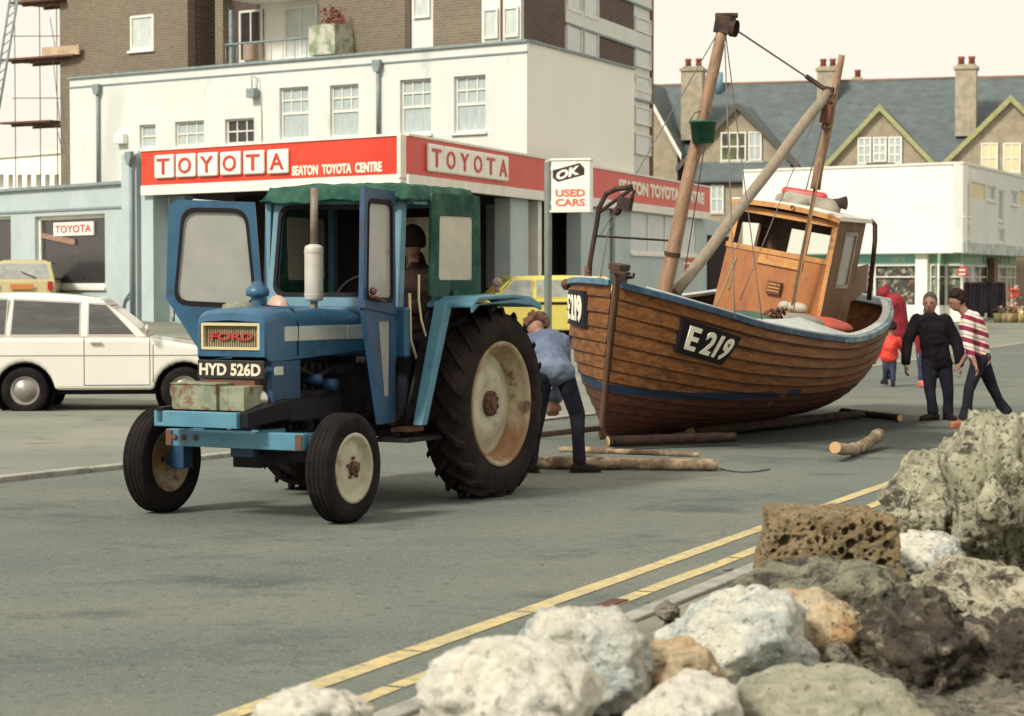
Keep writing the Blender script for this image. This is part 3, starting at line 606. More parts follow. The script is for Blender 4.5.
mb = MB([]and 0 or Matrix()); p = [WF.M @ Vector((WF.uv(70, 90)[0], 0, -.36)), WF.M @ Vector((WF.L - .4, 0, -.36)), WS.M @ Vector((WS.L, 0, -.4)), WS.M @ Vector((WS.L, 0, -6)), WF.M @ Vector((.4, 0, -7))]
mb.prism([(q.x, q.y) for q in p], wt - .5, wt - .45, 'z'); mb.build('flat_roof', 'lead', garage, world=True)
def pipe_on(fa, px, y0, y1, n=.07, r=.05, hopper=True, parent=garage, m='lead'):
    u, v1 = fa.uv(px, y0, n); v0 = fa.uv(px, y1, n)[1]; mb = MB(fa.M); mb.tube([(u, v0, n), (u, v1, n)], r)
    if hopper: mb.prism([(u - .13, v1 + .05), (u + .13, v1 + .05), (u + .13, v1 - .08), (u + .06, v1 - .25), (u - .06, v1 - .25), (u - .13, v1 - .08)], n - .1 + .1, n + .1, 'z')
    return mb.build('drainpipe', m, parent, world=True)
pipe_on(WF, 97.5, 86, 186); pipe_on(WF, 378, 62, 137)
# alarm box and lamp bracket on the wall
rc = WF.rect(118.5, 134, 128, 144); mb = MB(WF.M); mb.box(*rc, .003, .2); mb.build('alarm_box', 'whiteplastic', garage, world=True, bevel=.02)
rc = WF.rect(252.5, 89, 260, 98); mb = MB(WF.M); mb.box(*rc, .05, .25); u, v = WF.uv(257, 78); mb.tube([(rc[0] + .1, rc[3], .12), (u - .05, v + .05, .15), (u, v, .03)], .015); mb.tube([(u + .1, v, .05), (rc[1], rc[3], .12)], .012)
mb.build('wall_lamp', 'lead', garage, world=True, bevel=.0)
mb = MB(WF.M); u, v = WF.uv(261.5, 92); mb.tube([(u, v, .015), (WF.uv(262.5, 143)[0], WF.uv(262.5, 143)[1], .015)], .012, 6); mb.build('cable', 'lead', garage, world=True)
# low wing on the left
LF = Facade((-13.6, 56.0), (-8.55, 50.0)); lt = LF.uv(124, 184)[1]; lb = LF.uv(124, 207)[1]
wa = LF.rect(35, 215, 105, 287); wb_ = LF.rect(-30, 217, 11, 285)
mb = MB(LF.M); wall_open(mb, -2.5, LF.uv(128, 250)[0], -.5, lt, [wa, wb_], -.3, 0); mb.build('low_wall', 'wall_b', garage, world=True)
mb = MB(LF.M); mb.box(-2.5, LF.uv(125.5, 250)[0] + .05, lt, lt + .07, -.4, .10); mb.box(-2.5, LF.uv(124, 250)[0], lb - .02, lb + .03, .003, .035); mb.build('coping', 'lead', garage, world=True)
mb = MB(LF.M); mb.box(LF.uv(125.5, 200)[0] + .02, LF.uv(141, 200)[0], -.5, LF.uv(133, 154)[1], -.5, .12); mb.build('pier', 'wall_b', garage, world=True)
w = window(LF, wa, garage, 'glassdark', 'white', 1, 1, .16, .09); window(LF, wb_, garage, 'glassdark', 'white', 1, 1, .16, .07)
rc = LF.rect(53, 222, 93, 235.5, -.09); mb = MB(LF.M); mb.box(*rc, -.14, -.10); b = mb.build('window_sign', 'whiteplastic', garage, world=True)
wall_text(LF, 'TOYOTA', (rc[0] + .1, rc[1] - .1, rc[2] + .07, rc[3] - .07), 'redl', b, -.098, .008, .01)
rc = LF.rect(40, 233, 74, 243, -.09); mb = MB(LF.M @ Matrix.Rotation(R(0), 4, 'Z')); u0, u1, v0, v1 = rc
mb.hexa([(u0, v1 - .1, -.14), (u1, v0 - .06, -.14), (u1, v0 - .06, -.11), (u0, v1 - .1, -.11), (u0, v1 + .02, -.14), (u1, v0 + .08, -.14), (u1, v0 + .08, -.11), (u0, v1 + .02, -.11)]); mb.build('window_banner', mat('faded_banner', (.42, .26, .2), .7, (.2, .1, .09), 18), garage, world=True)
pipe_on(LF, 131, 154, 318, n=.20, r=.05)
mb = MB(LF.M); u, v = LF.uv(131, 285, .2); mb.tube([(u, LF.uv(131, 291)[1], .2), (u - .35, LF.uv(131, 300)[1], .16), (u - .5, LF.uv(131, 318)[1], .16)], .03); mb.build('branch_pipe', 'lead', garage, world=True)
# --- pale block with slots behind the low wing
VF = Facade((-19.8, 77), (-13.1, 70)); vb = thing('pale_block', 'cream flat block with a row of dark slots at the far left edge', 'building', (-15, 65, .8))
vt = VF.uv(40, 155)[1]; sl = [VF.rect(-10 + 9.2 * i, 174.5, -5.5 + 9.2 * i, 188) for i in range(10)]
mb = MB(VF.M); wall_open(mb, -2, VF.L + 1, 0, vt, sl, -.4, 0); mb.build('wall', 'wall_c', vb, world=True)
for rc in sl: mb = MB(VF.M); mb.box(*rc, -.38, -.3); mb.build('slot', 'dark', vb, world=True)
mb = MB(VF.M); mb.box(-2, VF.L + 1, vt, vt + .12, -4, .08); mb.build('coping', 'white', vb, world=True)
# --- brick flats
TF = Facade((-13.34, 65.2), (.25, 55.2)); TS = Facade((.25, 55.2), (4.15, 66.1)); TT = 16.5
flats = thing('block_of_flats', 'brown brick flats with white window bays rising above the garage', 'building', (-3, 53, .3))
z0 = 1.5
win1 = TF.rect(130, 15, 153.5, 50); rec = TF.rect(187.5, -60, 215, 72); bal = TF.rect(223, -6, 320, 72); strip1 = TF.rect(411, -150, 433, 60); strip2 = TF.rect(481, -150, 522.5, 60)
bal2 = TF.rect(223, -95, 320, -24); w2 = TF.rect(130, -90, 153.5, -50)
fl = 300
mb = MB(TF.M); wall_open(mb, 0, TF.L, z0, TT, [win1, (rec[0], rec[1], rec[2] - .3, TT), (bal[0], bal[1], bal[2] - .3, bal[3]), bal2, w2, (strip1[0], strip1[1], z0, TT), (strip2[0], TF.L, z0, TT)], -.3, 0); mb.build('brick_wall', 'brick', flats, world=True)
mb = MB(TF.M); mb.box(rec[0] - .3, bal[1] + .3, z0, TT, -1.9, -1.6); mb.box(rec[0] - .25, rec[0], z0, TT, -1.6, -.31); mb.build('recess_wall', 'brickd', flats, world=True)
mb = MB(TF.M); mb.box(bal[0] - .0, bal[1] + .3, z0, TT, -1.59, -1.5); mb.build('balcony_wall', 'wall_c', flats, world=True)
for (z_a, z_b) in ((bal[3], bal[3] + .42), (bal[2] - .35, bal[2] - .05)):
    mb = MB(TF.M); mb.box(bal[0], bal[1] + .02, z_a, z_b, -1.49, .04); mb.build('balcony_slab', 'white', flats, world=True)
T2 = Facade((TF.M @ Vector((0, 0, -1.45))).xy, (TF.M @ Vector((1, 0, -1.45))).xy)
window(T2, T2.rect(240, 10, 263, 62), flats, 'glassdark', 'white', 2, 1, .0, .07, sill=False); window(T2, T2.rect(285, 6, 318, 58), flats, 'curtain2', 'white', 2, 1, .0, .06, sill=False)
mb = MB(T2.M); mb.box(*T2.rect(246, 44, 264, 60), .06, .12); mb.build('balcony_chair_back', 'pinkboard', flats, world=True)
rb = TF.rect(224, 40, 320, 62, -.05); mb = MB(TF.M); mb.tube([(rb[0], rb[3] - .02, -.06), (rb[1], rb[3] - .02, -.06)], .03, 6)
zr = TF.uv(225, 38, -.06)[1]
for i in range(9): u = rb[0] + .05 + (rb[1] - rb[0] - .1) * i / 8; mb.tube([(u, bal[2] - .06, -.06), (u, rb[3] - .02, -.06)], .012, 5)
mb.build('balcony_railing', 'lead', flats, world=True)
mb = MB(TF.M); mb.box(*TF.rect(229, 10, 231.5, 64, -.1), -.2, -.1); mb.build('balcony_post', 'lead', flats, world=True)
rc = TF.rect(320, 26, 346, 56, .3); mb = MB(TF.M); mb.box(rc[0], rc[1], rc[2], rc[3], .004, .75); mb.build('balcony_planter', mat('mossy_planter', (.50, .50, .42), .9, (.22, .27, .15), 3, (.45, .6)), flats, world=True)
r5 = random.Random(5); rc = TF.rect(325, 8, 341, 28, .4); mb = MB(TF.M)
for i in range(220):
    c = Vector((r5.uniform(rc[0], rc[1]), r5.uniform(rc[2], rc[3]), r5.uniform(.15, .65))); s = r5.uniform(.04, .09); d = [Vector((r5.uniform(-1, 1), r5.uniform(-1, 1), r5.uniform(-1, 1))).normalized() * s for _ in range(3)]
    mb.add([c + d[0], c + d[1], c + d[2]], [(0, 1, 2)])
tag(mb.build('red_plant', mat('red_leaves', (.26, .045, .035), .8, (.18, .06, .04), 6), None, fix=False), 'bushy red plant in the mossy planter on the flats balcony', 'plant')
pn = [o for o in COL.objects if o.name == 'red_plant'][0]; recenter(pn)
window(TF, win1, flats, 'curtain2', 'white', 1, 1, .05, .07); window(TF, w2, flats, 'curtain2', 'white', 1, 1, .05, .07)
T3 = Facade((TF.M @ Vector((0, 0, -1.6))).xy, (TF.M @ Vector((1, 0, -1.6))).xy); window(T3, T3.rect(205, 14, 216, 33), flats, 'curtain2', 'white', 1, 1, 0, .05, sill=False)
def bay(fa, rc, n, cols, lines, pane='curtain2'):
    mb = MB(fa.M); mb.box(rc[0], rc[1], z0, TT, n - .05, n); mb.build('bay_panel', 'wall_w', flats, world=True)
    for (v0, v1) in lines:
        for k in range(cols):
            a = rc[0] + (rc[1] - rc[0]) * k / cols + .09; b = rc[0] + (rc[1] - rc[0]) * (k + 1) / cols - .09
            f2 = Facade((fa.M @ Vector((0, 0, n))).xy, (fa.M @ Vector((1, 0, n))).xy); window(f2, (a, b, v0, v1), flats, pane, 'white', 1, 1, -.02, .05, sill=False)
    if cols > 1:
        mb = MB(fa.M)
        for k in range(1, cols): u = rc[0] + (rc[1] - rc[0]) * k / cols; mb.box(u - .03, u + .03, z0, TT, n + .002, n + .03)
        mb.build('mullion', 'plys', flats, world=True)
zz = lambda fa, x, ya, yb: (fa.uv(x, yb)[1], fa.uv(x, ya)[1])
bay(TF, strip1, -.02, 1, [zz(TF, 422, -12, 18), zz(TF, 422, -75, -42)]); bay(TF, (strip2[0], TF.L, strip2[2], strip2[3]), -.02, 2, [zz(TF, 500, 8, 38), zz(TF, 500, -52, -22)])
mb = MB(TF.M); a = TF.uv(405.5, 20)[0]; mb.box(a, strip1[0] - .001, z0, TT, .002, .03); mb.build('brick_pier', 'brickd', flats, world=True)
sbay = [(565, 598.5), (634, 651)]; o2 = []
for x0, x1 in sbay: o2.append((TS.uv(x0, 30)[0], TS.uv(x1, 30)[0], z0, TT))
mb = MB(TS.M); wall_open(mb, .6, TS.L, z0, TT, o2, -.3, -.002); mb.box(.002, .6, z0, TT, -.02, -.002); mb.build('brick_wall', 'brickd', flats, world=True)
def zs(x, ya, yb): return (TS.uv(x, yb)[1], TS.uv(x, ya)[1])
bay(TS, o2[0], -.02, 2, [zs(581, 27, 56), zs(581, -15, 15), zs(581, -60, -30)])
bay(TS, o2[1], -.02, 1, [zs(642, 107, 125), zs(642, 134, 155), zs(642, 48, 68), zs(642, 76, 92), zs(642, 18, 33), zs(642, -12, 6)])
mb = MB(TS.M)
for x, y in ((600, 26), (600, 80), (600, -20)):
    v = TS.uv(x, y)[1]; mb.box(TS.uv(565, 30)[0], TS.uv(651, 30)[0], v - .22, v + .22, .0, .03); mb.box(TS.uv(565, 30)[0], TS.uv(651, 30)[0], v - .28, v - .22, .0, .05, 1)
mb.build('floor_band', ['wall_w', 'lead'], flats, world=True)
mb = MB(TS.M); mb.box(TS.uv(650.5, 30)[0], TS.uv(652.5, 30)[0], z0, TT, -.4, .04); mb.build('corner_post', 'plys', flats, world=True)
mb = MB(); p = [TF.M @ Vector((0, 0, -.3)), TF.M @ Vector((TF.L, 0, -.3)), TS.M @ Vector((TS.L, 0, -.3)), TS.M @ Vector((TS.L, 0, -12)), TF.M @ Vector((0, 0, -12))]
mb.prism([(q.x, q.y) for q in p], TT, TT + .4, 'z'); mb.build('roof', 'lead', flats, world=True)
mb = MB(); a, b = TF.M @ Vector((0, 0, 0)), TF.M @ Vector((0, 0, -12)); c, d = TF.M @ Vector((.3, 0, -12)), TF.M @ Vector((.3, 0, -.31)); a = TF.M @ Vector((0, 0, -.31))
mb.prism([(a.x, a.y), (b.x, b.y), (c.x, c.y), (d.x, d.y)], z0, TT, 'z'); mb.build('side_wall', 'brick', flats, world=True)
# --- scaffolding beside the flats
sc = thing('scaffolding', 'thin steel scaffolding with plank platforms at the left end of the brick flats', 'scaffolding', (-14, 66, .9)); SF = Facade((-18.7, 68.8), (-12.4, 65.0))
mb = MB(SF.M)
for x in (15, 40, 57, 76):
    u = SF.uv(x, 80, .3)[0]; mb.tube([(u, 0, .3), (u, TT + 1, .3)], .014 if x != 76 else .022, 6)
for y in (36, 98, 125, 0):
    a = SF.uv(15, y, .3); b = SF.uv(76, y, .3); mb.tube([(a[0] - .1, a[1], .3), (b[0], b[1], .3)], .014, 6)
for x, ya, yb in ((57, 60, 126), (54, 20, 60), (60, 126, 155)):
    mb.tube([(SF.uv(x - 4, ya, .5)[0], SF.uv(x, ya)[1], .5), (SF.uv(x + 3, yb, .5)[0], SF.uv(x, yb)[1], .5)], .012, 5)
mb.build('poles', 'scaff', sc, world=True)
for k, (xa, xb, y) in enumerate(((15, 84, 61), (15, 60, 124), (26, 70, 4))):
    a, b = SF.uv(xa, y, .2), SF.uv(xb, y, .2); mb = MB(SF.M)
    for j in range(4): mb.box(a[0] - .1 * j, b[0], a[1] - .03 + .004 * j, a[1] + .02 + .004 * j, -.7 + .34 * j, -.38 + .34 * j)
    mb.box(a[0], b[0], a[1] - .1, a[1] - .04, .3, .36); mb.box(a[0], b[0], a[1] - .1, a[1] - .04, -.6, -.54); mb.build('platform', 'rust', sc, world=True)
mb = MB(SF.M); a, b = SF.uv(42, 55, .6), SF.uv(79, 51, .6); mb.box(a[0], b[0], a[1] - .05, a[1] + .22, .55, .6); mb.build('toe_board', 'plank', sc, world=True)
jb = thing('lattice_jib', 'thin grey lattice jib leaning against the sky in the top left corner', 'crane jib', at(-14, 150, 60)); mb = MB()
a0, a1, b0, b1_ = at(-14, 150, 60), at(13, -20, 60), at(-8, 150, 60), at(21, -20, 60)
mb.tube([a0, a1], .035, 6); mb.tube([b0, b1_], .035, 6)
for i in range(18):
    t = i / 18; mb.tube([a0.lerp(a1, t), b0.lerp(b1_, t + .04)], .018, 5)
mb.build('lattice', 'lead', jb, world=True)
# --- right background: terrace of gabled houses
al = R(16); h0 = at(850, 280, 110); HF = Facade((h0.x - 30 * math.cos(al), h0.y + 30 * math.sin(al)), (h0.x + 30 * math.cos(al), h0.y - 30 * math.sin(al)))
ev = HF.uv(850, 166)[1]; rg = HF.uv(880, 79, -5)[1]; RD = 5.6
houses = [  # px left, px right, gable list
    ('terraced_house', 'gabled terraced house with a white bargeboard beside the brick flats', 600, 693, [(640, 78, 668, 141, 'white')], []),
    ('terraced_house', 'gabled terraced house with dark bargeboards behind the foremast', 693, 822, [(738, 103, 62, 166, 'barge_d')], [(721, 132, 762, 161, 5, 'greenwin')]),
    ('terraced_house', 'gabled terraced house with olive bargeboards behind the wheelhouse', 822, 945, [(880, 105, 56, 166, 'barge_g')], [(857, 137, 903, 164, 3, 'white')]),
    ('terraced_house', 'gabled terraced house with olive bargeboards at the right edge', 945, 1085, [(1011, 96, 66, 163, 'barge_g')], [(981, 143, 998, 173, 1, 'y'), (1003, 143, 1021, 173, 1, 'y'), (1030, 143, 1046, 173, 1, 'y')])]
for nm, lb_, xa, xb, gab, wins in houses:
    ua, ub = HF.uv(xa, 160)[0], HF.uv(xb, 160)[0]; hs = thing(nm, lb_, 'house', HF.M @ Vector(((ua + ub) / 2, 0, 0)), group='row of gabled houses behind the shops')
    mb = MB(HF.M); ops = [HF.rect(*w[:4], .5) for w in wins]; wall_open(mb, ua + .002, ub - .002, 0, ev, [], -.3, 0)
    mb.box(ua + .002, ua + .3, 0, ev - .3, -8, -.3); mb.box(ub - .3, ub - .002, 0, ev - .3, -8, -.3); mb.build('wall', 'pebble', hs, world=True)
    # main roof
    mb = MB(HF.M); mb.hexa([(ua, ev - .15, .35), (ub, ev - .15, .35), (ub, rg - .15, -RD), (ua, rg - .15, -RD), (ua, ev, .35), (ub, ev, .35), (ub, rg, -RD), (ua, rg, -RD)])
    mb.hexa([(ua, rg - .15, -RD), (ub, rg - .15, -RD), (ub, ev - .15, -RD * 2), (ua, ev - .15, -RD * 2), (ua, rg, -RD), (ub, rg, -RD), (ub, ev, -RD * 2), (ua, ev, -RD * 2)])
    rf = mb.build('roof', 'slate', hs, world=True)
    mb = MB(HF.M); mb.tube([(ua, rg + .0, -RD), (ub, rg + .0, -RD)], .08, 8); mb.build('ridge_tiles', 'ridge', rf, world=True)
    for gx, gy, hw, gb, bm_ in gab:
        uc, vp = HF.uv(gx, gy, .8); vb_ = HF.uv(gx, gb, .8)[1]; W_ = hw * 110 / 2200 if hw < 100 else 2.3
        if gx == 640: vb_ = HF.uv(650, 155, .8)[1]; W_ = 2.2
        vb2 = max(.5, HF.uv(gx, 250, .8)[1])
        # gable bay front (pentagon with opening shown by proud window) and its own cross roof
        mb = MB(HF.M); mb.prism([(uc - W_ * .88, 0.0), (uc + W_ * .88, 0.0), (uc + W_ * .88, vb_ + (vp - vb_) * .1), (uc, vp - .25), (uc - W_ * .88, vb_ + (vp - vb_) * .1)], .002, .8, 'z'); mb.build('gable_wall', 'pebble', hs, world=True)
        def yroof(v): return .35 - (v - ev) / (rg - ev) * (RD + .35)
        bk = yroof(vp) - .1; bl = yroof(vb_) - .1
        for sg in (-1, 1):
            mb = MB(HF.M); t = .14; e = (uc + sg * W_, vb_)
            mb.hexa([(uc, vp - t, 1.0), (e[0], e[1] - t, 1.0), (e[0], e[1] - t, min(bl, .0)), (uc, vp - t, bk), (uc, vp, 1.0), (e[0], e[1], 1.0), (e[0], e[1], min(bl, .0)), (uc, vp, bk)])
            mb.build('gable_roof', 'slate', hs, world=True)
            mb = MB(HF.M); mb.hexa([(uc, vp - .30, 1.003), (e[0] , e[1] - .30, 1.003), (e[0], e[1] - .30, 1.09), (uc, vp - .30, 1.09), (uc, vp + .03, 1.003), (e[0], e[1] + .03, 1.003), (e[0], e[1] + .03, 1.09), (uc, vp + .03, 1.09)])
            mb.build('bargeboard', bm_, hs, world=True)
    G = Facade((HF.M @ Vector((0, 0, .8))).xy, (HF.M @ Vector((1, 0, .8))).xy)
    for x0, y0, x1, y1, c, kk in wins:
        rc = G.rect(x0, y0, x1, y1)
        if c == 5:
            window(G, (rc[0], rc[0] + (rc[1] - rc[0]) * .62, rc[2], rc[3]), hs, mat('green_curtain_glass', (.13, .16, .06), .4, (.05, .05, .04), 2), 'white', 3, 2, -.06, .07, .035); window(G, (rc[0] + (rc[1] - rc[0]) * .68, rc[1], rc[2], rc[3]), hs, 'curtain', 'white', 2, 2, -.06, .07, .03)
        elif c == 3:
            for k in range(3): a = rc[0] + (rc[1] - rc[0]) * k / 3; window(G, (a + .04, a + (rc[1] - rc[0]) / 3 - .04, rc[2] + (0 if k != 1 else .1), rc[3] - (0 if k != 1 else .0)), hs, 'curtain', 'white', 2, 3, -.06, .08, .035)
            mb = MB(G.M); mb.box(rc[0] + .5, rc[1] - .4, rc[2] - .1, rc[2] + .05, .1, .35); mb.build('window_box', 'barge_d', hs, world=True)
        else: window(G, rc, hs, 'yellowblind', 'white', 2, 2, -.06, .07, .03)
    if xa == 693:   # lower lean-to roof and lower window
        v1, v0 = G.uv(720, 162)[1], G.uv(720, 181)[1]; mb = MB(HF.M); a, b = HF.uv(687, 170, 1.2)[0], HF.uv(790, 170, 1.2)[0]
        mb.hexa([(a, v0 - .1, 1.9), (b, v0 - .1, 1.9), (b, v1 - .1, .81), (a, v1 - .1, .81), (a, v0, 1.9), (b, v0, 1.9), (b, v1, .81), (a, v1, .81)]); mb.build('lean_to_roof', 'slate', hs, world=True)
        mb = MB(HF.M); mb.box(a, b, 0, v0 - .12, .81, 1.7); mb.build('bay_wall', 'pebble', hs, world=True)
        mb = MB(HF.M); mb.box(a, b, v0 - .22, v0 - .1, 1.8, 1.9); mb.build('gutter', 'dark', hs, world=True)
        G2 = Facade((HF.M @ Vector((0, 0, 1.7))).xy, (HF.M @ Vector((1, 0, 1.7))).xy); window(G2, G2.rect(711, 185, 724, 213), hs, 'curtain', 'white', 2, 2, -.06, .08, .03)
def chimney(hs_i, x0, x1, y0, y1, n, pots):
    u0, u1, v0, v1 = HF.rect(x0, y0, x1, y1, n); hs = [o for o in COL.objects if o.name.startswith('terraced_house')][hs_i]
    mb = MB(HF.M); mb.box(u0, u1, v0, v1 - .25, n - 1.0, n); mb.box(u0 - .08, u1 + .08, v1 - .249, v1 - .1, n - 1.08, n + .08); mb.box(u0 + .05, u1 - .05, v1 - .099, v1, n - .95, n - .05)
    c = mb.build('chimney', 'stone', hs, world=True); 
    for k in range(pots):
        mb = MB(HF.M); u = u0 + (u1 - u0) * (k + .5) / pots; mb.tube([(u, v1, n - .5), (u, v1 + .3, n - .5), (u, v1 + .32, n - .5), (u, v1 + .42, n - .5)], [.17, .14, .18, .17], 10); mb.build('chimney_pot', 'pot', c, world=True)
chimney(0, 681, 702, 66, 140, -1.0, 2); chimney(2, 817, 836, 66, 130, -4.0, 2); chimney(3, 955, 976, 64, 136, -1.2, 2); chimney(2, 851, 862, 77, 90, -6.5, 1); chimney(3, 991, 1003, 83, 96, -6.5, 1)
mb = MB(HF.M); u, v = HF.uv(719, 78, -5); mb.tube([(u, v - .8, -5), (u, v + .3, -5)], .22, 8); mb.build('chimney_pot', mat('blue_cowl', (.14, .3, .38), .6), [o for o in COL.objects if o.name.startswith('terraced_house')][1], world=True)
# --- white shop building
P0, P1, P2 = (9.9, 94.5), (18.0, 88.0), (24.5, 103.0)
A1, A2 = Facade(P0, P1), Facade(P1, P2)
shop = thing('shop_building', 'white flat roofed shop building with a green fascia on the right', 'building', (17, 92, 0))
st = A1.uv(962, 164)[1]; sb = A1.uv(961, 252.5)[1]
mb = MB(A1.M); mb.box(0, A1.L, sb, st, -.4, 0); mb.build('upper_wall', 'wall_c', shop, world=True)
ow = [A2.rect(963.5, 183, 969.5, 216), A2.rect(971, 183, 985.5, 199), A2.rect(987.5, 186, 996, 201), A2.rect(998, 190, 1004, 221), A2.rect(1011, 191, 1018, 205), A2.rect(1019, 191, 1027, 206), A2.rect(963.5, 225, 970, 238), A2.rect(998, 229, 1005, 243)]
mb = MB(A2.M); wall_open(mb, .002, A2.L, sb, st, ow, -.4, 0); mb.build('upper_wall', 'wall_w', shop, world=True)
for i, rc in enumerate(ow):
    if i in (1, 5): mb = MB(A2.M); mb.box(*rc, -.3, -.05); mb.build('yellow_panel', 'yellowblind', shop, world=True)
    else: window(A2, rc, shop, 'glasssea', 'white', 1, 1, .12, .08)
for fa in (A1, A2): mb = MB(fa.M); mb.box(0, fa.L + .03, st, st + .1, -.5, .05); mb.build('coping', 'white', shop, world=True)
v = A2.uv(990, 247)[1]; mb = MB(A2.M); mb.box(-.1, A2.L, sb - .02, sb + .42, .0, .07); mb.build('ledge', mat('weathered_ledge', (.55, .6, .58), .8, (.35, .4, .38), 2), shop, world=True)
mb = MB(); n1 = -.5; pp = [A1.M @ Vector((0, 0, -.02)), A1.M @ Vector((A1.L, 0, -.02)), A2.M @ Vector((A2.L, 0, -.02)), A2.M @ Vector((A2.L, 0, -9)), A1.M @ Vector((0, 0, -9))]
mb.prism([(q.x, q.y) for q in pp], sb - .03, sb - .003, 'z'); mb.prism([(q.x, q.y) for q in pp], st - .5, st - .1, 'z'); mb.build('floor_slab', 'white', shop, world=True)
ft = sb - .031; fb = A1.uv(900, 264)[1]; gt = A1.uv(900, 305)[1]
def shopfront(fa, a, b, n, fm, goods, seed, pole=True):
    mb = MB(fa.M); mb.box(a, b, fb, ft, n - .1, n); f = mb.build('shop_fascia', fm, shop, world=True)
    mb = MB(fa.M); mb.box(a, b, -.1, gt, n - .25, n); mb.build('stall_riser', 'wall_c', shop, world=True)
    mb = MB(fa.M); k = max(2, int((b - a) / 1.9))
    for i in range(k + 1): u = a + (b - a) * i / k; mb.box(u - .045, u + .045, gt, fb, n - .1, n - .02)
    mb.box(a, b, fb - .08, fb - .002, n - .12, n - .01); mb.box(a, b, fb - .55, fb - .5, n - .08, n - .03); mb.build('window_frame', 'white', shop, world=True)
    mb = MB(fa.M); mb.box(a, b, gt, fb, n - .2, n - .14); mb.build('shop_window', goods, shop, world=True); return f
def goodsmat(name, cols, dark=(.05, .045, .04), s=7):
    m, n, p = nodes(name); L = n.links; t = n.nodes.new('ShaderNodeTexCoord'); vo = n.nodes.new('ShaderNodeTexVoronoi'); vo.inputs['Scale'].default_value = s
    p.inputs['Roughness'].default_value = .4; p.inputs['Coat Weight'].default_value = .5
    r = n.nodes.new('ShaderNodeValToRGB'); r.color_ramp.interpolation = 'CONSTANT'; r.color_ramp.elements[0].color = (*dark, 1); r.color_ramp.elements[1].position = .35; r.color_ramp.elements[1].color = (*cols[0], 1)
    for i, c in enumerate(cols[1:]): e = r.color_ramp.elements.new(.5 + .4 * i / max(1, len(cols) - 1)); e.color = (*c, 1)
    s_ = n.nodes.new('ShaderNodeSeparateColor'); L.new(t.outputs['Object'], vo.inputs['Vector']); L.new(vo.outputs['Color'], s_.inputs[0]); L.new(s_.outputs[0], r.inputs[0]); L.new(r.outputs[0], p.inputs['Base Color']); return m
gm1 = goodsmat('shop_goods', [(.28, .26, .2), (.10, .13, .09), (.36, .33, .26), (.24, .12, .08), (.14, .12, .08), (.06, .05, .045)])
gm2 = goodsmat('greenish_shop_goods', [(.33, .38, .27), (.22, .28, .2), (.40, .43, .33), (.14, .15, .11)], (.12, .13, .1), 1.4)
f = shopfront(A1, .2, A1.uv(917, 280, -.5)[0], -.5, 'teal', gm1, 1)
for body, xa, xb, ya, yb in (('GIFTS', 892, 905, 257, 261.5),):
    wall_text(A1, body, (A1.uv(xa, 260, -.5)[0], A1.uv(xb, 260, -.5)[0], A1.uv(xa, yb, -.5)[1], A1.uv(xa, ya, -.5)[1]), 'letterw', f, -.498, .01, .01)
mb = MB(A1.M); mb.box(A1.uv(917.5, 280, -.5)[0], A1.uv(929.5, 280, -.5)[0], -.1, ft, -.9, -.3); mb.build('pier', 'wall_c', shop, world=True)
shopfront(A1, A1.uv(930, 280, -.5)[0], A1.L - .3, -.5, 'greenf', gm2, 2)
f = shopfront(A2, -.0, A2.L, -.9, 'greenf', gm2, 3)
c1 = A2.uv(983, 259, -.9); c2 = A2.uv(1010, 259, -.9)
wall_text(A2, 'LEGGETT', (c1[0], c2[0], c1[1] - .17, c1[1] + .17), 'barge_d', f, -.898, .01, .0)
mb = MB(A2.M); rc = A2.rect(992, 258, 995.5, 300, -.7); mb.box(rc[0], rc[1], 0, rc[3], -.85, -.6); mb.build('post', 'plys', shop, world=True)
# red hanging sign and goods outside
mb = MB(A1.M); rc = A1.rect(957, 266, 967.5, 277, -.2); cx_, cy_ = (rc[0] + rc[1]) / 2, (rc[2] + rc[3]) / 2; r_ = (rc[3] - rc[2]) / 2
mb.prism([(cx_ + r_ * math.cos(R(22.5 + 45 * k)), cy_ + r_ * math.sin(R(22.5 + 45 * k))) for k in range(8)], -.25, -.2, 'z')
b = tag(recenter(mb.build('shop_sign', 'redl')), 'small red eight sided sign hanging in the green shop front', 'sign')
mb = MB(A1.M); mb.box(cx_ - r_ * .6, cx_ + r_ * .6, cy_ + .02, cy_ + .1, -.199, -.19); mb.box(cx_ - r_ * .6, cx_ + r_ * .6, cy_ - .14, cy_ - .07, -.199, -.19); mb.M = Matrix.Translation(-b.location) @ mb.M
b2_ = MB(); b2_.v = [v - b.location for v in mb.v]; b2_.f, b2_.m, b2_.sm = mb.f, mb.m, mb.sm; b2_.build('sign_bars', 'letterw', b)
def leafclump(name, c, rad, n, size, m, label, cat, seed, group=None):
    r = random.Random(seed); mb = MB()
    for i in range(n):
        while True:
            d = Vector((r.uniform(-1, 1), r.uniform(-1, 1), r.uniform(-1, 1)))
            if d.length < 1: break
        p = Vector((d.x * rad[0], d.y * rad[1], d.z * rad[2])); s = size * r.uniform(.5, 1.2); q3 = [Vector((r.uniform(-1, 1), r.uniform(-1, 1), r.uniform(-1, 1))).normalized() * s for _ in range(3)]
        mb.add([c + p + x for x in q3], [(0, 1, 2)], i % len(m) if isinstance(m, list) else 0)
    return tag(recenter(mb.build(name, m, fix=False)), label, cat, group)
shx = at(988, 292, 88.5)
st_ = thing('rack_of_dark_clothes', 'dark rack of clothes standing before the green shop front behind the striped jumper', 'clothes rack', gnd(988, 322)); c = gnd(988, 322); c = Vector((c.x, 89.2 - 2.5, 0))
c = Vector(((984 - 512) / 2200 * 87, 87, 0)); st_.location = c; RM[st_] = Matrix.Translation(c)
mb = MB(); mb.tube([(-.8, 0, 0), (-.8, 0, 1.6), (.8, 0, 1.6), (.8, 0, 0)], .03, 6); mb.build('rail', 'iron', st_)
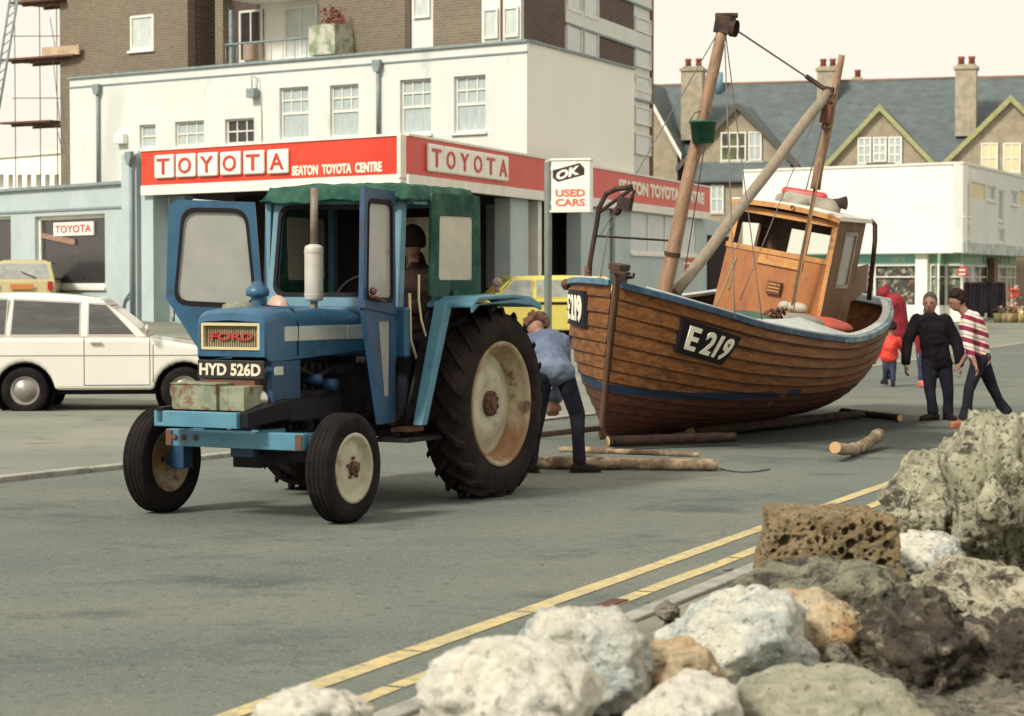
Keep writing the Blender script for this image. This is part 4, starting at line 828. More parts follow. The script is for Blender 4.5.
r9 = random.Random(9)
for k in range(11):
    x = -.72 + .145 * k; h = r9.uniform(1.1, 1.45); t_ = 1.62 + r9.uniform(-.04, .06); w_g = r9.uniform(.09, .13); mb = MB(); mb.hexa([(x - w_g, -.34, t_ - h), (x + w_g, -.30, t_ - h - .05), (x + w_g, .3, t_ - h), (x - w_g, .3, t_ - h), (x - .05, -.24, t_), (x + .06, -.24, t_), (x + .06, .2, t_), (x - .05, .2, t_)])
    mb.build('garment', ['navy', 'dark', 'denimd'][k % 3], st_, bevel=.03)
for i, (px, py, w) in enumerate(((1014, 293, .28), (1013, 311, .32))):
    leafclump('red_goods', at(px, py, 88), (.33 if i else .3, .2, .33), 120, .12, [M['orange'], M['redl'], M['letterw']], ['bunch of red and white toys hanging in the shop doorway', 'bunch of red and white toys standing low by the shop doorway'][i], 'toys', 30 + i, 'red toys outside the shop')
for i in range(6):
    px = 998 + 5.5 * i; p = at(px, 322, 86.5); p.z = 0.02
    b = thing('goods_basket', ['olive', 'tan', 'straw', 'brown', 'yellowish', 'orange'][i] + ' basket of goods, %s of six outside the green shop from the left' % ['first', 'second', 'third', 'fourth', 'fifth', 'sixth'][i], 'basket', p, group='baskets outside the green shop')
    mb = MB(); mb.lathe([(.0, 0), (.14, 0), (.2, .38), (.17, .38), (.12, .1), (0, .1)], ax='z', n=12); mb.build('basket', mat('basket_%d' % i, [(.14, .14, .06), (.28, .2, .11), (.34, .27, .13), (.15, .1, .06), (.34, .28, .1), (.30, .14, .06)][i], .9), b)
    leafclump_p = MB(); r = random.Random(i)
    for k in range(40):
        c = Vector((r.uniform(-.15, .15), r.uniform(-.15, .15), r.uniform(.3, .62))); leafclump_p.add([c + Vector((r.uniform(-1, 1), r.uniform(-1, 1), r.uniform(-1, 1))) * .09 for _ in range(3)], [(0, 1, 2)])
    leafclump_p.build('goods', ['hub', 'canvas', 'bucket', 'plys', 'yellowblind', 'denim'][i], b, fix=False)
# --- street sign on its pole
sp = at(548, 300, 38); sp.z = gz(sp.x, sp.y); sg = thing('street_sign', 'white OK used cars box sign on a grey green pole in front of the garage', 'sign', sp)
zs_ = lambda y: at(548, y, 38).z - sp.z
mb = MB(); mb.tube([(0, 0, -.1), (0, 0, zs_(163))], .066, 12); mb.ball((0, 0, zs_(163)), .066); mb.build('pole', 'steel', sg)
x0 = at(553, 200, 38).x - sp.x; x1 = at(592, 200, 38).x - sp.x; zt_, zb_ = zs_(161), zs_(210.5)
SM = Matrix.Rotation(R(-17), 4, 'Z') 
mb = MB(SM); mb.box(x0, x1 + .02, -.11, .11, zb_, zt_); box = mb.build('sign_box', 'whiteplastic', sg, bevel=.02)
mb = MB(SM); mb.box(x0 - .02, x1 + .04, -.13, .13, zt_, zt_ + .035); mb.box(x0 - .02, x1 + .04, -.13, .13, zb_ - .035, zb_); mb.box(.0, x0, -.03, .03, zb_ + .1, zb_ + .16); mb.box(.0, x0, -.03, .03, zt_ - .16, zt_ - .1); mb.build('bracket', 'white', sg)
w_ = x1 - x0; hh = zt_ - zb_
def T(x, z, rot=0): return SM @ Matrix.Translation((x, -.112, z)) @ Matrix.Rotation(R(90), 4, 'X') @ Matrix.Rotation(R(rot), 4, 'Z')
text('USED', w_ * .78, hh * .15, T(x0 + w_ * .12, zb_ + hh * .27), 'orangel', box, depth=.006, bold=.03); text('CARS', w_ * .78, hh * .15, T(x0 + w_ * .12, zb_ + hh * .08), 'orangel', box, depth=.006, bold=.03)
mb = MB(T(x0 + w_ * .12, zb_ + hh * .56, 14)); W2, H2 = w_ * .78, hh * .25
mb.prism([(.04, 0), (W2, 0), (W2 + .03, H2 * .5), (W2 - .03, H2), (0, H2), (-.03, H2 * .4)], .0, .006, 'z'); mb.build('badge_panel', 'iron', box)
text('OK', W2 * .84, H2 * .72, T(x0 + w_ * .17, zb_ + hh * .60, 14), 'whiteplastic', box, depth=.012, bold=.05, shear=.25)
# ------------------------------------------------------------------ tractor (local x forward, y to its left, origin on the ground below the rear axle)
TA = R(27.5); tloc = V(-.880, 17.63, 0)
tr = thing('tractor', 'old blue farm tractor with open cab doors, green canvas roof and cream wheels', 'tractor', tloc, rot=(0, 0, math.atan2(-math.cos(TA), -math.sin(TA))))
def wheel(name, side, x, y, r, w, rimr, lugs, parent):
    s = side
    t = MB(); hw = w / 2
    prof = [(rimr, -hw * .8), (rimr + (r - rimr) * .3, -hw * .98), (r * .93, -hw * .95), (r * .975, -hw * .8), (r * .985, 0), (r * .975, hw * .8), (r * .93, hw * .95), (rimr + (r - rimr) * .3, hw * .98), (rimr, hw * .8), (rimr - .01, hw * .72), (rimr - .01, -hw * .72), (rimr, -hw * .8)]
    if not lugs:
        prof = [(rimr, -hw * .8), (rimr + (r - rimr) * .4, -hw), (r * .92, -hw * .9)]
        for k in range(4):
            a = -hw * .75 + hw * 1.5 * k / 4; b = -hw * .75 + hw * 1.5 * (k + 1) / 4; prof += [(r, a + .012), (r, b - .012), (r * .965, b - .008), (r * .965, b + .004)]
        prof += [(r * .92, hw * .9), (rimr + (r - rimr) * .4, hw), (rimr, hw * .8), (rimr - .01, hw * .7), (rimr - .01, -hw * .7), (rimr, -hw * .8)]
    t.lathe([(a, b * 1) for a, b in prof], (x, y, r), 'y', 56)
    if lugs:
        n = 22
        for k in range(n):
            for sd in (-1, 1):
                a0 = 2 * math.pi * (k + (.5 if sd > 0 else 0)) / n; pts = []
                for j in range(5):
                    q = j / 4; yy = sd * (hw * 1.0 - hw * 1.02 * q); aa = a0 + .28 * q; rr_ = r * (.955 if j == 0 else .985)
                    pts.append((aa, yy, rr_))
                th = .034 * (1.0)
                vs = []
                for aa, yy, rb in pts:
                    for (da, dr) in ((-th * 1.1, -.02), (-th * .85, .04), (th * .85, .04), (th * 1.1, -.02)):
                        ra = rb + dr - (.03 if yy == pts[0][1] and dr > 0 else 0); vs.append((x + ra * math.cos(aa + da), y + yy, r + ra * math.sin(aa + da)))
                fs = [(i * 4 + c, i * 4 + c + 1, i * 4 + 5 + c, i * 4 + 4 + c) for i in range(4) for c in range(3)] + [(0, 1, 2, 3), (19, 18, 17, 16)]
                t.add(vs, fs, 0)
    tyre = t.build('tyre', 'tyred' if lugs else 'tyre', parent)
    rm = MB(); o = s * hw
    if lugs:
        pr = [(rimr + .012, .80 * o), (rimr + .015, .90 * o), (rimr - .01, .92 * o), (rimr - .03, .78 * o), (rimr - .035, .55 * o), (rimr - .06, .50 * o), (rimr - .075, .0 * o)]
        dk = MB(); dk.lathe([(rimr - .07, .0), (rimr - .10, .02 * o), (rimr * .66, .08 * o), (rimr * .60, .22 * o), (rimr * .42, .30 * o), (rimr * .34, .22 * o), (.02, .22 * o)], (x, y, r), 'y', 48); dk.build('rim_disc', 'rim', parent)
    else:
        pr = [(rimr + .012, .80 * o), (rimr + .014, .92 * o), (rimr - .012, .92 * o), (rimr - .03, .55 * o), (rimr - .045, .45 * o), (rimr * .6, .62 * o), (rimr * .45, .72 * o), (.02, .72 * o)]
    rm.lathe(pr, (x, y, r), 'y', 48)
    pb = [(rimr + .01, -.8 * o), (rimr - .03, -.7 * o), (rimr - .06, -.1 * o), (rimr * .5, .0), (.02, .0)]; rm.lathe(pb, (x, y, r), 'y', 40)
    rim = rm.build('rim', ('rimr' if lugs else 'rim') if y > 0 else 'rimr', parent)
    hb = MB(); yo = y + o * (.24 if lugs else .72); hr = .10 if lugs else .05
    hb.lathe([(hr, yo), (hr, yo + s * .03), (hr * .5, yo + s * .035), (hr * .45, yo + s * (.05)), (.001, yo + s * .055)], (x, 0, r), 'y', 24, sm=False)
    for k in range(8 if lugs else 5):
        a = 2 * math.pi * k / (8 if lugs else 5) + .3; rr_ = hr * .8 if lugs else .07; hb.lathe([(.014, yo - s * .02), (.014, yo + s * (.045 if lugs else .018)), (.001, yo + s * (.046 if lugs else .019))], (x + rr_ * math.cos(a), 0, r + rr_ * math.sin(a)), 'y', 6, sm=False)
    hb.build('hub', 'hub', parent)
def part(name, parent): 
    o = bpy.data.objects.new(name, None); COL.objects.link(o); o.parent = parent; return o
for nm, sd, x, y, r, w, rimr, lug in (('rear_wheel', 1, 0, .745, .73, .36, .478, 1), ('rear_wheel', -1, 0, -.84, .73, .36, .478, 1), ('front_wheel', 1, 2.13, .77, .385, .20, .235, 0), ('front_wheel', -1, 2.13, -.79, .385, .20, .235, 0)):
    wheel(nm, sd, x, y, r, w, rimr, lug, part(nm, tr))
# axles, chassis, engine
mb = MB(); mb.lathe([(.09, -.62), (.12, -.3), (.26, -.22), (.26, .22), (.12, .3), (.09, .62)], (0, 0, .75), 'y', 20); mb.box(-.35, .8, -.22, .22, .50, 1.05); mb.build('rear_axle_housing', 'engine', tr, bevel=.03)
mb = MB(); mb.box(.8, 1.35, -.2, .2, .42, .98); mb.box(1.35, 2.15, -.16, .16, .45, 1.18)
for k in range(7): mb.box(1.42 + .1 * k, 1.47 + .1 * k, .16, .21, .62, 1.1)
mb.box(1.4, 2.0, .17, .27, .82, .9); mb.lathe([(.07, 0), (.07, .2)], (1.55, .26, .6), 'z', 14); mb.lathe([(.05, 0), (.05, .16)], (1.8, .25, .62), 'z', 14)
mb.lathe([(.05, .16), (.05, .26)], (1.65, 0, 1.0), 'y', 12); mb.lathe([(.1, .16), (.1, .24)], (2.02, 0, .82), 'y', 16); mb.box(1.38, 2.1, -.21, -.16, .6, 1.1); mb.box(1.3, 2.2, -.12, .12, .36, .47)
mb.tube([(1.4, .24, 1.05), (1.7, .26, 1.0), (1.95, .24, 1.08)], .022); mb.tube([(1.3, .3, .5), (1.5, .3, .7), (1.5, .25, .9)], .02)
mb.build('engine_block', 'engine', tr, bevel=.015)
for (x, z, r_) in ((1.52, .93, .05), (1.73, .98, .04), (1.62, .72, .055), (1.88, .72, .04)): mb = MB(); mb.lathe([(.001, .20), (r_, .20), (r_, .27), (r_ * .9, .33), (.001, .335)], (x, 0, z), 'y', 12); mb.build('engine_fitting', 'tblued', tr)
# front axle beam, with kingpins
mb = MB(); mb.box(2.06, 2.2, -.55, .55, .50, .62); mb.box(2.0, 2.26, -.1, .1, .44, .7)
for s in (-1, 1): mb.box(2.07, 2.19, s * .62 - .06, s * .62 + .06, .33, .60); mb.tube([(2.13, s * .6, .385), (2.13, s * .74, .385)], .045)
mb.tube([(1.95, -.6, .5), (1.95, .6, .5)], .022)
mb.build('front_axle', 'tblued', tr, bevel=.01)
# front frame: bumper channel, side channels, box of weights
mb = MB(); mb.box(2.64, 2.70, -.44, .26, .675, .785); mb.build('front_bar', 'tlight', tr, bevel=.006)
mb = MB(); mb.hexa([(2.20, .20, .72), (2.66, .265, .68), (2.66, .325, .68), (2.20, .38, .72), (2.20, .20, .86), (2.66, .265, .785), (2.66, .325, .785), (2.20, .38, .86)]); mb.hexa([(1.5, .28, .70), (2.2, .30, .70), (2.2, .38, .70), (1.5, .36, .70), (1.5, .28, .84), (2.2, .30, .86), (2.2, .38, .86), (1.5, .36, .84)]); mb.hexa([(1.5, -.36, .70), (2.7, -.42, .70), (2.7, -.36, .70), (1.5, -.28, .70), (1.5, -.36, .84), (2.7, -.42, .81), (2.7, -.36, .81), (1.5, -.28, .84)]); mb.build('side_channel', 'plateblack', tr, bevel=.006)
mb = MB(); mb.box(2.40, 2.48, -.50, .66, .52, .64); mb.box(2.15, 2.44, -.3, -.2, .55, .65); mb.box(2.15, 2.44, .2, .3, .55, .65); 
for y_ in (-.42, -.34, -.24): mb.lathe([(.022, 2.48), (.022, 2.495), (.001, 2.496)], (0, y_, .585), 'x', 10, 1)
mb.build('axle_bar', ['tlight', 'rust'], tr, bevel=.006)
for a_, b_ in ((-.495, -.44), (.60, .655)): mb = MB(); mb.box(2.482, 2.492, a_, b_, .525, .635); mb.build('end_plate', 'rust', tr, bevel=.004)
mb = MB(); mb.box(2.34, 2.60, -.36, .02, .79, .965); mb.box(2.36, 2.57, .024, .10, .788, .955); mb.box(2.34, 2.58, .106, .24, .788, .96); mb.box(2.33, 2.607, -.368, .02, .966, .978); mb.build('front_weight_box', 'weight', tr, bevel=.01)
# bonnet: rounded section swept along x
def sect(w, zt, zb_, r): 
    p = [(-w, zb_)]
    for k in range(6): t = math.pi - math.pi / 2 * k / 5; p.append((-w + r + r * math.cos(t), zt - r * .8 + r * .8 * math.sin(t)))
    p.append((0, zt + .012))
    for k in range(6): t = math.pi / 2 - math.pi / 2 * k / 5; p.append((w - r + r * math.cos(t), zt - r * .8 + r * .8 * math.sin(t)))
    p.append((w, zb_)); return p
mb = MB(); secs = [(2.39, .285, 1.46, 1.16, .10), (2.35, .30, 1.485, 1.13, .10), (2.19, .305, 1.50, 1.13, .11), (1.9, .305, 1.505, 1.14, .12), (1.2, .31, 1.475, 1.17, .13), (.86, .32, 1.44, 1.17, .13)]
vs = []; n = None
for x, w, a, b, r_ in secs:
    p = sect(w, a, b, r_); n = len(p); vs += [(x, q[0], q[1]) for q in p]
mb.add(vs, [(i * n + k, i * n + k + 1, (i + 1) * n + k + 1, (i + 1) * n + k) for i in range(len(secs) - 1) for k in range(n - 1)], 0, True)
mb.add(vs[-n:], [list(range(n))]); mb.add([vs[0], vs[n - 1], (2.39, .285, 1.16), (.86, .32, 1.17), (.86, -.32, 1.17)], [(0, 1, 3, 4)]); bon = mb.build('bonnet', 'tblue', tr)
mb = MB(); p = sect(.285, 1.46, 1.16, .10); pi = [(q[0] * 1.0 - .006, q[1]) for q in sect(.256, 1.405, 1.20, .03)]
mb.add([(2.39, a, b) for a, b in p] + [(2.395, a, b) for a, b in pi] , [(k, (k + 1) % n, n + (k + 1) % n, n + k) for k in range(n)], 0); 
mb.add([(2.395, a, b) for a, b in pi] + [(2.345, a, b) for a, b in pi], [(k, (k + 1) % n, n + (k + 1) % n, n + k) for k in range(n)] , 0)
mb.build('nose_rim', 'tblue', tr)
mb = MB(); mb.box(2.32, 2.35, -.262, .25, 1.20, 1.405); 
for k in range(26): y_ = -.25 + .49 * k / 25; mb.box(2.35, 2.358, y_ - .004, y_ + .004, 1.205, 1.40)
gr = mb.build('grille', 'grille', tr)
mb = MB(); a, b, c, d = -.255, .243, 1.207, 1.398
for q in ((a, b, c, c + .02), (a, b, d - .02, d), (a, a + .02, c + .02, d - .02), (b - .02, b, c + .02, d - .02)): mb.box(2.356, 2.39, *q)
mb.box(2.35, 2.375, a + .02, b - .02, 1.375, 1.378); mb.build('grille_surround', 'gold', gr, bevel=.004)
TL = lambda x, y, z: M4((x, y, z), (0, 1, 0), (0, 0, 1), (1, 0, 0))
text('FORD', .36, .052, TL(2.362, -.185, 1.275), 'fordred', gr, depth=.015, bold=.03)
# panel under the nose: radiator lower, plate, headlamp
mb = MB(); mb.box(2.17, 2.29, -.27, .24, .72, 1.13)
for k in range(9): mb.box(2.29, 2.305, -.24, .20, .74 + .04 * k, .755 + .04 * k)
mb.build('radiator_screen', mat('stained_screen', (.16, .15, .11), .8, (.07, .05, .04), 6), tr)
for a_, b_ in ((.24, .30), (-.33, -.27)): mb = MB(); mb.box(1.95, 2.31, a_, b_, .72, 1.13); mb.build('side_panel', 'tblued', tr, bevel=.01)
mb = MB(); mb.box(2.19, 2.295, .302, .309, 1.03, 1.09); mb.build('badge', 'strip', tr)
mb = MB(); mb.box(2.39, 2.405, -.275, .285, 1.005, 1.135); npl = mb.build('number_plate', 'numblack', tr, bevel=.004)
text('HYD 526D', .52, .088, TL(2.406, -.255, 1.026), 'numletter', npl, depth=.006, bold=.035)
mb = MB(); mb.box(2.31, 2.39, -.22, -.16, 1.0, 1.02); mb.box(2.31, 2.39, -.26, .2, .955, 1.0); mb.build('plate_bracket', 'rust', tr)
mb = MB(); mb.lathe([(.001, 2.38), (.05, 2.375), (.065, 2.36), (.078, 2.35), (.07, 2.31), (.03, 2.29)], (0, .20, .86), 'x', 20); mb.build('headlamp', 'chrome', tr)
for s in (1, -1): 
    mb = MB(); mb.box(1.35, 2.17, s * .306 - .006, s * .306 + .006, 1.265, 1.37); mb.box(.9, 1.345, s * .313 - .008, s * .313 + .008, 1.262, 1.366); st = mb.build('side_strip', 'strip', tr, bevel=.003)
mb = MB(); mb.box(.92, 1.04, .321, .328, 1.28, 1.35); mb.build('side_badge', 'lamp_r', tr)
mb = MB(); mb.tube([(2.18, -.306, 1.14), (2.18, -.306, 1.40)], .004); mb.tube([(2.0, .307, 1.16), (2.0, .311, 1.38), (2.0, .27, 1.49), (2.0, 0, 1.522)], .006, 6); mb.build('bonnet_seam', 'rubber', tr)
# fuel cap, pre-cleaner
mb = MB(); mb.lathe([(.048, 1.49), (.042, 1.56), (.042, 1.575), (.082, 1.585), (.088, 1.61), (.078, 1.64), (.045, 1.665), (.03, 1.69), (.001, 1.695)], (1.92, -.09, 0), 'z', 24); mb.build('air_pre_cleaner', 'tblue', tr)
mb = MB(); mb.lathe([(.13, 1.48), (.12, 1.52), (.08, 1.54), (.001, 1.55)], (2.05, -.16, 0), 'z', 24); mb.build('bonnet_cap', 'weight', tr)
mb = MB(); mb.lathe([(.05, .0), (.09, .03), (.095, .05), (.001, .06)], (1.10, -.43, 1.49), 'x', 20); mb.build('work_lamp', mat('pinkish_lamp', (.5, .36, .28), .4), tr)
# exhaust
ex = part('exhaust', tr)
mb = MB(); X_, Y_ = 1.46, .10
mb.tube([(X_, Y_, 1.43), (X_, Y_, 1.56)], .028, 16); mb.build('lower_pipe', 'pipe', ex); mb = MB(); mb.tube([(X_, Y_, 1.94), (X_ - .01, Y_, 2.38)], .029, 16); mb.build('stack_pipe', 'pipe', ex)
mb = MB(); mb.lathe([(.03, 1.54), (.065, 1.55), (.070, 1.57), (.070, 1.93), (.065, 1.95), (.03, 1.965)], (X_, Y_, 0), 'z', 28)
mb.lathe([(.073, 1.585), (.073, 1.60)], (X_, Y_, 0), 'z', 28); mb.lathe([(.073, 1.90), (.073, 1.915)], (X_, Y_, 0), 'z', 28); mb.build('silencer', 'muffler', ex)
# cab
cabx = 1.02
mb = MB()
def bar(a, b, w=.03, d=.03): mb.tube([a, b], w, 4, sm=False)
fr = part('cab', tr)
mb = MB()                                                 # windscreen frame with rounded opening
H0, H1, Wd = 1.48, 2.32, .64
def rrect(w0, w1, z0, z1, r, n=5):
    c = [(-w0 + r, z0 + r, 180), (w0 - r, z0 + r, 270), (w1 - r, z1 - r, 0), (-w1 + r, z1 - r, 90)]; p = []
    for cx__, cz_, a in c:
        for k in range(n): t = R(a + 90 * k / (n - 1)); p.append((cx__ + r * math.cos(t), cz_ + r * math.sin(t)))
    return p
def frame_panel(mb, outer, inner, f0, f1):
    n = len(outer)
    vs = [f0(p) for p in outer] + [f0(p) for p in inner] + [f1(p) for p in outer] + [f1(p) for p in inner]
    fs = []
    for k in range(n):
        j = (k + 1) % n; fs += [(k, j, n + j, n + k), (2 * n + k, 3 * n + k, 3 * n + j, 2 * n + j), (k, 2 * n + k, 2 * n + j, j), (n + k, n + j, 3 * n + j, 3 * n + k)]
    mb.add(vs, fs)
fx = lambda z: cabx - .10 * (z - 1.48)
frame_panel(mb, [(a - .03, b) for a, b in rrect(.57, .55, 1.5, 2.33, .02)], [(a - .03, b) for a, b in rrect(.505, .49, 1.59, 2.26, .09)], lambda p: (fx(p[1]) + .02, p[0], p[1]), lambda p: (fx(p[1]) - .03, p[0], p[1]))
mb.build('windscreen_frame', 'cabblue', fr)
mb = MB(); frame_panel(mb, [(a - .03, b) for a, b in rrect(.52, .505, 1.575, 2.275, .09)], [(a - .03, b) for a, b in rrect(.49, .475, 1.605, 2.245, .08)], lambda p: (fx(p[1]) + .028, p[0], p[1]), lambda p: (fx(p[1]) + .005, p[0], p[1])); mb.build('windscreen_seal', 'rubber', fr)
mb = MB(); mb.hexa([(1.0, -.64, 1.12), (1.04, .64, 1.12), (.96, .64, 1.12), (.96, -.64, 1.12), (1.04, -.64, 1.499), (1.04, .64, 1.499), (.96, .64, 1.499), (.96, -.64, 1.499)]); 
mb.box(.9, 1.10, -.50, .50, 1.44, 1.50); mb.build('dashboard', 'tblue', fr, bevel=.02)
mb = MB()
for s in (1, -1):
    a_ = .525 if s > 0 else .605
    mb.hexa([(.97, s * a_, 1.35 if s > 0 else .95), (1.03, s * a_, 1.35 if s > 0 else .95), (1.03, s * (a_ + .05), 1.35 if s > 0 else .95), (.97, s * (a_ + .05), 1.35 if s > 0 else .95), (.91, s * a_, 2.33), (.97, s * a_, 2.33), (.97, s * (a_ + .05), 2.33), (.91, s * (a_ + .05), 2.33)])
    mb.box(-.02, .04, s * .62, s * .67, 1.55, 2.3)
mb.box(-.02, .95, .60, .66, 2.27, 2.33); mb.box(-.02, .95, -.66, -.60, 2.27, 2.33); mb.box(-.02, .04, -.6, .6, 2.27, 2.33)
mb.build('cab_posts', 'cabblue', fr)
# inside: back panel with windows, seat, steering wheel
mb = MB(); mb.box(-.05, -.021, -.66, .66, .95, 1.62); mb.box(-.05, -.021, -.66, -.52, 1.62, 2.3); mb.box(-.05, -.021, .5, .66, 1.62, 2.3); mb.box(-.05, -.021, -.06, .50, 1.62, 1.7); mb.box(-.05, -.021, -.06, .02, 1.7, 2.3); mb.box(-.05, -.021, .02, .5, 2.2, 2.3); mb.box(-.05, -.021, -.52, -.06, 1.62, 2.28); mb.build('rear_wall', 'darkin', fr)
mb = MB(); mb.box(-.045, -.03, .02, .5, 1.7, 2.2); mb.build('rear_window', 'dustglass2', fr)
mb = MB(); mb.tube([(1.0, .0, 1.35), (.68, .0, 1.55)], .02); 
mb.tube([(.68 + .2 * math.sin(t) * -.45, .2 * math.cos(t), 1.55 + .2 * math.sin(t) * .9) for t in [2 * math.pi * k / 20 for k in range(21)]], .014, 6); mb.build('steering_wheel', 'rubber', fr)
mb = MB(); mb.box(-.1, .35, -.24, .24, 1.0, 1.12); mb.box(-.15, -.06, -.22, .22, 1.1, 1.4); mb.box(0, .25, -.15, .15, .8, 1.0); mb.build('seat', 'darkin', fr, bevel=.04)
mb = MB(); mb.box(.2, 1.0, -.6, .6, .52, .56); mb.box(.55, 1.25, .45, .78, .50, .53); mb.build('floor_plate', 'engine', fr)
# green canvas roof and side panels with clear windows
mb = MB(); rl = random.Random(8); N = 22; vs = []
for i in range(N + 1):
    for j in range(N + 1):
        x = -.06 + 1.11 * i / N; y = -.655 + 1.335 * j / N; e = min(i, N - i, j, N - j) / N
        z = 2.40 + .035 * min(1, e * 6) - (.09 if e == 0 else 0) + .022 * noise.noise(Vector((x * 5, y * 5, 1))) + .01 * noise.noise(Vector((x * 18, y * 18, 3)))
        if e == 0: z += .012 * noise.noise(Vector((x * 7, y * 7, 9)))
        vs.append((x, y, z))
n2 = len(vs); vs += [(a, b, c - .02) for a, b, c in vs]
fs = [(i * (N + 1) + j, (i + 1) * (N + 1) + j, (i + 1) * (N + 1) + j + 1, i * (N + 1) + j + 1) for i in range(N) for j in range(N)]
ed = [(i, 0) for i in range(N)] + [(N, j) for j in range(N)] + [(i, N) for i in range(N, 0, -1)] + [(0, j) for j in range(N, 0, -1)]; idx = [i * (N + 1) + j for i, j in ed]
fs2 = [tuple(n2 + q for q in f[::-1]) for f in fs]; sk = [(idx[k], idx[(k + 1) % len(idx)], n2 + idx[(k + 1) % len(idx)], n2 + idx[k]) for k in range(len(idx))]
mb.add(vs, fs + fs2 + sk, 0, True); mb.build('canvas_roof', 'tarp', fr)
for s in (1, -1):
    mb = MB(); f = lambda off: (lambda p: (p[0] + .36, s * (.675 + off + .012 * noise.noise(Vector((p[0] * 6, p[1] * 6, 2)))), p[1]))
    frame_panel(mb, rrect(.40, .38, 1.57, 2.36, .03), [(a + .0, b) for a, b in rrect(.27, .27, 1.70, 2.19, .03)], f(.02), f(0)); mb.build('canvas_side', 'tarp', fr)
    mb = MB(); mb.prism([(a + .36, b) for a, b in rrect(.275, .275, 1.695, 2.195, .02)], s * .677, s * .686, 'y'); mb.build('side_window', 'clearpl', fr)
# mudguards
for s in (1, -1):
    g_ = part('mudguard', tr); mb = MB(); pr = [(.66, 1.52), (.55, 1.575), (.0, 1.59), (-.32, 1.57), (-.50, 1.51)]
    pts = pr + [(a, b - .03) for a, b in reversed(pr)]; mb.prism(pts, s * .60, s * 1.0, 'y'); 
    mb.prism([(.66, 1.515), (-.32, 1.56), (-.50, 1.505), (-.50, 1.46), (-.32, 1.50), (0, 1.52), (.55, 1.51), (.66, 1.45)], s * .98, s * 1.003, 'y'); mb.build('mudguard_top', 'tlight', g_, bevel=.008)
    mb = MB(); mb.hexa([(1.0, s * .72, .62), (1.08, s * .72, .62), (1.08, s * .80, .62), (1.0, s * .80, .62), (.60, s * .70, 1.54), (.71, s * .70, 1.54), (.71, s * .80, 1.54), (.60, s * .80, 1.54)]); mb.build('mudguard_brace', 'tlight', g_, bevel=.006)
    mb = MB(); mb.prism([(.62, 1.52), (-.5, 1.52), (-.4, .95), (.5, .85), (.98, .62)], s * .585, s * .61, 'y'); mb.build('inner_panel', 'engine', g_)
    mb = MB(); mb.tube([(-.12, s * .8, 1.6), (-.12, s * .8, 1.66)], .02); mb.ball((-.12, s * .8, 1.68), .04); mb.build('indicator_lamp', 'pinkboard', g_)
mb = MB(); mb.box(.88, 1.12, .56, .70, .57, .60); mb.box(.8, 1.18, -.86, -.62, .50, .545); mb.build('step', 'rust', tr)
mb = MB(); mb.tube([(.6, .55, .9), (.9, .6, 1.25), (.95, .62, 1.6)], .012); mb.tube([(.93, .69, 1.74), (.95, .70, 1.55), (.93, .71, 1.40), (.88, .72, 1.28)], .009); mb.build('grab_handle', mat('cream_handle', (.6, .55, .3), .5), tr)
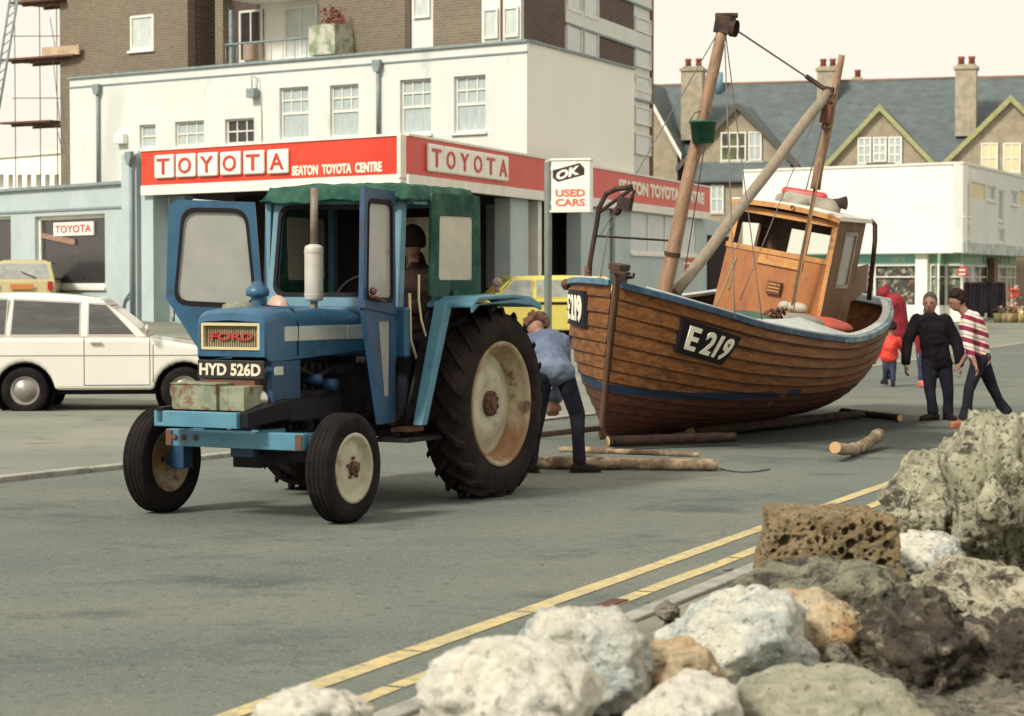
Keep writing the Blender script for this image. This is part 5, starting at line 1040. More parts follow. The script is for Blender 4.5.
# doors, one hinged on each front post
def rpoly(pts, r, n=6):
    o = []
    for i, p in enumerate(pts):
        p = Vector(p); a = (Vector(pts[i - 1]) - p).normalized(); b = (Vector(pts[(i + 1) % len(pts)]) - p).normalized()
        for k in range(n): t = k / (n - 1); q = (p + a * r) * (1 - t) ** 2 + p * 2 * t * (1 - t) + (p + b * r) * t * t; o.append((q.x, q.y))
    return o
def door(hinge, ang, s, flip):
    # door in its own plane: d along from hinge (0..0.78), z
    d = part('cab_door', tr); ca, sa = math.cos(ang), math.sin(ang); hx, hy = hinge
    P = lambda p, off=0: (hx + ca * p[0] - sa * off, hy + sa * p[0] + ca * off, p[1])
    outl = [(-.02, 1.10), (.07, 2.30), (.66, 2.32), (.735, 2.28), (.76, 1.56), (.42, 1.02), (.30, .66), (.14, .66)] if not flip else [(0, .64), (.0, 2.36), (.60, 2.37), (.63, 1.56), (.60, 1.45), (.30, .64)]
    win = rpoly([(.07, 1.50), (.14, 2.23), (.62, 2.24), (.69, 1.53)] if not flip else [(.06, 1.55), (.07, 2.27), (.52, 2.27), (.55, 1.57)], .11 if not flip else .06)
    import mathutils
    def plate(outer, holes, o0, o1, m, name, par):
        loops = [outer] + holes; pv = [[Vector((a, b, 0)) for a, b in l] for l in loops]; tri = mathutils.geometry.tessellate_polygon(pv)
        flat = [p for l in loops for p in l]; N_ = len(flat); mb = MB(); vs = [P(p, o0) for p in flat] + [P(p, o1) for p in flat]; fs = [t for t in tri] + [tuple(N_ + q for q in t[::-1]) for t in tri]
        b0 = 0
        for l in loops:
            for k in range(len(l)): j = (k + 1) % len(l); fs.append((b0 + k, b0 + j, N_ + b0 + j, N_ + b0 + k))
            b0 += len(l)
        mb.add(vs, fs); return mb.build(name, m, par)
    wc = (sum(p[0] for p in win) / len(win), sum(p[1] for p in win) / len(win)); sc_ = lambda k: [(wc[0] + (a - wc[0]) * k, wc[1] + (b - wc[1]) * (k + (k - 1) * .3)) for a, b in win]
    holes = [win]
    low = [(.11, .84), (.09, 1.40), (.33, 1.40), (.22, .84)]
    if flip: holes.append(low)
    plate(outl, holes, -.018, .018, 'tblue' if not flip else 'tblued', 'door_panel', d)
    plate(sc_(1.045), [sc_(.97)], -.024, .024, 'rubber', 'window_seal', d)
    plate(sc_(1.0), [], -.004, .004, 'dustglass', 'window_pane', d)
    if flip:
        plate(low, [], -.004, .004, 'dustglass', 'lower_pane', d)
        m_ = MB(); a = P((.0, 1.44), .02); b = P((.62, 1.50), .02); m_.hexa([P((0, 1.44), -.03), P((.63, 1.5), -.03), P((.63, 1.5), .03), P((0, 1.44), .03), P((0, 1.50), -.03), P((.63, 1.56), -.03), P((.63, 1.56), .03), P((0, 1.50), .03)]); m_.build('door_rail', 'tblued', d)
    m_ = MB()
    if not flip: m_.tube([P((.70, 1.56), -.02), P((.70, 1.55), -.06), P((.72, 1.42), -.06), P((.715, 1.38), -.05)], .013, 8)
    else: m_.tube([P((.54, 1.58), .02), P((.54, 1.58), .07), P((.34, 1.54), .07)], .013, 8); m_.ball(P((.52, 1.62), .05), .028)
    m_.build('door_handle', 'chrome' if not flip else 'hub', d)
door((1.08, .555), R(9), 1, True)
door((1.03, -.63), R(-64), -1, False)
# hitch and drawbar behind
mb = MB(); mb.box(-.75, -.2, -.05, .05, .42, .48); mb.tube([(-.3, .35, .6), (-.85, .3, .5)], .03); mb.tube([(-.3, -.35, .6), (-.85, -.3, .5)], .03); mb.build('linkage', 'iron', tr)
# ------------------------------------------------------------------ boat
BA = R(25); HEEL = R(10.5); BL = 7.15; foot = at(600, 440, 22.0)
BX = V(math.sin(BA), math.cos(BA), 0); BP = V(math.cos(BA), -math.sin(BA), 0); UP = V(0, 0, 1)
BYv = BP * math.cos(HEEL) - UP * math.sin(HEEL); BZv = BP * math.sin(HEEL) + UP * math.cos(HEEL)
# right-handed local frame: x aft, y starboard (= -port), z up
BM = M4(foot, BX, -BYv, BZv)
boat = thing('fishing_boat', 'wooden clinker fishing boat with wheelhouse and two masts, numbered E219, standing on the road', 'boat', foot, rot=BM.to_3x3().to_euler()); RM[boat] = BM.copy()
def bl(px, py, ax, val):       # pixel -> boat-local point on the plane ax = val
    n = BM.to_3x3().col['xyz'.index(ax)]; d = ray(px, py); t = (val - (CAM - foot).dot(n)) / d.dot(n); return BM.inverted() @ (CAM + d * t)
def herm(xs, ys, s):
    i = 0
    while i < len(xs) - 2 and s > xs[i + 1]: i += 1
    m = []
    for k in (i, i + 1):
        a, b = max(k - 1, 0), min(k + 1, len(xs) - 1); m.append((ys[b] - ys[a]) / (xs[b] - xs[a]))
    h = xs[i + 1] - xs[i]; t = (s - xs[i]) / h
    return (2*t**3-3*t**2+1)*ys[i]+(t**3-2*t**2+t)*h*m[0]+(-2*t**3+3*t**2)*ys[i+1]+(t**3-t**2)*h*m[1]
HS = [0, .04, .1, .2, .4, .6, .8, .92, 1.0]
HB = [.04, .48, .82, 1.06, 1.22, 1.22, 1.10, .92, .70]; HZ = [1.60, 1.54, 1.46, 1.35, 1.235, 1.185, 1.27, 1.39, 1.48]
HK = [0, 0, 0, 0, 0, 0, .0, .15, .5]; HQ = [.9, .8, .72, .62, .5, .48, .5, .58, .7]
def hp(s, t, side, off=0.0):   # side +1 = port (towards the viewer); returns local
    b = herm(HS, HB, s) + off; zs = herm(HS, HZ, s); zk = herm(HS, HK, s); q = herm(HS, HQ, s)
    y = b * math.sin(t * math.pi / 2) ** (q * 1.3 + .25); z = zk + (zs - zk) * t ** 1.7
    return V(s * BL - .30 * (z / 1.6) * max(0, 1 - s / .3), -side * y, z)
NP = 15; NS = 84
hull = part('hull', boat)
def zt_of(s, z):
    zs = herm(HS, HZ, s); zk = herm(HS, HK, s); return max(0, min(1, (z - zk) / (zs - zk))) ** (1 / 1.7)
for side, nm in ((1, 'port_planking'), (-1, 'starboard_planking')):
    mb = MB(); vs = []; rows = []
    for k in range(NP):
        # planks narrow at the ends follow t
        t0, t1 = (k / NP), ((k + 1) / NP); t0 = .06 + .94 * t0; t1 = .06 + .94 * t1
        if k == 0: t0 = .0
        rows += [(t0, .040, k), (t0 + (t1 - t0) * .10, .036, k), ((t0 * .3 + t1 * .7), .014, k), (t1, .002, k)]
    for (t, o, k) in rows:
        for i in range(NS + 1):
            s = i / NS; fo = o * min(1, .25 + s * 7); vs.append(hp(s, t, side, fo))
    W1 = NS + 1; fs = []; mi = []
    for r_ in range(len(rows) - 1):
        for i in range(NS): a = r_ * W1 + i; fs.append((a, a + 1, a + 1 + W1, a + W1) if side > 0 else (a, a + W1, a + 1 + W1, a + 1))
    mb.v = vs; mb.f = [list(f) for f in fs]; mb.sm = [True] * len(fs)
    mb.m = [1 if (q // NS) % 4 in (0, 3) else 0 for q in range(len(fs))]
    o = mb.build(nm, ['hullp', 'tar'], hull, fix=False)
    # sharp lap edges
    me = o.data; bm = bmesh.new(); bm.from_mesh(me); bm.normal_update()
    for e in bm.edges:
        if len(e.link_faces) == 2 and e.calc_face_angle(0) > R(40): e.smooth = False
    bm.to_mesh(me); bm.free()
# transom
mb = MB(); e = [hp(1, j / 16, 1, .0) for j in range(17)] + [hp(1, j / 16, -1, .0) for j in range(16, -1, -1)]
e2 = [p + V(.05, 0, 0) for p in e]; n = len(e); mb.add(e + e2, [list(range(n))[::-1], [n + k for k in range(n)]] + [(k, (k + 1) % n, n + (k + 1) % n, n + k) for k in range(n)]); mb.build('transom', 'hullp', hull)
# stem post, keel
mb = MB(); mb.hexa([(-.03, -.02, .02), (.30, -.045, .02), (.30, .045, .02), (-.03, .02, .02), (-.375, -.022, 1.76), (-.15, -.05, 1.76), (-.15, .05, 1.76), (-.375, .022, 1.76)]); mb.build('stem_post', 'stemwood', boat, bevel=.012)
mb = MB(); mb.box(.30, 6.0, -.05, .05, -.05, .06); mb.build('keel', 'hullr', boat, bevel=.01)
mb = MB(); mb.box(-.46, -.30, -.14, .02, 1.70, 1.73); mb.tube([(-.30, -.10, 1.67), (-.30, -.17, 1.69), (-.30, -.17, 1.73)], .018); mb.box(-.42, -.14, -.06, .06, 1.73, 1.79); mb.build('stem_head', 'iron', boat, bevel=.008)
# inner skin, deck, thwarts
mb = MB(); vs = []; T_ = 14
for j in range(T_ + 1):
    for i in range(NS + 1): s = .01 + .985 * i / NS; vs.append(hp(s, .12 + .87 * j / T_, 1, -.05))
b0 = len(vs)
for j in range(T_ + 1):
    for i in range(NS + 1): s = .01 + .985 * i / NS; vs.append(hp(s, .12 + .87 * j / T_, -1, -.05))
W1 = NS + 1
for bb in (0, b0): mb.add(vs[bb:bb + b0], [(j * W1 + i, j * W1 + i + 1, (j + 1) * W1 + i + 1, (j + 1) * W1 + i) for j in range(T_) for i in range(NS)], 0, True)
mb.build('inner_planking', 'inhull', hull, fix=False)
mb = MB(); dz = .98; pl = []
def halfat(s, z, off=-.07): return abs(hp(s, zt_of(s, z), 1, off).y)
for i in range(25): s = .02 + .95 * i / 24; pl.append((s * BL, halfat(s, dz)))
mb.prism([(a, b) for a, b in pl] + [(a, -b) for a, b in reversed(pl)], dz - .05, dz, 'z'); mb.build('deck', 'inhull', boat)
for k in range(12):
    pass
# ribs inside
rb_ = MB()
for k in range(16):
    s = .06 + .9 * k / 16
    for side in (1, -1): rb_.tube([hp(s, .5 + .5 * j / 6, side, -.06) for j in range(7)], .018, 4)
rb_.build('ribs', 'stemwood', hull)
# rails
def rail(side, z0_, z1_, o0, o1, m, nm, s0=0.004, s1=1.0, blue_to=None):
    mb = MB(); vs = []; K = 90
    for i in range(K + 1):
        s = s0 + (s1 - s0) * i / K; p = hp(s, 1, side, 0)
        pa = hp(min(1, s + .01), 1, side, 0) - hp(max(0, s - .01), 1, side, 0); nn = V(-pa.y, pa.x, 0).normalized() * (1 if side < 0 else -1)
        wd = 1 if o0 > -.05 or side < 0 else 1 + 1.7 * max(0, 1 - abs(s - .38) / .2)
        for o_, z_ in ((o0 * wd, z0_ + (wd - 1) * .07), (o1, z0_), (o1, z1_), (o0 * wd, z1_ + (wd - 1) * .07)): vs.append(p + nn * (o_ * 1) + V(0, 0, z_))
    fs = [(i * 4 + c, i * 4 + (c + 1) % 4, i * 4 + 4 + (c + 1) % 4, i * 4 + 4 + c) for i in range(K) for c in range(4)] + [(0, 1, 2, 3), (K * 4 + 3, K * 4 + 2, K * 4 + 1, K * 4)]
    mb.add(vs, fs); return mb.build(nm, m, boat, bevel=.006)
for side in (1, -1):
    rail(side, -.035, .025, .004, .05, 'railblued' if side > 0 else 'railblue', 'rubbing_strake', 0, .5 if side > 0 else 1)
    if side > 0: rail(side, -.04, .028, .004, .055, 'railmid', 'rubbing_strake', .5, 1)
    rail(side, .0, .04, -.09, .002, 'railcap', 'gunwale_capping', .02, 1)
# gunwale across the stern
mb = MB(); a, b = hp(1, 1, 1, .05), hp(1, 1, -1, .05); mb.hexa([(a.x - .1, a.y, a.z - .06), (a.x + .08, a.y, a.z - .06), (b.x + .08, b.y, b.z - .06), (b.x - .1, b.y, b.z - .06), (a.x - .1, a.y, a.z + .045), (a.x + .08, a.y, a.z + .045), (b.x + .08, b.y, b.z + .045), (b.x - .1, b.y, b.z + .045)]); mb.build('stern_rail', 'railwhite', boat, bevel=.02)
# number board E219 bent to the planking
def find_st(px, py, side=1):
    best = None
    for i in range(101):
        for j in range(20, 61):
            s, t = i / 100, j / 60; p = BM @ hp(s, t, side, .04); q = p - CAM; z = q.dot(F_); x = CX + FPX * q.x / z; y = CY - FPX * q.dot(U_) / z
            d = (x - px) ** 2 + (y - py) ** 2
            if best is None or d < best[0]: best = (d, s, t)
    return best[1], best[2]
def board(corners, side, txt, tw, nm, boardm, letm, mar=.09, off=.05, st=None):
    c = st or [find_st(x, y, side) for x, y in corners]      # TL TR BR BL
    def P(u, v, o):
        s = (c[3][0] * (1 - u) + c[2][0] * u) * (1 - v) + (c[0][0] * (1 - u) + c[1][0] * u) * v; t = (c[3][1] * (1 - u) + c[2][1] * u) * (1 - v) + (c[0][1] * (1 - u) + c[1][1] * u) * v
        return hp(s, t, side, o)
    mb = MB(); N1 = 8; vs = [P(i / N1, j / N1, off) for j in range(N1 + 1) for i in range(N1 + 1)] + [P(i / N1, j / N1, .0) for j in range(N1 + 1) for i in range(N1 + 1)]; W2 = N1 + 1; B_ = W2 * W2
    fs = [(j * W2 + i, j * W2 + i + 1, (j + 1) * W2 + i + 1, (j + 1) * W2 + i) for j in range(N1) for i in range(N1)]
    fs += [(B_ + f[3], B_ + f[2], B_ + f[1], B_ + f[0]) for f in fs]
    ed = [(i, 0) for i in range(N1)] + [(N1, j) for j in range(N1)] + [(i, N1) for i in range(N1, 0, -1)] + [(0, j) for j in range(N1, 0, -1)]; ix = [j * W2 + i for i, j in ed]
    fs += [(ix[k], ix[(k + 1) % len(ix)], B_ + ix[(k + 1) % len(ix)], B_ + ix[k]) for k in range(len(ix))]
    mb.add(vs, fs); b = mb.build(nm, boardm, boat)
    if txt: text(txt, 1, 1, None, letm, b, depth=.5, bold=.03, warp=lambda p: P(mar + (1 - 2 * mar) * p.x, .13 + .74 * p.y, off + .005 + .02 * p.z))
board([(685, 319), (742, 336), (722, 366), (671, 352)], 1, 'E 219', 1, 'number_board', 'plateblack', 'letterw')
board(None, -1, 'E 219', 1, 'number_board', 'plateblack', 'letterw', mar=.06, st=[(.078, .96), (.030, .955), (.026, .80), (.070, .81)])
# wheelhouse (raked aft): corners from z
WX0, WX1, WY0, WY1 = 4.62, 5.80, -.67, .66
def wh(x, y, z): return V(x + .12 * (z - 1.0), y * (1 - .03 * (z - 1.0)) + .05, z)
house = part('wheelhouse', boat); zt2 = 2.45
def whex(mb, x0, x1, y0, y1, za, zb2, mi=0):
    c = lambda y: y
    mb.hexa([wh(x0, y0, za), wh(x1, y0, za), wh(x1, y1, za), wh(x0, y1, za), wh(x0, y0, zb2), wh(x1, y0, zb2), wh(x1, y1, zb2), wh(x0, y1, zb2)], mi)
mb = MB(); w0, w1 = 1.96, 2.37
whex(mb, WX0, WX0 + .04, WY0, WY1, .95, w0); mb.build('front_panel', 'ply', house)
mb = MB(); whex(mb, WX0, WX0 + .04, WY0, WY0 + .06, w0, w1); whex(mb, WX0, WX0 + .04, WY1 - .06, WY1, w0, w1); whex(mb, WX0, WX0 + .04, WY0, WY1, w1, zt2 - .02); whex(mb, WX0, WX0 + .04, -.35, -.305, w0, w1)
whex(mb, WX0 - .015, WX0 - .002, WY0 - .02, WY1 + .02, w0 - .045, w0 + .015); whex(mb, WX0 - .015, WX0 - .002, WY0 - .02, WY1 + .02, w1 - .01, w1 + .04); whex(mb, WX0 - .012, WX0 - .002, WY0 - .015, WY0 + .035, .95, w1); mb.build('front_frame', 'plyd', house)
mb = MB(); whex(mb, WX0 + .015, WX0 + .022, WY0 + .05, -.35, w0, w1); whex(mb, WX0 + .015, WX0 + .022, -.305, WY1 - .05, w0, w1)
m_, n_, p_ = nodes('wheelhouse_glass'); p_.inputs['Transmission Weight'].default_value = 1; p_.inputs['Roughness'].default_value = .03; p_.inputs['IOR'].default_value = 1.1; p_.inputs['Base Color'].default_value = (.75, .78, .76, 1); M['clearglass'] = m_
mb.build('front_window', 'clearglass', house)
mb = MB(); whex(mb, WX0 - .03, WX0 - .003, -.34, .24, w0 - .17, w0 - .06); mb.build('name_board', 'plyd', house, bevel=.005)
mb = MB(); whex(mb, WX0 - .05, WX0 - .003, -.14, .03, 1.46, 1.61); whex(mb, WX0 - .06, WX0 - .051, -.13, .02, 1.49, 1.505, 1); whex(mb, WX0 - .06, WX0 - .051, -.13, .02, 1.53, 1.545, 1); whex(mb, WX0 - .06, WX0 - .051, -.13, .02, 1.57, 1.585, 1); mb.build('vent', ['rust', 'plyd'], house)
mb = MB(); whex(mb, WX0 - .02, WX0 - .003, WY0, WY1, 1.06, 1.10); mb.build('rubbing_batten', 'plys', house)
# port side with window, starboard side, open back
mb = MB(); s0, s1, sz0, sz1 = WX0 + .42, WX0 + .86, 1.68, 2.28
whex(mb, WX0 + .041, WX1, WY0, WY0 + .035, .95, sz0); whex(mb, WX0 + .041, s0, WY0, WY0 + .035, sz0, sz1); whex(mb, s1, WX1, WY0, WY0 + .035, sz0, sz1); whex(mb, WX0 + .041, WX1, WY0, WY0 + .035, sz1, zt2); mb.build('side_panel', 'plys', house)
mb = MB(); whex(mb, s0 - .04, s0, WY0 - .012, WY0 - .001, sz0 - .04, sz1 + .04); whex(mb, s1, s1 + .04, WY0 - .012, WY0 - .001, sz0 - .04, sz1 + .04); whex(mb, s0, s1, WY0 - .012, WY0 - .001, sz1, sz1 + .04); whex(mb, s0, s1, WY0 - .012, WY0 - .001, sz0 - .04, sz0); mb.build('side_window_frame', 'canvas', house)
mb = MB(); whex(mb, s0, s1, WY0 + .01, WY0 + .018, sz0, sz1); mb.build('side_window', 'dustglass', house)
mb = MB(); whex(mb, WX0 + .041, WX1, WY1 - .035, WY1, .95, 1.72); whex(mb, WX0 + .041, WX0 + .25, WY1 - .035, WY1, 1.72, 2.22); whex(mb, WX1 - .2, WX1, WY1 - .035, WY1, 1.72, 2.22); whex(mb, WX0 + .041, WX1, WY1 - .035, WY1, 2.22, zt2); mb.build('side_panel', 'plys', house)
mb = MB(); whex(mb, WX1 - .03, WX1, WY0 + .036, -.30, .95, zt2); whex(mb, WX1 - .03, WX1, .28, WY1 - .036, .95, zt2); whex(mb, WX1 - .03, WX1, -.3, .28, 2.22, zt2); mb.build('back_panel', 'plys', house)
# cambered roof
mb = MB(); K = 14; vs = []
for j in range(K + 1):
    q = j / K; y = (WY0 - .05) + (WY1 - WY0 + .1) * q; cz = .05 * (1 - (2 * q - 1) ** 2) ** .8
    for x in (WX0 - .09, WX1 + .1):
        for z in (zt2, zt2 + .05): vs.append(wh(x, y, z) + V(0, 0, cz))
fs = []
for j in range(K): a = j * 4; fs += [(a, a + 4, a + 5, a + 1), (a + 2, a + 3, a + 7, a + 6), (a + 1, a + 5, a + 7, a + 3), (a, a + 2, a + 6, a + 4)]
fs += [(0, 1, 3, 2), (K * 4, K * 4 + 2, K * 4 + 3, K * 4 + 1)]
mb.add(vs, fs, 0); mb.build('wheelhouse_roof', 'white', house)
mb = MB(); 
for j in range(K):
    q0, q1 = j / K, (j + 1) / K; y0, y1 = (WY0 - .05) + (WY1 - WY0 + .1) * q0, (WY0 - .05) + (WY1 - WY0 + .1) * q1; c0, c1 = [.05 * (1 - (2 * q - 1) ** 2) ** .8 for q in (q0, q1)]
    mb.hexa([wh(WX0 - .105, y0, zt2 - .03) + V(0, 0, c0), wh(WX0 - .092, y0, zt2 - .03) + V(0, 0, c0), wh(WX0 - .092, y1, zt2 - .03) + V(0, 0, c1), wh(WX0 - .105, y1, zt2 - .03) + V(0, 0, c1), wh(WX0 - .105, y0, zt2 + .03) + V(0, 0, c0), wh(WX0 - .092, y0, zt2 + .03) + V(0, 0, c0), wh(WX0 - .092, y1, zt2 + .03) + V(0, 0, c1), wh(WX0 - .105, y1, zt2 + .03) + V(0, 0, c1)])
mb.build('roof_edge', 'plyd', house)
mb = MB()
for y in (-.1,): mb.lathe([(.025, -.04), (.028, 0), (.001, .01)], wh(WX0 - .1, y, zt2 + .06), 'x', 10)
mb.build('roof_lamp', 'chrome', house)
# things on the roof: white raft bag with red bar, dark horn
P_ = lambda px, py, x=5.25: bl(px, py, 'x', x)
ld_ = thing('life_raft', 'white raft bag lashed on the wheelhouse roof', 'raft', BM @ P_(812, 202)); 
mb = MB(); c0, c1 = BM @ P_(790, 198), BM @ P_(832, 208); mb.caps(c0, c1, .10, .11); mb.ball(BM @ P_(783, 199), (.10, .09, .08)); mb.ball(BM @ P_(800, 203), (.16, .2, .08)); o = mb.build('bag', 'canvas', ld_, world=True)
mb = MB(); 
for t in (.25, .6): c = c0.lerp(c1, t); mb.caps(c, c + (c1 - c0) * .03, .098, .098)
mb.build('strap', 'iron', ld_, world=True)
mb = MB(); mb.caps(BM @ P_(786, 191), BM @ P_(823, 197), .055, .055); tag(recenter(mb.build('fender', 'boat_red')), 'red plastic fender tube lying along the top of the white raft bag', 'fender')
mb = MB(); a, b = BM @ P_(833, 203), BM @ P_(846, 203); mb.tube([a, a.lerp(b, .5), b], [.05, .06, .085], 14); h_ = mb.build('horn', 'iron', house, world=True)
# masts and spars
def spar(nm, a, b, r0, r1, m, parent=boat, n=12, bend=.0, seed=1):
    mb = MB(); K = 14; pts = []
    for i in range(K + 1):
        t = i / K; p = a.lerp(b, t); p += V(noise.noise(V(t * 3, seed, 0)), noise.noise(V(t * 3, seed, 5)), 0) * bend; pts.append(p)
    mb.tube(pts, [r0 + (r1 - r0) * i / K for i in range(K + 1)], n); return mb.build(nm, m, parent)
fm0, fm1 = bl(663, 296, 'y', 0), bl(724, 22, 'y', 0); fmb = fm0 - (fm1 - fm0).normalized() * .4
spar('foremast', fmb, fm1, .082, .058, 'mast', bend=.03)
mx = WX0 - .22
am0, am1 = bl(789, 322, 'x', mx), bl(842, 55, 'x', mx); spar('aftermast', am0 - (am1 - am0) * .07, am0.lerp(am1, .52), .020, .026, 'plys', bend=.01)
spar('aftermast_top', am0.lerp(am1, .50), am1, .062, .038, 'mast', bend=.02, seed=4)
bo1 = bl(829, 92, 'x', mx); bo0 = bl(674, 294, 'y', -.05); spar('boom', bo0, bo1, .062, .062, 'boom', bend=.03, seed=7)
# pair of stays forming the after gaff
g1 = bl(815, 190, 'x', mx - .03); spar('gaff', bl(813, 188, 'x', mx + .1), bl(831, 110, 'x', mx + .1), .03, .03, 'plys', bend=.01)
mb = MB(); c = fm1; mb.box(c.x - .07, c.x + .09, c.y - .10, c.y + .08, c.z - .12, c.z + .06); mb.lathe([(.09, -.03), (.09, .03)], (c.x, c.y - .12, c.z - .05), 'y', 14); mb.tube([c + V(-.05, .09, .05), c + V(.05, -.12, .09)], .03); mb.build('masthead_block', 'iron', boat, bevel=.01)
mb = MB(); c = bl(829, 92, 'x', mx); mb.box(c.x - .06, c.x + .06, c.y - .07, c.y + .05, c.z - .09, c.z + .06); mb.build('boom_fitting', 'iron', boat, bevel=.01)
c = bl(827, 113, 'x', mx - .1); mb = MB(); mb.box(c.x - .05, c.x + .05, c.y - .06, c.y + .06, c.z - .12, c.z + .10); mb.tube([c + V(0, 0, .1), c + V(0, -.05, .22), bl(829, 96, 'x', mx - .05)], .018, 6); mb.tube([c + V(0, .0, -.1), c + V(0, .03, -.16), c + V(0, -.03, -.22), c + V(0, -.07, -.16)], .018, 6); mb.build('hook_block', 'rust', boat, bevel=.01)
def line(nm, pts, r=.009, m='wire', sag=0, parent=boat):
    mb = MB(); out = []
    for a, b in zip(pts, pts[1:]):
        for k in range(8): t = k / 8; p = a.lerp(b, t); p.z -= sag * 4 * t * (1 - t); out.append(p)
    out.append(pts[-1]); mb.tube(out, r, 5); return mb.build(nm, m, parent)
line('forestay', [fm1 + V(0, 0, 0), bl(808, 78, 'x', mx)], .011); line('stay_tackle', [bl(806, 76, 'x', mx), bo1], .03, 'iron')
line('shroud', [fm1, bl(681, 296, 'y', .9)], .007); line('shroud', [fm1, bl(735, 318, 'y', -1.0)], .007)
line('shroud', [fm1, bl(600, 236, 'x', .7)], .006); line('shroud', [fm1, bl(762, 320, 'y', -1.1)], .006)
line('halyard', [am1, bl(792, 318, 'x', mx - .3)], .009, 'rope'); line('halyard', [bl(829, 98, 'x', mx), bl(806, 190, 'x', mx)], .008); line('halyard', [bl(822, 100, 'x', mx), bl(740, 300, 'x', mx - .6)], .006)
line('rope', [bl(729, 290, 'y', .2), bl(736, 258, 'y', .2), bl(716, 306, 'y', -.2)], .012, 'rope')
# bow davit: bent pipe gallows
dv = part('gallows', boat); mb = MB(); x = .75
pts = [bl(588, 292, 'x', x), bl(590, 262, 'x', x), bl(597, 222, 'x', x), bl(599, 208, 'x', x), bl(606, 194, 'x', x), bl(616, 189, 'x', x), bl(632, 187, 'x', x)]
mb.tube(pts, .028, 8); mb.tube([bl(597, 214, 'x', x), bl(620, 197, 'x', x), bl(633, 188, 'x', x)], .02, 8); mb.build('gallows_pipe', 'iron', dv)
mb = MB(); c = bl(625, 203, 'x', x); mb.tube([bl(634, 190, 'x', x), bl(632, 198, 'x', x), bl(615, 214, 'x', x)], .022, 6); mb.box(c.x - .05, c.x + .05, c.y - .07, c.y + .07, c.z - .07, c.z + .06); mb.ball(bl(617, 211, 'x', x), .05); mb.build('gallows_block', 'iron', dv)
mb = MB(); mb.ball(bl(588, 278, 'x', x), .05); mb.ball(bl(588, 272, 'x', x), .04); mb.tube([bl(588, 292, 'x', x), bl(588, 266, 'x', x)], .035); mb.build('gallows_foot', 'rust', dv)
line('hand_line', [bl(597, 236, 'x', x), bl(677, 241, 'y', 0)], .012, 'iron'); line('loose_line', [bl(617, 214, 'x', x), bl(608, 232, 'x', x), bl(600, 280, 'x', x)], .006)
mb = MB(); mb.ball(bl(566, 284, 'x', .6), .055); mb.tube([bl(566, 290, 'x', .6), bl(566, 284, 'x', .6)], .03); mb.build('bow_cleat', 'hub', boat)
mb = MB(); mb.lathe([(.035, -.02), (.035, .02)], bl(677, 241, 'y', 0) - V(0, 0, 0), 'z', 10); mb.lathe([(.086, -.02), (.086, .02)], fmb.lerp(fm1, .255), 'z', 16); mb.build('mast_band', 'iron', boat)
# stern pipe frame and board
mb = MB(); x = 6.55; mb.tube([bl(858, 221, 'x', x), bl(872, 221, 'x', x), bl(875, 225, 'x', x), bl(875, 240, 'x', x), bl(869, 300, 'x', x)], .032, 8); mb.build('stern_pipe', 'iron', boat)
mb = MB(); q4 = [bl(852, 268, 'x', 6.3), bl(868, 264, 'x', 6.3), bl(866, 290, 'x', 6.3), bl(850, 302, 'x', 6.3)]; mb.add([p for p in q4] + [p + V(.05, 0, 0) for p in q4], [(0, 1, 2, 3), (7, 6, 5, 4), (0, 4, 5, 1), (1, 5, 6, 2), (2, 6, 7, 3), (3, 7, 4, 0)])
mb.build('stern_board', 'pinkboard', boat)
# deck clutter (separate things resting in the boat)
def inboat(mb, nm, m, label, cat, group=None, **k):
    mb.v = [BM @ v for v in mb.v]; return tag(recenter(mb.build(nm, m, None, **k)), label, cat, group)
r6 = random.Random(6)
mb = MB(); mb.caps(bl(783, 306, 'x', 4.45), bl(786, 306, 'x', 4.45), .06, .06); inboat(mb, 'float', 'buoyw', 'small round white float against the wheelhouse front', 'float')
mb = MB(); mb.caps(bl(793, 307, 'x', 4.45), bl(802, 309, 'x', 4.45), .07, .065); inboat(mb, 'float', 'buoyw', 'larger oblong white float against the wheelhouse front', 'float')
def lumpy(mb, c, r, seed, amp=.3, n=20):
    b = len(mb.v); mb.ball(c, r, n)
    for i in range(b, len(mb.v)):
        p = mb.v[i]; d = (p - Vector(c)); mb.v[i] = Vector(c) + d * (1 + amp * noise.noise(p * 6 + V(seed, 0, 0)))
mb = MB(); lumpy(mb, bl(802, 323, 'y', -.75), (.26, .3, .10), 3); inboat(mb, 'canvas_bundle', 'canvas', 'crumpled grey canvas bundle inside the near gunwale', 'bundle')
mb = MB(); lumpy(mb, bl(828, 325, 'y', -.8), (.33, .28, .09), 5, .15); inboat(mb, 'red_tray', mat('faded_red_tray', (.50, .10, .05), .6, (.4, .07, .04), 6), 'faded red tray inside the near gunwale below the wheelhouse', 'tray')
mb = MB()
for k in range(9):
    c = bl(768 + k * 1.5, 318, 'y', -.75) + V(r6.uniform(-.1, .1), 0, r6.uniform(-.03, .06)); mb.tube([c + V(r6.uniform(-.12, .12), r6.uniform(-.1, .1), 0), c + V(0, 0, .05), c + V(r6.uniform(-.12, .12), r6.uniform(-.1, .1), -.02)], .018, 6)
inboat(mb, 'rope_heap', 'rust', 'heap of rusty brown chain and rope on the foredeck', 'rope')
mb = MB(); lumpy(mb, bl(749, 317, 'y', -.6), (.35, .25, .06), 9); inboat(mb, 'net_heap', 'bucket', 'low heap of grey green net beside the wheelhouse front corner', 'net')
mb = MB(); c = BM @ (fmb.lerp(fm1, .605)); c = at(703, 131, c.y - .12); mb.lathe([(.001, -.125), (.11, -.125), (.135, .08), (.147, .08), (.147, .105), (.125, .105), (.10, -.11), (.001, -.11)], c, 'z', 24); 
mb.tube([c + V(-.14, 0, .10), c + V(-.08, .05, .19), c + V(.0, .1, .22), c + V(.09, .05, .19), c + V(.14, 0, .10)], .006, 6)
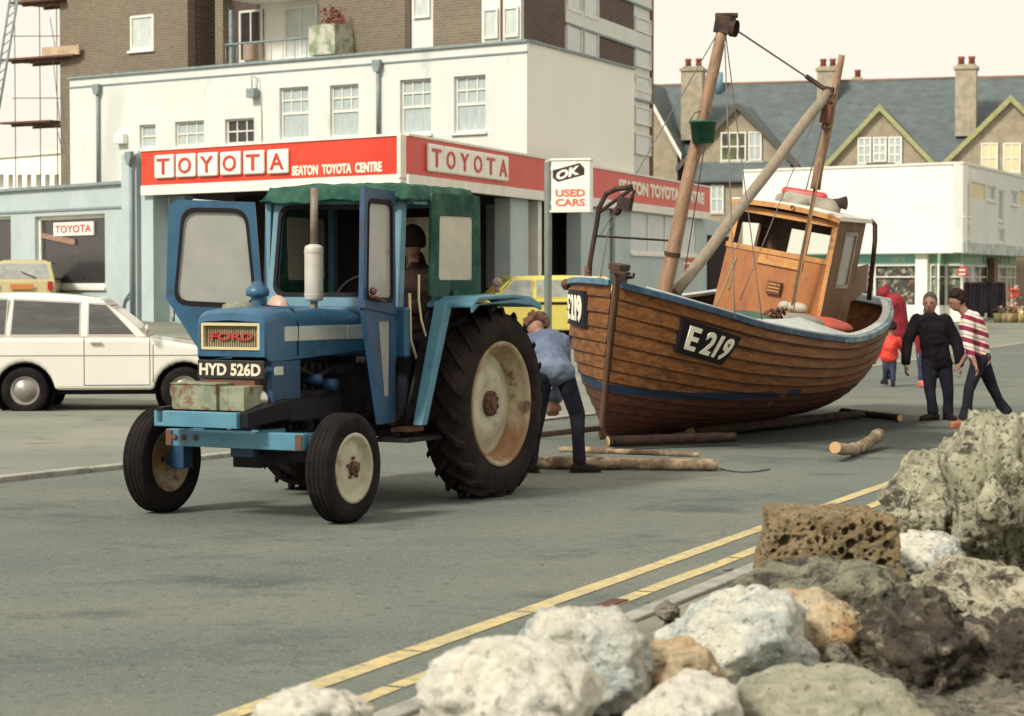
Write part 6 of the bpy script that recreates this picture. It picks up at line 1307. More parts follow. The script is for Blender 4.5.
tag(recenter(mb.build('bucket', 'bucket')), 'dark green bucket hanging halfway up the foremast', 'bucket')
# rope hauled from the bow to the tractor
hk = Matrix.Translation(tloc) @ Matrix.Rotation(math.atan2(-math.cos(TA), -math.sin(TA)), 4, 'Z') @ V(-.75, 0, .45); st0 = foot + V(-.02, -.08, .12)
mb = MB(); mb.tube([hk, hk.lerp(st0, .5) - V(0, 0, .06), st0], .028, 8); tag(recenter(mb.build('tow_bar', 'iron')), 'dark tow bar running low from the tractor to the foot of the stem', 'tow bar')
# --- logs
def log(nm, a, b, r0, r1, label, m='bark', bend=0, seed=1, group='log rollers around the boat'):
    a = Vector(a); b = Vector(b); K = 26; mb = MB(); pts = []; rs = []
    for i in range(K + 1):
        t = i / K; p = a.lerp(b, t); p.z += bend * 4 * (t - .5) ** 2; p += V(noise.noise(V(t * 3, seed, 0)), noise.noise(V(t * 3, seed, 4)), 0) * .02; pts.append(p); rs.append((r0 + (r1 - r0) * t) * (1 + .26 * noise.noise(V(t * 9, seed, 8))))
    mb.tube(pts, rs, 14, caps=False); n = 14
    for base, sg in ((0, 1), (K * n, -1)):
        mb.add([mb.v[base + k] for k in range(n)], [list(range(n))[::sg]], 1)
    o = mb.build(nm, [m, 'cut'], None); return tag(recenter(o), label, 'log', group)
g0 = lambda x, y, z=.0: gnd(x, y, z)
A = g0(498, 462, .06); B = g0(718, 465, .055)
log('log', A, B, .058, .05, 'long pale birch log lying across the road before the bow', seed=2)
log('log', g0(560, 449, .07), g0(700, 455, .07), .032, .022, 'thin split pale log just behind the long birch log', 'bark', seed=5)
log('log', g0(690, 432, .09), g0(862, 414, .08), .06, .05, 'dark log lying in the shadow under the after part of the keel', 'barkd', seed=8)
log('log', g0(600, 446, .09) + V(.1, .6, 0), g0(735, 437, .09), .055, .05, 'dark log roller under the forward end of the keel', 'barkd', seed=9)
log('log', g0(835, 455, .07), g0(879, 441, .07), .055, .06, 'short curved branch log lying alone right of the boat', 'bark', bend=.07, seed=11)
log('log', g0(842, 412, .06), g0(900, 418, .05), .05, .04, 'thin dark stick lying behind the stern shadow', 'barkd', seed=13)
mb = MB(); pts = [g0(700 + 70 * t, 462 + 10 * math.sin(t * 2.4), .012) for t in [k / 14 for k in range(15)]]; mb.tube(pts, .007, 5); tag(recenter(mb.build('rope', 'ropeb')), 'thin blue rope trailing on the road from the birch log end', 'rope')
# ------------------------------------------------------------------ cars
def car(nm, label, M_, P, cat='car'):
    """side outline in x (forward), z; half width w at belt, tumblehome above"""
    c = thing(nm, label, cat, M_.translation, rot=M_.to_euler()); w = P['w']; belt = P['belt']; paint = P['paint']; top = P['roof']
    th = P.get('th', .16)
    hw = lambda z: w - th * max(0, (z - belt)) / (top - belt) * 1.0
    low = list(P['low']); r = P['wr']; arch = P['arch']
    pts = []
    # bottom line from rear to front with arches
    xs = P['wx']; sill = P['sill']
    bot = [(P['x0'], sill + .08)]
    for wx in xs:
        n = 12; z = r; 
        for k in range(n + 1):
            a = math.pi - math.pi * k / n; x = wx + arch * math.cos(a); zz_ = r * .95 + arch * math.sin(a); bot.append((x, max(sill, zz_)))
        
    bot.append((P['x1'], sill + .08))
    body = bot + low                     # low: from front end up over bonnet to belt, rearwards to back
    mb = MB(); mb.prism(body, -w, w, 'y'); mb.build('body', paint, c, bevel=P.get('bev', .035), seg=3)
    g_ = P['glass']                       # greenhouse outline at belt and roof: (xb0, xb1, xr0, xr1)
    xb0, xb1, xr0, xr1 = g_
    mb = MB(); w2 = hw(top)
    zt_p = top - .035; cur = lambda a, b, n, bul: [(a[0] + (b[0] - a[0]) * t + bul[0] * 4 * t * (1 - t), a[1] + (b[1] - a[1]) * t + bul[1] * 4 * t * (1 - t)) for t in [k / n for k in range(n)]]
    ol = cur((xb0, belt - .02), (xr0, zt_p - .03), 5, (0, 0)) + cur((xr0, zt_p - .03), (xr0 + .16, top - .01), 4, (-.02, .012)) + cur((xr0 + .16, top - .01), (xr1 - .16, top - .01 - P.get('drop', 0) * .75), 8, (0, .022)) + cur((xr1 - .16, top - .01 - P.get('drop', 0) * .75), (xr1, zt_p - .03 - P.get('drop', 0)), 4, (.02, .012)) + cur((xr1, zt_p - .03 - P.get('drop', 0)), (xb1, belt - .02), 5, (.015, .01)) + [(xb1, belt - .02)]
    hy = lambda p: (w - .01) + (w2 - w + .01) * min(1.05, (p[1] - belt + .02) / (top - .03 - belt + .02)) - .10 * max(0, p[1] - (top - .075)) / .075
    mb.prism(ol, lambda p: -hy(p), lambda p: hy(p), 'y'); mb.build('cabin', paint, c, bevel=.03, seg=3)
    za, zb_ = belt + .03, top - .09; dr_ = P.get('drop', 0); zt_ = lambda x: zb_ - dr_ * max(0, min(1, (x - xr0) / (xr1 - xr0))) ** 1.5
    def gl(x, z, o, sd): 
        t = (z - belt + .02) / (top - .03 - belt + .02); return sd * ((w - .01) * (1 - t) + w2 * t + o)
    for sd in (1, -1):
        for k, (a0, a1, b1_, b0) in enumerate(P['side']):
            for nm2, gro, o1, m_ in (('window_frame', .022, .004, P.get('trim', 'rubber')), ('side_window', 0, .009, P.get('gm', 'carglass'))):
                q = [(a0 - gro, za - gro), (a1 + gro, za - gro), (b1_ + gro * .6, zt_(b1_) + gro), (b0 - gro * .6, zt_(b0) + gro)]
                mb = MB(); mb.hexa([(x, gl(x, z, -.01, sd), z) for x, z in q] + [(x, gl(x, z, o1, sd), z) for x, z in q]); mb.build(nm2, m_, c)
    for (xb, xr, sg, nm2) in ((xb1, xr1, 1, 'windscreen'), (xb0, xr0, -1, 'rear_window')):
        zq = zb_ - (dr_ if sg > 0 else 0)
        f = lambda z: xb + (xr - xb) * (z - belt + .02) / (top - .065 - (dr_ if sg > 0 else 0) - belt + .02)
        mb = MB(); q = [(-w + .11, za), (w - .11, za), (w2 - .07, zq), (-w2 + .07, zq)]
        mb.hexa([(f(z) - sg * .02, y, z) for y, z in q] + [(f(z) + sg * .009, y, z) for y, z in q]); mb.build(nm2, P.get('gm', 'carglass'), c)
    for wx in xs:
        for sd in (1, -1):
            wl = part('wheel', c); mb = MB(); y = sd * (w - .09); mb.lathe([(r * .62, -.07), (r * .8, -.085), (r * .97, -.06), (r, 0), (r * .97, .06), (r * .8, .085), (r * .62, .07)], (wx, y, r), 'y', 28); mb.build('tyre', 'tyre', wl)
            mb = MB(); mb.lathe([(r * .63, sd * .05), (r * .58, sd * .060), (r * .50, sd * .035), (r * .46, sd * .035), (r * .40, sd * .065), (.001, sd * .078)], (wx, y, r), 'y', 24); mb.build('hubcap', P.get('hubm', 'hubgrey'), wl)
            mb = MB(); mb.lathe([(arch - .005, -.12), (arch - .005, .05)], (wx, sd * (w - .13), r * .95), 'y', 24); mb.lathe([(arch - .005, -.12), (.01, -.12)], (wx, sd * (w - .13), r * .95), 'y', 24) if sd > 0 else mb.lathe([(arch - .005, .05), (.01, .05)], (wx, sd * (w - .13) , r * .95), 'y', 24); mb.build('arch_liner', 'dark', c)
    mb = MB(); mb.box(P['x0'] + .15, P['x1'] - .15, -w + .2, w - .2, sill - .06, sill + .1); mb.build('underbody', 'dark', c)
    return c
def carM(x, y, ang, z=None): return Matrix.Translation((x, y, gz(x, y) if z is None else z)) @ Matrix.Rotation(ang, 4, 'Z')
# white estate: side on, bonnet to the right (wheelbase 1.98)
cxr = at(20, 400, 27.0); MW = carM(cxr.x, cxr.y + .70, R(5), None); MW.translation.z = .045
P = dict(w=.74, belt=.96, roof=1.505, drop=.07, paint='carw', wr=.295, arch=.36, sill=.30, wx=(0, 1.94), x0=-.75, x1=2.50, glass=(-.74, 1.50, -.50, .98), bev=.055,
         low=[(2.56, .50), (2.58, .62), (2.52, .72), (2.34, .79), (2.1, .845), (1.8, .895), (1.5, .945), (1.4, .955), (-.70, .955), (-.77, .85), (-.79, .6)],
         side=[(-.52, -.24, -.22, -.40), (-.16, .66, .66, -.13), (.78, 1.33, .98, .78)], trim='chrome', th=.15)
wc = car('parked_car', 'white small estate car parked side on behind the tractor', MW, P)
mb = MB()
for x in (.72, 1.52): mb.box(x, x + .006, -.7445, -.742, .36, .97)
mb.box(.72, 1.52, -.7445, -.742, .36, .366); mb.box(1.56, 1.566, -.7445, -.742, .40, .86); mb.build('door_gap', 'rubber', wc)
mb = MB(); mb.box(.80, .94, -.775, -.745, .87, .895); mb.build('door_handle', 'chrome', wc, bevel=.006)
mb = MB(); mb.box(-.6, 2.4, -.747, -.744, .725, .735); mb.build('side_crease', 'chrome', wc)
mb = MB(); mb.ball((1.50, -.84, 1.04), (.03, .05, .08)); mb.tube([(1.5, -.74, .98), (1.5, -.84, 1.02)], .012); mb.build('door_mirror', 'chrome', wc)
mb = MB(); mb.box(2.50, 2.64, -.72, .72, .40, .48); mb.build('front_bumper', 'chrome', wc, bevel=.02)
# yellow van / estate behind the tractor, facing left towards us
yx = at(529, 300, 47.0); MY = carM(yx.x, yx.y, R(180 + 10)); 
P = dict(w=.80, belt=.98, roof=1.45, paint='cary', wr=.30, arch=.36, sill=.30, wx=(-1.2, 1.15), x0=-1.95, x1=1.75, glass=(-1.80, .95, -1.62, .52),
         low=[(1.80, .5), (1.78, .78), (1.0, .92), (.9, .97), (-1.85, .97), (-1.98, .6)],
         side=[(-1.62, -1.02, -1.02, -1.50), (-.93, -.02, -.02, -.93), (.07, .80, .45, .07)], trim='cary', gm='carglassl', th=.14)
yc = car('parked_car', 'yellow estate car parked by the garage behind the tractor', MY, P)
mb = MB(); mb.box(-1.9, 1.6, -.803, -.80, .84, .90); mb.box(-1.9, 1.6, .80, .803, .84, .90); mb.build('side_stripe', 'rubber', yc)
mb = MB(); mb.box(1.76, 1.88, -.78, .78, .40, .48); mb.build('front_bumper', 'chrome', yc, bevel=.02)
# pale gold hatchback at the left edge, tail to us
rx = at(13, 300, 50); MR = carM(rx.x - .1, rx.y + 2.0, R(98), gz(rx.x, rx.y) - .17)
P = dict(w=.74, belt=.95, roof=1.42, paint='carg', wr=.28, arch=.35, sill=.28, wx=(-1.2, 1.2), x0=-1.72, x1=1.75, glass=(-1.62, .95, -1.15, .5),
         low=[(1.78, .5), (1.75, .72), (1.0, .9), (.9, .94), (-1.65, .94), (-1.75, .6)],
         side=[(-1.3, -.35, -.35, -1.05), (-.27, .78, .42, -.27)], trim='rubber', gm='carglassl', th=.15)
rc_ = car('parked_car', 'pale gold hatchback seen from behind at the left edge before the shop window', MR, P)
for a_ in (-.70, .58): mb = MB(); mb.box(-1.80, -1.752, a_, a_ + .12, .72, .92); mb.build('tail_lamp', 'lamp_r', rc_)
mb = MB(); mb.box(-1.775, -1.752, -.26, .26, .74, .86); mb.build('number_plate', 'lamp_o', rc_)
mb = MB(); mb.tube([(-1.58, -.3, 1.0), (-1.47, .05, 1.15)], .012); mb.build('rear_wiper', 'rubber', rc_)
mb = MB(); mb.box(-1.86, -1.72, -.74, .74, .42, .54); mb.build('rear_bumper', 'rubber', rc_, bevel=.02)
# ------------------------------------------------------------------ people
def person(label, loc, J, cl, rot=0, vox=.012, group=None, parent_world=None):
    """J: joints in metres from the ground point (x right, y away, z up); cl: clothing"""
    root = thing('person', label, 'person', loc, rz=rot, group=group)
    j = {k: Vector(v) for k, v in J.items() if not isinstance(v, (int, float))}; mid = lambda a, b, t=.5: j[a].lerp(j[b], t) if isinstance(a, str) else a.lerp(b, t)
    hips = (j['lh'] + j['rh']) / 2; sh = (j['ls'] + j['rs']) / 2; side = (j['rs'] - j['ls']).normalized(); up = (sh - hips).normalized(); fw = side.cross(up).normalized()
    if J.get('flip'): fw = -fw
    head = j['head']; face = Vector(J['face']).normalized(); hup = (Vector(J.get('hup', (0, 0, 1)))).normalized(); hup = (hup - face * hup.dot(face)).normalized(); hs = face.cross(hup).normalized()
    HRot = Matrix((hs, face, hup)).transposed()
    def torso(mb, gr, waist=.135):
        rot3 = Matrix((side, fw, up)).transposed(); n = 18; w_s = (j['rs'] - j['ls']).length / 2; w_h = (j['rh'] - j['lh']).length / 2
        for i in range(n):
            t = i / (n - 1); c = hips.lerp(sh, t) - up * .02 * t + fw * (J.get('bow', 0) * -math.sin(t * math.pi)); wd = (w_h + .075) * (1 - t) + (w_s + .0) * t - .025 * math.sin(t * math.pi); dp = .105 + .022 * math.sin(t * 2.6) + (.02 if t > .5 else 0)
            if t > .9: wd *= .86; dp *= .8
            mb.ball(c, (wd + gr, dp + gr, .09 + gr * .5), 16, 0, rot3)
    # bare body
    b = MB(); torso(b, -.02); k = J.get('k', 1.0)
    b.caps(sh - up * .02, head - hup * .06, .058 * k, .052 * k)
    b.ball(head, (.074 * k, .092 * k, .112 * k), 20, 0, HRot); b.ball(head + face * .03 * k - hup * .05 * k, (.054 * k, .062 * k, .062 * k), 14, 0, HRot)      # skull and jaw
    b.caps(head + face * .088 * k + hup * .01 * k, head + face * .108 * k - hup * .022 * k, .010, .015); b.ball(head + face * .075 * k + hup * .03 * k, (.05 * k, .018, .012), 12, 0, HRot)
    b.ball(head + face * .088 * k - hup * .058 * k, (.026, .012, .010), 10, 0, HRot)
    for sg in (1, -1): b.ball(head + hs * sg * .076 * k - face * .005, (.012, .024, .034), 10, 0, HRot)
    for q in 'lr':
        b.caps(j[q + 's'], j[q + 'e'], .05 * k, .04 * k); b.caps(j[q + 'e'], j[q + 'w'], .040 * k, .027 * k)
        d = (j[q + 'w'] - j[q + 'e']).normalized(); pd = Vector(J.get(q + 'hand', d)).normalized(); w = j[q + 'w']; pn = Vector(J.get(q + 'palm', (0, 1, 0))); pn = (pn - pd * pn.dot(pd)).normalized(); ps = pd.cross(pn)
        for u in (-.027, -.009, .009, .027): b.caps(w + ps * u * .6, w + pd * .085 * k + ps * u * k, .016, .0125)
        for i, (u, L) in enumerate(((-.030, .062), (-.010, .074), (.010, .070), (.029, .054))):
            a0 = w + pd * .085 * k + ps * u * 1.1 * k; a1 = a0 + (pd * .8 + pn * .35).normalized() * L * .5 * k; a2 = a1 + (pd * .45 + pn * .8).normalized() * L * .5 * k; b.caps(a0, a1, .0095, .009, 8); b.caps(a1, a2, .009, .008, 8)
        tb = w + pd * .025 - ps * .022 * (1 if q == 'l' else -1); t1 = tb + (pd * .6 - ps * .6 * (1 if q == 'l' else -1) + pn * .3).normalized() * .045 * k; b.caps(tb, t1, .014, .011, 8); b.caps(t1, t1 + (pd * .8 + pn * .4).normalized() * .032 * k, .011, .0085, 8)
        b.caps(j[q + 'h'], j[q + 'k'], .07 * k, .05 * k); b.caps(j[q + 'k'], j[q + 'a'], .05 * k, .034 * k); td = Vector(J[q + 't']).normalized(); b.caps(j[q + 'a'] - td * .02 - V(0, 0, .03), j[q + 'a'] + td * .12 * k - V(0, 0, .045), .03, .025)
    b.build('body', 'skin', root, remesh=vox if vox < .02 else .016, smit=1)
    # eyes
    e = MB()
    for sg in (1, -1): e.ball(head + hs * sg * .029 * k + face * .0835 * k + hup * .012 * k, .0095 * k, 10)
    e.build('eyes', 'dark', root)
    # hair
    h = MB(); hr = cl.get('hair_r', .016); hc = head - face * .014 * k + hup * .022 * k
    h.ball(hc, (.078 * k + hr, .088 * k + hr * .7, .102 * k + hr), 22, 0, HRot)
    r = random.Random(int(loc[0] * 100))
    for _ in range(30 if cl.get('curly') else 0):
        d = Vector((r.uniform(-1, 1), r.uniform(-1, .45), r.uniform(-.3, 1))).normalized(); h.ball(hc + HRot @ Vector((d.x * (.078 * k + hr), d.y * (.088 * k + hr), d.z * (.1 * k + hr))), .026 * k if cl.get('curly') else .018, 8)
    keep = []
    for f in h.f: keep.append(f)
    # open the face: push the front-low part of the hair shell inside the skull
    for i, p in enumerate(h.v):
        q_ = HRot.transposed() @ (p - head)
        if q_.y > .015 * k and q_.z < .062 * k or q_.z < -.055 * k: h.v[i] = head + (p - head) * .45
    h.build('hair', cl['hair'], root, remesh=.011, smit=1)
    # trousers
    t = MB(); rot3 = Matrix((side, fw, up)).transposed(); w_h = (j['rh'] - j['lh']).length / 2
    t.ball(hips + up * .03, (w_h + .085, .125, .11), 18, 0, rot3); fl = cl.get('flare', .062)
    for q in 'lr':
        kn = j[q + 'k']; an = j[q + 'a']; t.caps(j[q + 'h'], kn, .098 * k, .068 * k, 14); t.caps(kn, kn.lerp(an, .5), .066 * k, .058 * k, 14); t.caps(kn.lerp(an, .5), an - (an - kn).normalized() * .02, .058 * k, fl * k, 14)
        t.ball(mid(hips, j[q + 'h'], .8), (.10 * k, .115 * k, .11 * k), 14)
    for i, p in enumerate(t.v): t.v[i] = p + Vector((noise.noise(p * 11), noise.noise(p * 11 + V(5, 5, 5)), 0)) * .016 + V(0, 0, 0)
    t.build('trousers', cl['leg'], root, remesh=.014, smit=3)
    # top
    u = MB(); g = cl.get('bulk', .02); torso(u, g)
    for q in 'lr':
        u.caps(j[q + 's'], j[q + 'e'], (.060 + g * .5) * k, (.050 + g * .5) * k, 14); wr = j[q + 'e'].lerp(j[q + 'w'], cl.get('sleeve', .9)); u.caps(j[q + 'e'], wr, (.052 + g * .5) * k, (.038 + g * .4) * k, 14)
        pass
    if cl.get('hem'):
        rot3 = Matrix((side, fw, up)).transposed(); u.ball(hips - up * cl['hem'] * .5, (w_h + .10 + g, .135 + g, cl['hem'] + .05), 16, 0, rot3)
    if cl.get('hood'):
        u.ball(head - face * .02, (.105 * k, .125 * k, .14 * k), 16, 0, HRot); u.caps(sh, head - hup * .04, .10 * k, .09 * k); u.caps(head - face * .03, head - face * .13 + hup * .10, .10 * k, .035); u.caps(sh + up * .02, hips - up * .02, .20, .23); u.caps(sh - side * .1, hips, .13, .18)
    else: u.caps(sh - up * .03, sh.lerp(head, cl.get('collar', .22)), .075 * k, .066 * k)
    for i, p in enumerate(u.v): u.v[i] = p + Vector((noise.noise(p * 9), noise.noise(p * 9 + V(5, 5, 5)), noise.noise(p * 9 + V(9, 1, 3)))) * .014 + Vector((noise.noise(V(p.x * 14, p.y * 14, p.z * 30 + p.x * 12)), noise.noise(V(p.x * 14, p.y * 14, p.z * 30 + 7)), 0)) * .012 + Vector((noise.noise(p * 22), noise.noise(p * 22 + V(5, 5, 5)), 0)) * .006
    u.build(cl.get('topname', 'jacket'), cl['top'], root, remesh=.013, smit=2)
    for q in 'lr':
        s_ = MB(); td = Vector(J[q + 't']).normalized(); a = j[q + 'a']; c = V(a.x, a.y, a.z - .045); dn = Vector(J.get('fdown', (0, 0, -1)))
        s_.caps(c - td * .05, c + td * .05 + V(0, 0, -.005), .042 * k, .043 * k); s_.caps(c + td * .05, c + td * .16 * k + V(0, 0, -.012), .044 * k, .032 * k); s_.caps(a, c, .045 * k, .046 * k)
        s_.hexa([tuple(c + td * x + td.cross(V(0, 0, 1)) * y + V(0, 0, z)) for z in (-.058, -.035) for x, y in ((-.10, -.035), (.19 * k, -.03), (.19 * k, .03), (-.10, .035))])
        s_.build('shoe', cl['shoe'], root, remesh=.011, smit=1)
    return root
GP = lambda px, py: gnd(px, py, 0)
px2 = lambda px, py, Y, L: at(px, py, Y) - L
def pj(loc, Y, **kw):
    """joints from pixels at depth Y (optionally (px,py,dy))"""
    o = {}
    for k_, v in kw.items():
        if k_ in ('face', 'hup', 'lt', 'rt', 'lhand', 'rhand', 'lpalm', 'rpalm', 'k', 'bow', 'flip'): o[k_] = v
        else: o[k_] = at(v[0], v[1], Y + (v[2] if len(v) > 2 else 0)) - loc
    return o
# man in the black jumper, facing us and to the left
L1 = V(5.16, 26.7, 0)
J = pj(L1, 26.7, head=(930, 303), face=(-.35, -1, -.12), ls=(945, 320, -.02), rs=(917, 320, .02), le=(958, 345, 0), re=(907, 342, -.02), lw=(960, 366, -.05), rw=(906, 364, -.08),
       lh=(944, 363, 0), rh=(930, 363, 0), lk=(948, 389, -.02), rk=(930, 389, -.03), la=(948, 413, 0), ra=(933, 413, -.1), lt=(.25, -.9, 0), rt=(-.85, -.5, 0), lpalm=(-1, 0, 0), rpalm=(1, 0, 0), k=1.08)
person('man in a black jumper and dark trousers walking with his arms hanging', L1, J, dict(hair='hair_g', hair_r=.006, top='navy', leg='denimd', shoe='shoe_d', bulk=.034, topname='jumper', flare=.066))
# man in the striped jumper, leaning forward to the left
L2 = V(5.42, 25.4, 0)
J = pj(L2, 25.4, head=(957, 301), face=(-.9, -.1, -.42), ls=(968, 318, -.16), rs=(973, 318, .16), le=(968, 344, -.22), re=(975, 343, .18), lw=(975, 364, -.26), rw=(962, 362, .2),
       lh=(980, 360, -.07), rh=(981, 360, .09), lk=(969, 390, -.1), rk=(992, 387, .1), la=(965, 419, -.12), ra=(1006, 413, .12), lt=(-.95, -.3, 0), rt=(-.9, -.1, 0), lpalm=(-1, 0, 0), rpalm=(-1, 0, 0))
person('man in a maroon and cream striped jumper striding behind the man in black', L2, J, dict(hair='hair_d', hair_r=.012, curly=1, top='stripes', leg='denimd', shoe='shoe_b', bulk=.012, sleeve=.55, topname='striped_jumper', flare=.082))
# man bending down behind the rear wheel of the tractor
L3 = V(.42, 19.4, 0)
J = pj(L3, 19.4, head=(536, 327, .42), face=(-.25, .45, -.85), hup=(-.1, .9, .4), ls=(531, 342, .30), rs=(562, 341, .30), le=(535, 372, .42), re=(564, 372, .46), lw=(549, 401, .28), rw=(556, 401, .30), lhand=(.15, 0, -1), rhand=(-.1, 0, -1),
       lh=(542, 374, .02), rh=(563, 371, .04), lk=(538, 416, .10), rk=(577, 414, .10), la=(531, 463, -.02), ra=(580, 463, -.02), lt=(-.5, .5, 0), rt=(.95, .15, 0), bow=.05, flip=0)
person('man in a faded blue jacket bending down behind the tractor wheel', L3, J, dict(hair='hair_b', hair_r=.026, curly=1, top='blueshirt', leg='denimd', shoe='shoe_d', bulk=.045, topname='jacket', flare=.062))
# woman in crimson hooded anorak leaning on the boat's stern, child before her, and one more behind the man in black
L4 = gnd(890, 379, 0)
J = pj(L4, L4.y, head=(883, 294), face=(-.9, -.25, -.5), ls=(893, 305, -.16), rs=(895, 305, .16), le=(882, 314, -.24), re=(886, 313, .2), lw=(872, 303, -.24), rw=(872, 305, .2),
       lh=(896, 333, -.06), rh=(897, 333, .06), lk=(889, 355, -.04), rk=(892, 355, .06), la=(888, 373, -.03), ra=(891, 372, .05), lt=(-.5, -.8, 0), rt=(-.4, -.8, 0), bow=.04, k=.9)
person('person in a crimson hooded anorak leaning towards the stern of the boat', L4, J, dict(hair='hair_d', hair_r=.004, top='crimson', leg='brownj', shoe='shoe_d', bulk=.075, hood=1, topname='anorak', flare=.055))
L5 = gnd(888, 385, 0) - V(0, .5, 0)
J = pj(L5, L5.y, head=(891, 328), face=(.1, 1, -.1), ls=(883, 340, 0), rs=(898, 340, 0), le=(879, 349, 0), re=(903, 349, 0), lw=(876, 358, 0), rw=(905, 358, 0),
       lh=(887, 357, 0), rh=(892, 357, 0), lk=(886, 369, .03), rk=(893, 370, -.04), la=(885, 378, .1), ra=(893, 381, -.06), lt=(-.2, 1, 0), rt=(.1, 1, 0), k=.78)
person('small child in a bright orange jacket and jeans walking beyond the boat stern', L5, J, dict(hair='hair_d', hair_r=.035, top='orange', leg='denim', shoe='shoe_d', bulk=.03, topname='jacket', flare=.06))
L6 = gnd(921, 387, 0)
J = pj(L6, L6.y, head=(929, 312), face=(.5, .8, 0), ls=(919, 328, -.1), rs=(932, 328, .1), le=(917, 340, -.1), re=(934, 340, .1), lw=(920, 352, -.1), rw=(934, 352, .1),
       lh=(922, 350, -.06), rh=(928, 350, .06), lk=(921, 366, -.05), rk=(929, 366, .07), la=(921, 380, -.05), ra=(930, 380, .07), lt=(.2, -.9, 0), rt=(.3, -.8, 0), k=.92)
person('person in a crimson top and jeans mostly hidden behind the man in black', L6, J, dict(hair='hair_b', hair_r=.014, top='crimson', leg='denim', shoe='pinkshoe', bulk=.01, topname='top', flare=.055))
# driver seated in the cab (tractor-local joints turned into world offsets)
TMx = Matrix.Translation(tloc) @ Matrix.Rotation(math.atan2(-math.cos(TA), -math.sin(TA)), 4, 'Z')
L7 = TMx @ V(.12, .22, .56)
DX, DY = .14, .10; 
def tj(x, y, z): return TMx @ V(x + DX, y + DY, z) - L7
fwv = (TMx.to_3x3() @ V(1, 0, 0)); lf = (TMx.to_3x3() @ V(0, 1, 0))
J = dict(head=tj(.36, .28, 1.98), face=tuple(lf * -.9 - fwv * .7 - V(0, 0, .1)), ls=tj(.24, .49, 1.72), rs=tj(.24, .09, 1.72), le=tj(.36, .56, 1.45), re=tj(.40, .02, 1.45), lw=tj(.60, .32, 1.50), rw=tj(.62, .10, 1.52), lh=tj(.14, .32, 1.20), rh=tj(.14, .14, 1.20), lk=tj(.62, .38, 1.16), rk=tj(.62, .10, 1.16), la=tj(.72, .40, .70), ra=tj(.72, .08, .70), lt=tuple(fwv), rt=tuple(fwv), flip=0)
# side vector runs from left shoulder to right shoulder
person('driver in a brown jacket seated inside the tractor cab', L7, J, dict(hair='hair_d', hair_r=.03, top='brownj', leg='denimd', shoe='shoe_d', bulk=.05, collar=.62, topname='jacket'))
# ------------------------------------------------------------------ rocks
def rock(px0, px1, py0, py1, Y, depth, m, label, seed, facets=10, amp=.10, sub=5, holes=0, boxy=0, yoff=0, soft=.0, rot=0):
    c = (at(px0, py0, Y) + at(px1, py1, Y)) / 2; hx = (at(px1, py0, Y).x - at(px0, py0, Y).x) / 2; hz = (at(px0, py0, Y).z - at(px0, py1, Y).z) / 2; hy = depth / 2
    bm = bmesh.new(); bmesh.ops.create_icosphere(bm, subdivisions=sub, radius=1); r = random.Random(seed)
    pl = []
    for k in range(facets): d = Vector((r.gauss(0, 1), r.gauss(0, 1), r.gauss(0, 1))).normalized(); pl.append((d, r.uniform(.72, .95)))
    if boxy: pl = [(Vector(d).normalized(), v) for d, v in (((1, .08, .05), .86), ((-1, .1, .12), .88), ((0.05, 1, 0), .85), ((.06, -1, .1), .80), ((.04, .05, 1), .80), ((0, 0, -1), .85))]
    so = Vector((seed * 3.1, seed * 1.7, 0))
    for v in bm.verts:
        d = v.co.normalized(); t = 1.0
        for n_, o_ in pl:
            q = d.dot(n_)
            if q > 0: t = min(t, o_ / q)
        if boxy: t = min(o_ / d.dot(n_) for n_, o_ in pl if d.dot(n_) > .02); t = min(t, 1.22)
        p = d * t
        nn = noise.fractal(p * 1.6 + so, 1.0, 2.0, 6) * amp + noise.fractal(p * 5 + so, .75, 2.1, 6) * amp * .42
        rd = 1 - abs(noise.noise(p * 2.2 + so)) * 2; nn += -max(0, rd - .80) * amp * 3.2; st_ = noise.noise(p * 1.3 + so * 2) * 5; nn += (st_ - math.floor(st_)) * amp * .35
        p = p * (1 + nn)
        if rot: a = rot; p = Vector((p.x * math.cos(a) - p.z * math.sin(a), p.y, p.x * math.sin(a) + p.z * math.cos(a)))
        v.co = Vector((p.x * hx, p.y * hy, p.z * hz))
    if holes:
        bm.normal_update(); bm.verts.ensure_lookup_table(); V_ = [(v, v.co.copy(), v.normal.copy()) for v in bm.verts]; fr_ = [q for q in V_ if q[1].y < -hy * .45 or (q[1].z > hz * .6 and r.random() < .3) or (q[1].x < -hx * .7 and q[1].y < 0)]
        cen = []
        for k in range(holes * 4):
            q = r.choice(fr_); hr = r.choice((.008, .010, .013, .013, .017, .017, .022, .027))
            if all((q[1] - c_[0]).length > hr + c_[1] + .004 for c_ in cen): cen.append((q[1], hr, q[2]))
            if len(cen) >= holes: break
        for v, co, no in V_:
            for hc, hr, hn in cen:
                if abs(co.x - hc.x) < hr and abs(co.z - hc.z) < hr and abs(co.y - hc.y) < hr + .02:
                    dd = ((co - hc) - hn * (co - hc).dot(hn)).length
                    if dd < hr: v.co = v.co - hn * min(.075, hr * 3.2) * (1 - (dd / hr) ** 6) + (hc - co) * .0
    me = bpy.data.meshes.new('rock'); bm.to_mesh(me); bm.free(); me.materials.append(M[m]); me.polygons.foreach_set('use_smooth', [True] * len(me.polygons))
    o = bpy.data.objects.new('rock', me); COL.objects.link(o); o.location = c + V(0, yoff, 0)
    tag(o, label, 'rock', 'boulders along the pavement edge'); return recenter(o)
M['rk_grey'] = rockmat('grey_rubble', (.30, .28, .21), (.15, .14, .105), (.07, .06, .05), (.5, .6))
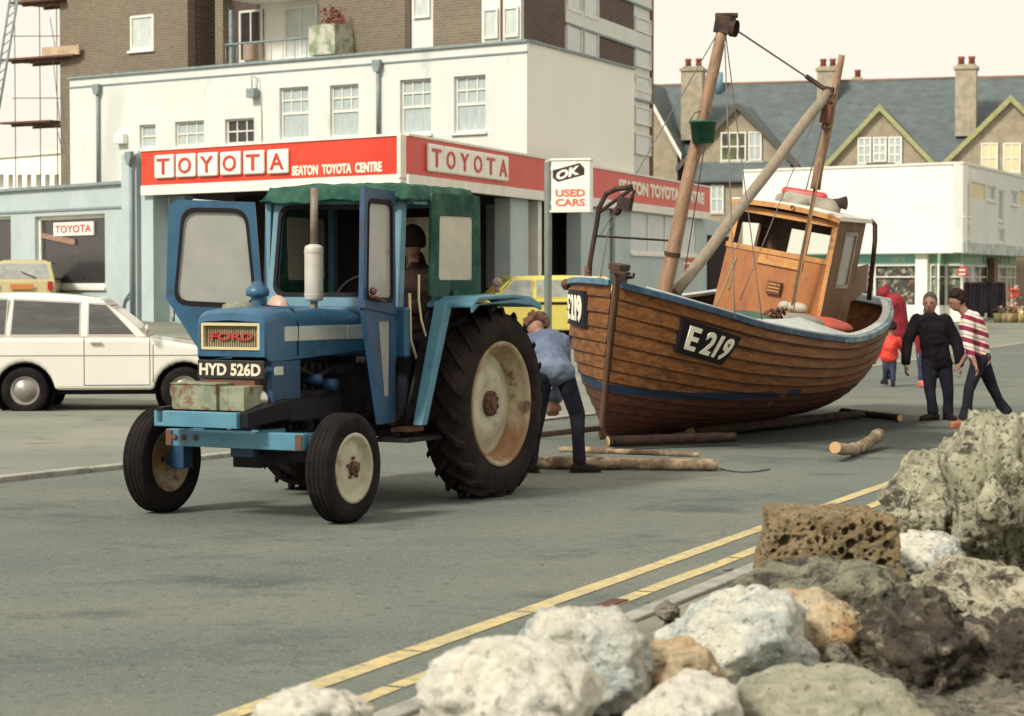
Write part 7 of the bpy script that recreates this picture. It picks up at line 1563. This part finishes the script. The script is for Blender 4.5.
# bank under the boulders (height sheet)
rock(255, 372, 688, 760, 6.3, .5, 'rk_white', 'small white limestone boulder cut by the bottom edge left of the others', 1, amp=.14)
rock(418, 604, 640, 770, 6.4, .7, 'rk_white', 'big smooth white limestone boulder at the bottom edge nearest the yellow lines', 2, amp=.12)
rock(512, 652, 606, 716, 7.2, .6, 'rk_blue', 'white boulder with a blue grey flank behind the big smooth white one', 3, amp=.14)
rock(625, 745, 674, 770, 6.3, .6, 'rk_white', 'white boulder at the bottom edge right of the big smooth one', 4, amp=.12)
rock(634, 728, 640, 706, 7.3, .5, 'rk_orange', 'small cream and orange boulder wedged between white boulders', 5, amp=.16)
rock(652, 822, 584, 712, 8.3, .8, 'rk_blue', 'large rounded blue white boulder in front of the pitted block', 6, amp=.12, facets=14)
rock(722, 930, 562, 672, 9.3, .8, 'rk_olive', 'long olive grey slab under the pitted block', 7, amp=.18, rot=-.30)
rock(752, 882, 588, 692, 8.75, .6, 'rk_orange', 'orange and cream boulder below the olive slab', 8, amp=.18, rot=-.3)
rock(753, 898, 500, 606, 10.0, .75, 'rk_holes', 'brown block full of round holes standing on the slab', 9, boxy=1, amp=.07, sub=7, holes=260)
rock(884, 968, 530, 605, 10.6, .6, 'rk_blue', 'pale angular boulder just right of the pitted block', 10, amp=.16, facets=12)
rock(880, 985, 452, 556, 11.6, .8, 'rk_moss', 'mossy grey boulder above the pale angular one', 11, amp=.18)
rock(940, 1052, 415, 585, 11.0, 1.0, 'rk_moss', 'tallest mossy boulder at the right edge', 12, amp=.18, facets=8)
rock(992, 1075, 412, 500, 12.2, .8, 'rk_lichen', 'cream lichened boulder cut by the right edge, highest of all', 13, amp=.16)
rock(900, 1060, 560, 660, 9.6, .8, 'rk_lichen', 'cream and black lichened boulder under the mossy ones', 14, amp=.24, facets=8)
rock(840, 985, 600, 730, 8.6, .7, 'rk_dark', 'dark weedy boulder in the hollow below the lichened one', 15, amp=.3)
rock(940, 1080, 610, 740, 8.6, .8, 'rk_dark', 'darkest weedy boulder in the bottom right corner', 16, amp=.3)
rock(700, 930, 668, 800, 7.6, 1.0, 'concrete', 'pale flat topped lump of concrete at the bottom edge', 17, amp=.12, facets=6)

def stone(px, py, w, Y, m, label, seed): return rock(px - w, px + w, py - w * .7, py + w * .7, Y, w * 2 * Y / 2200, m, label, seed, amp=.25, sub=4, facets=9)
stone(905, 598, 20, 9.8, 'rk_white', 'fist sized white stone below the pale angular boulder', 31)
stone(838, 655, 16, 8.3, 'rk_grey', 'small grey stone at the right foot of the orange boulder', 32)
stone(742, 640, 15, 8.2, 'rk_grey', 'small grey stone between the rounded boulder and the slab', 33)
stone(936, 606, 17, 9.2, 'rk_lichen', 'small speckled stone in the dark hollow under the lichened boulder', 34)
stone(884, 640, 20, 8.9, 'rk_grey', 'grey stone in the dark hollow right of the olive slab', 35)
stone(1004, 640, 22, 8.8, 'rk_lichen', 'speckled stone above the darkest boulder near the right edge', 36)
stone(668, 612, 14, 8.9, 'rk_grey', 'small grey stone on the pavement left of the rounded boulder', 37)

# ------------------------------------------------------------------ small road details
def iron_cover(px, py, w, l, label):
    c = gnd(px, py); mb = MB(Matrix.Translation((c.x, c.y, .004)) @ Matrix.Rotation(math.atan2(YD.y, YD.x), 4, 'Z')); mb.box(-l, l, -w, w, -.04, .003)
    for k in range(7): x = -l + l * 2 * (k + .5) / 7; mb.box(x - .012, x + .012, -w * .85, w * .85, .003, .008)
    return tag(recenter(mb.build('drain_cover', 'hub')), label, 'drain cover')
iron_cover(612, 604, .05, .13, 'rusty iron gully grating in the road beside the right kerb')
r7 = random.Random(77)
for i in range(46):
    sx_ = r7.uniform(1, 14); p = Y0 + YD * sx_ + YR * (.50 + r7.uniform(-.05, .09)); mb = MB(); rr_ = r7.uniform(.008, .024); lumpy(mb, (p.x, p.y, rr_ * .5), (rr_ * r7.uniform(1, 1.6), rr_, rr_ * .6), i, .5, 8)
    tag(recenter(mb.build('pebble', 'rk_grey', None)), 'tiny pebble lying in the gutter along the right kerb', 'pebble', 'pebbles in the gutter')

# bank of rubble that carries the boulders (height sheet, built once they are placed)
rks = []
for o in COL.objects:
    if o.name.startswith('rock'):
        xs = [v.co.x for v in o.data.vertices]; ys_ = [v.co.y for v in o.data.vertices]; rks.append((o.location.x, o.location.y, o.location.z, (max(xs) - min(xs)) / 2, (max(ys_) - min(ys_)) / 2))
def bank_h(x, y):
    p = V(x, y, 0) - Y0; so_ = p.x * YR.x + p.y * YR.y - base_o; sl_ = p.x * YD.x + p.y * YD.y; z = bank_z(max(so_, 0), sl_)
    for rx_, ry_, rz_, rw_, rd_ in rks:
        d = math.hypot((x - rx_) / (rw_ * .9), (y - ry_) / (rd_ * .9)); top = rz_ + .10
        if top > z: z += (top - z) * (1 - smooth(.45, 1.9, d))
    e = smooth(0, .35, so_)
    return (z + .05 * noise.fractal(V(x * 5, y * 5, 1), 1, 2, 4)) * e + .02 * (1 - e)
def bank_z(o, s): 
    e = smooth(.0, .9, o); return .05 + e * .12 - .30 * smooth(1.9, 3.2, o) + .08 * noise.fractal(V(o * 2.1, s * 2.1, 3), 1, 2, 5) * e
base_o = 1.15
bk = MB(); vs = []; NA, NK = 230, 60
for i in range(NA + 1):
    for k in range(NK): p = Y0 + YD * (-6 + 20 * i / NA) + YR * (base_o + k * .075); vs.append((p.x, p.y, bank_h(p.x, p.y)))
bk.add(vs, [(i * NK + k, i * NK + k + 1, (i + 1) * NK + k + 1, (i + 1) * NK + k) for i in range(NA) for k in range(NK - 1)], 0, True); struct(bk.build('rubble_bank', 'rk_grey', fix=False))
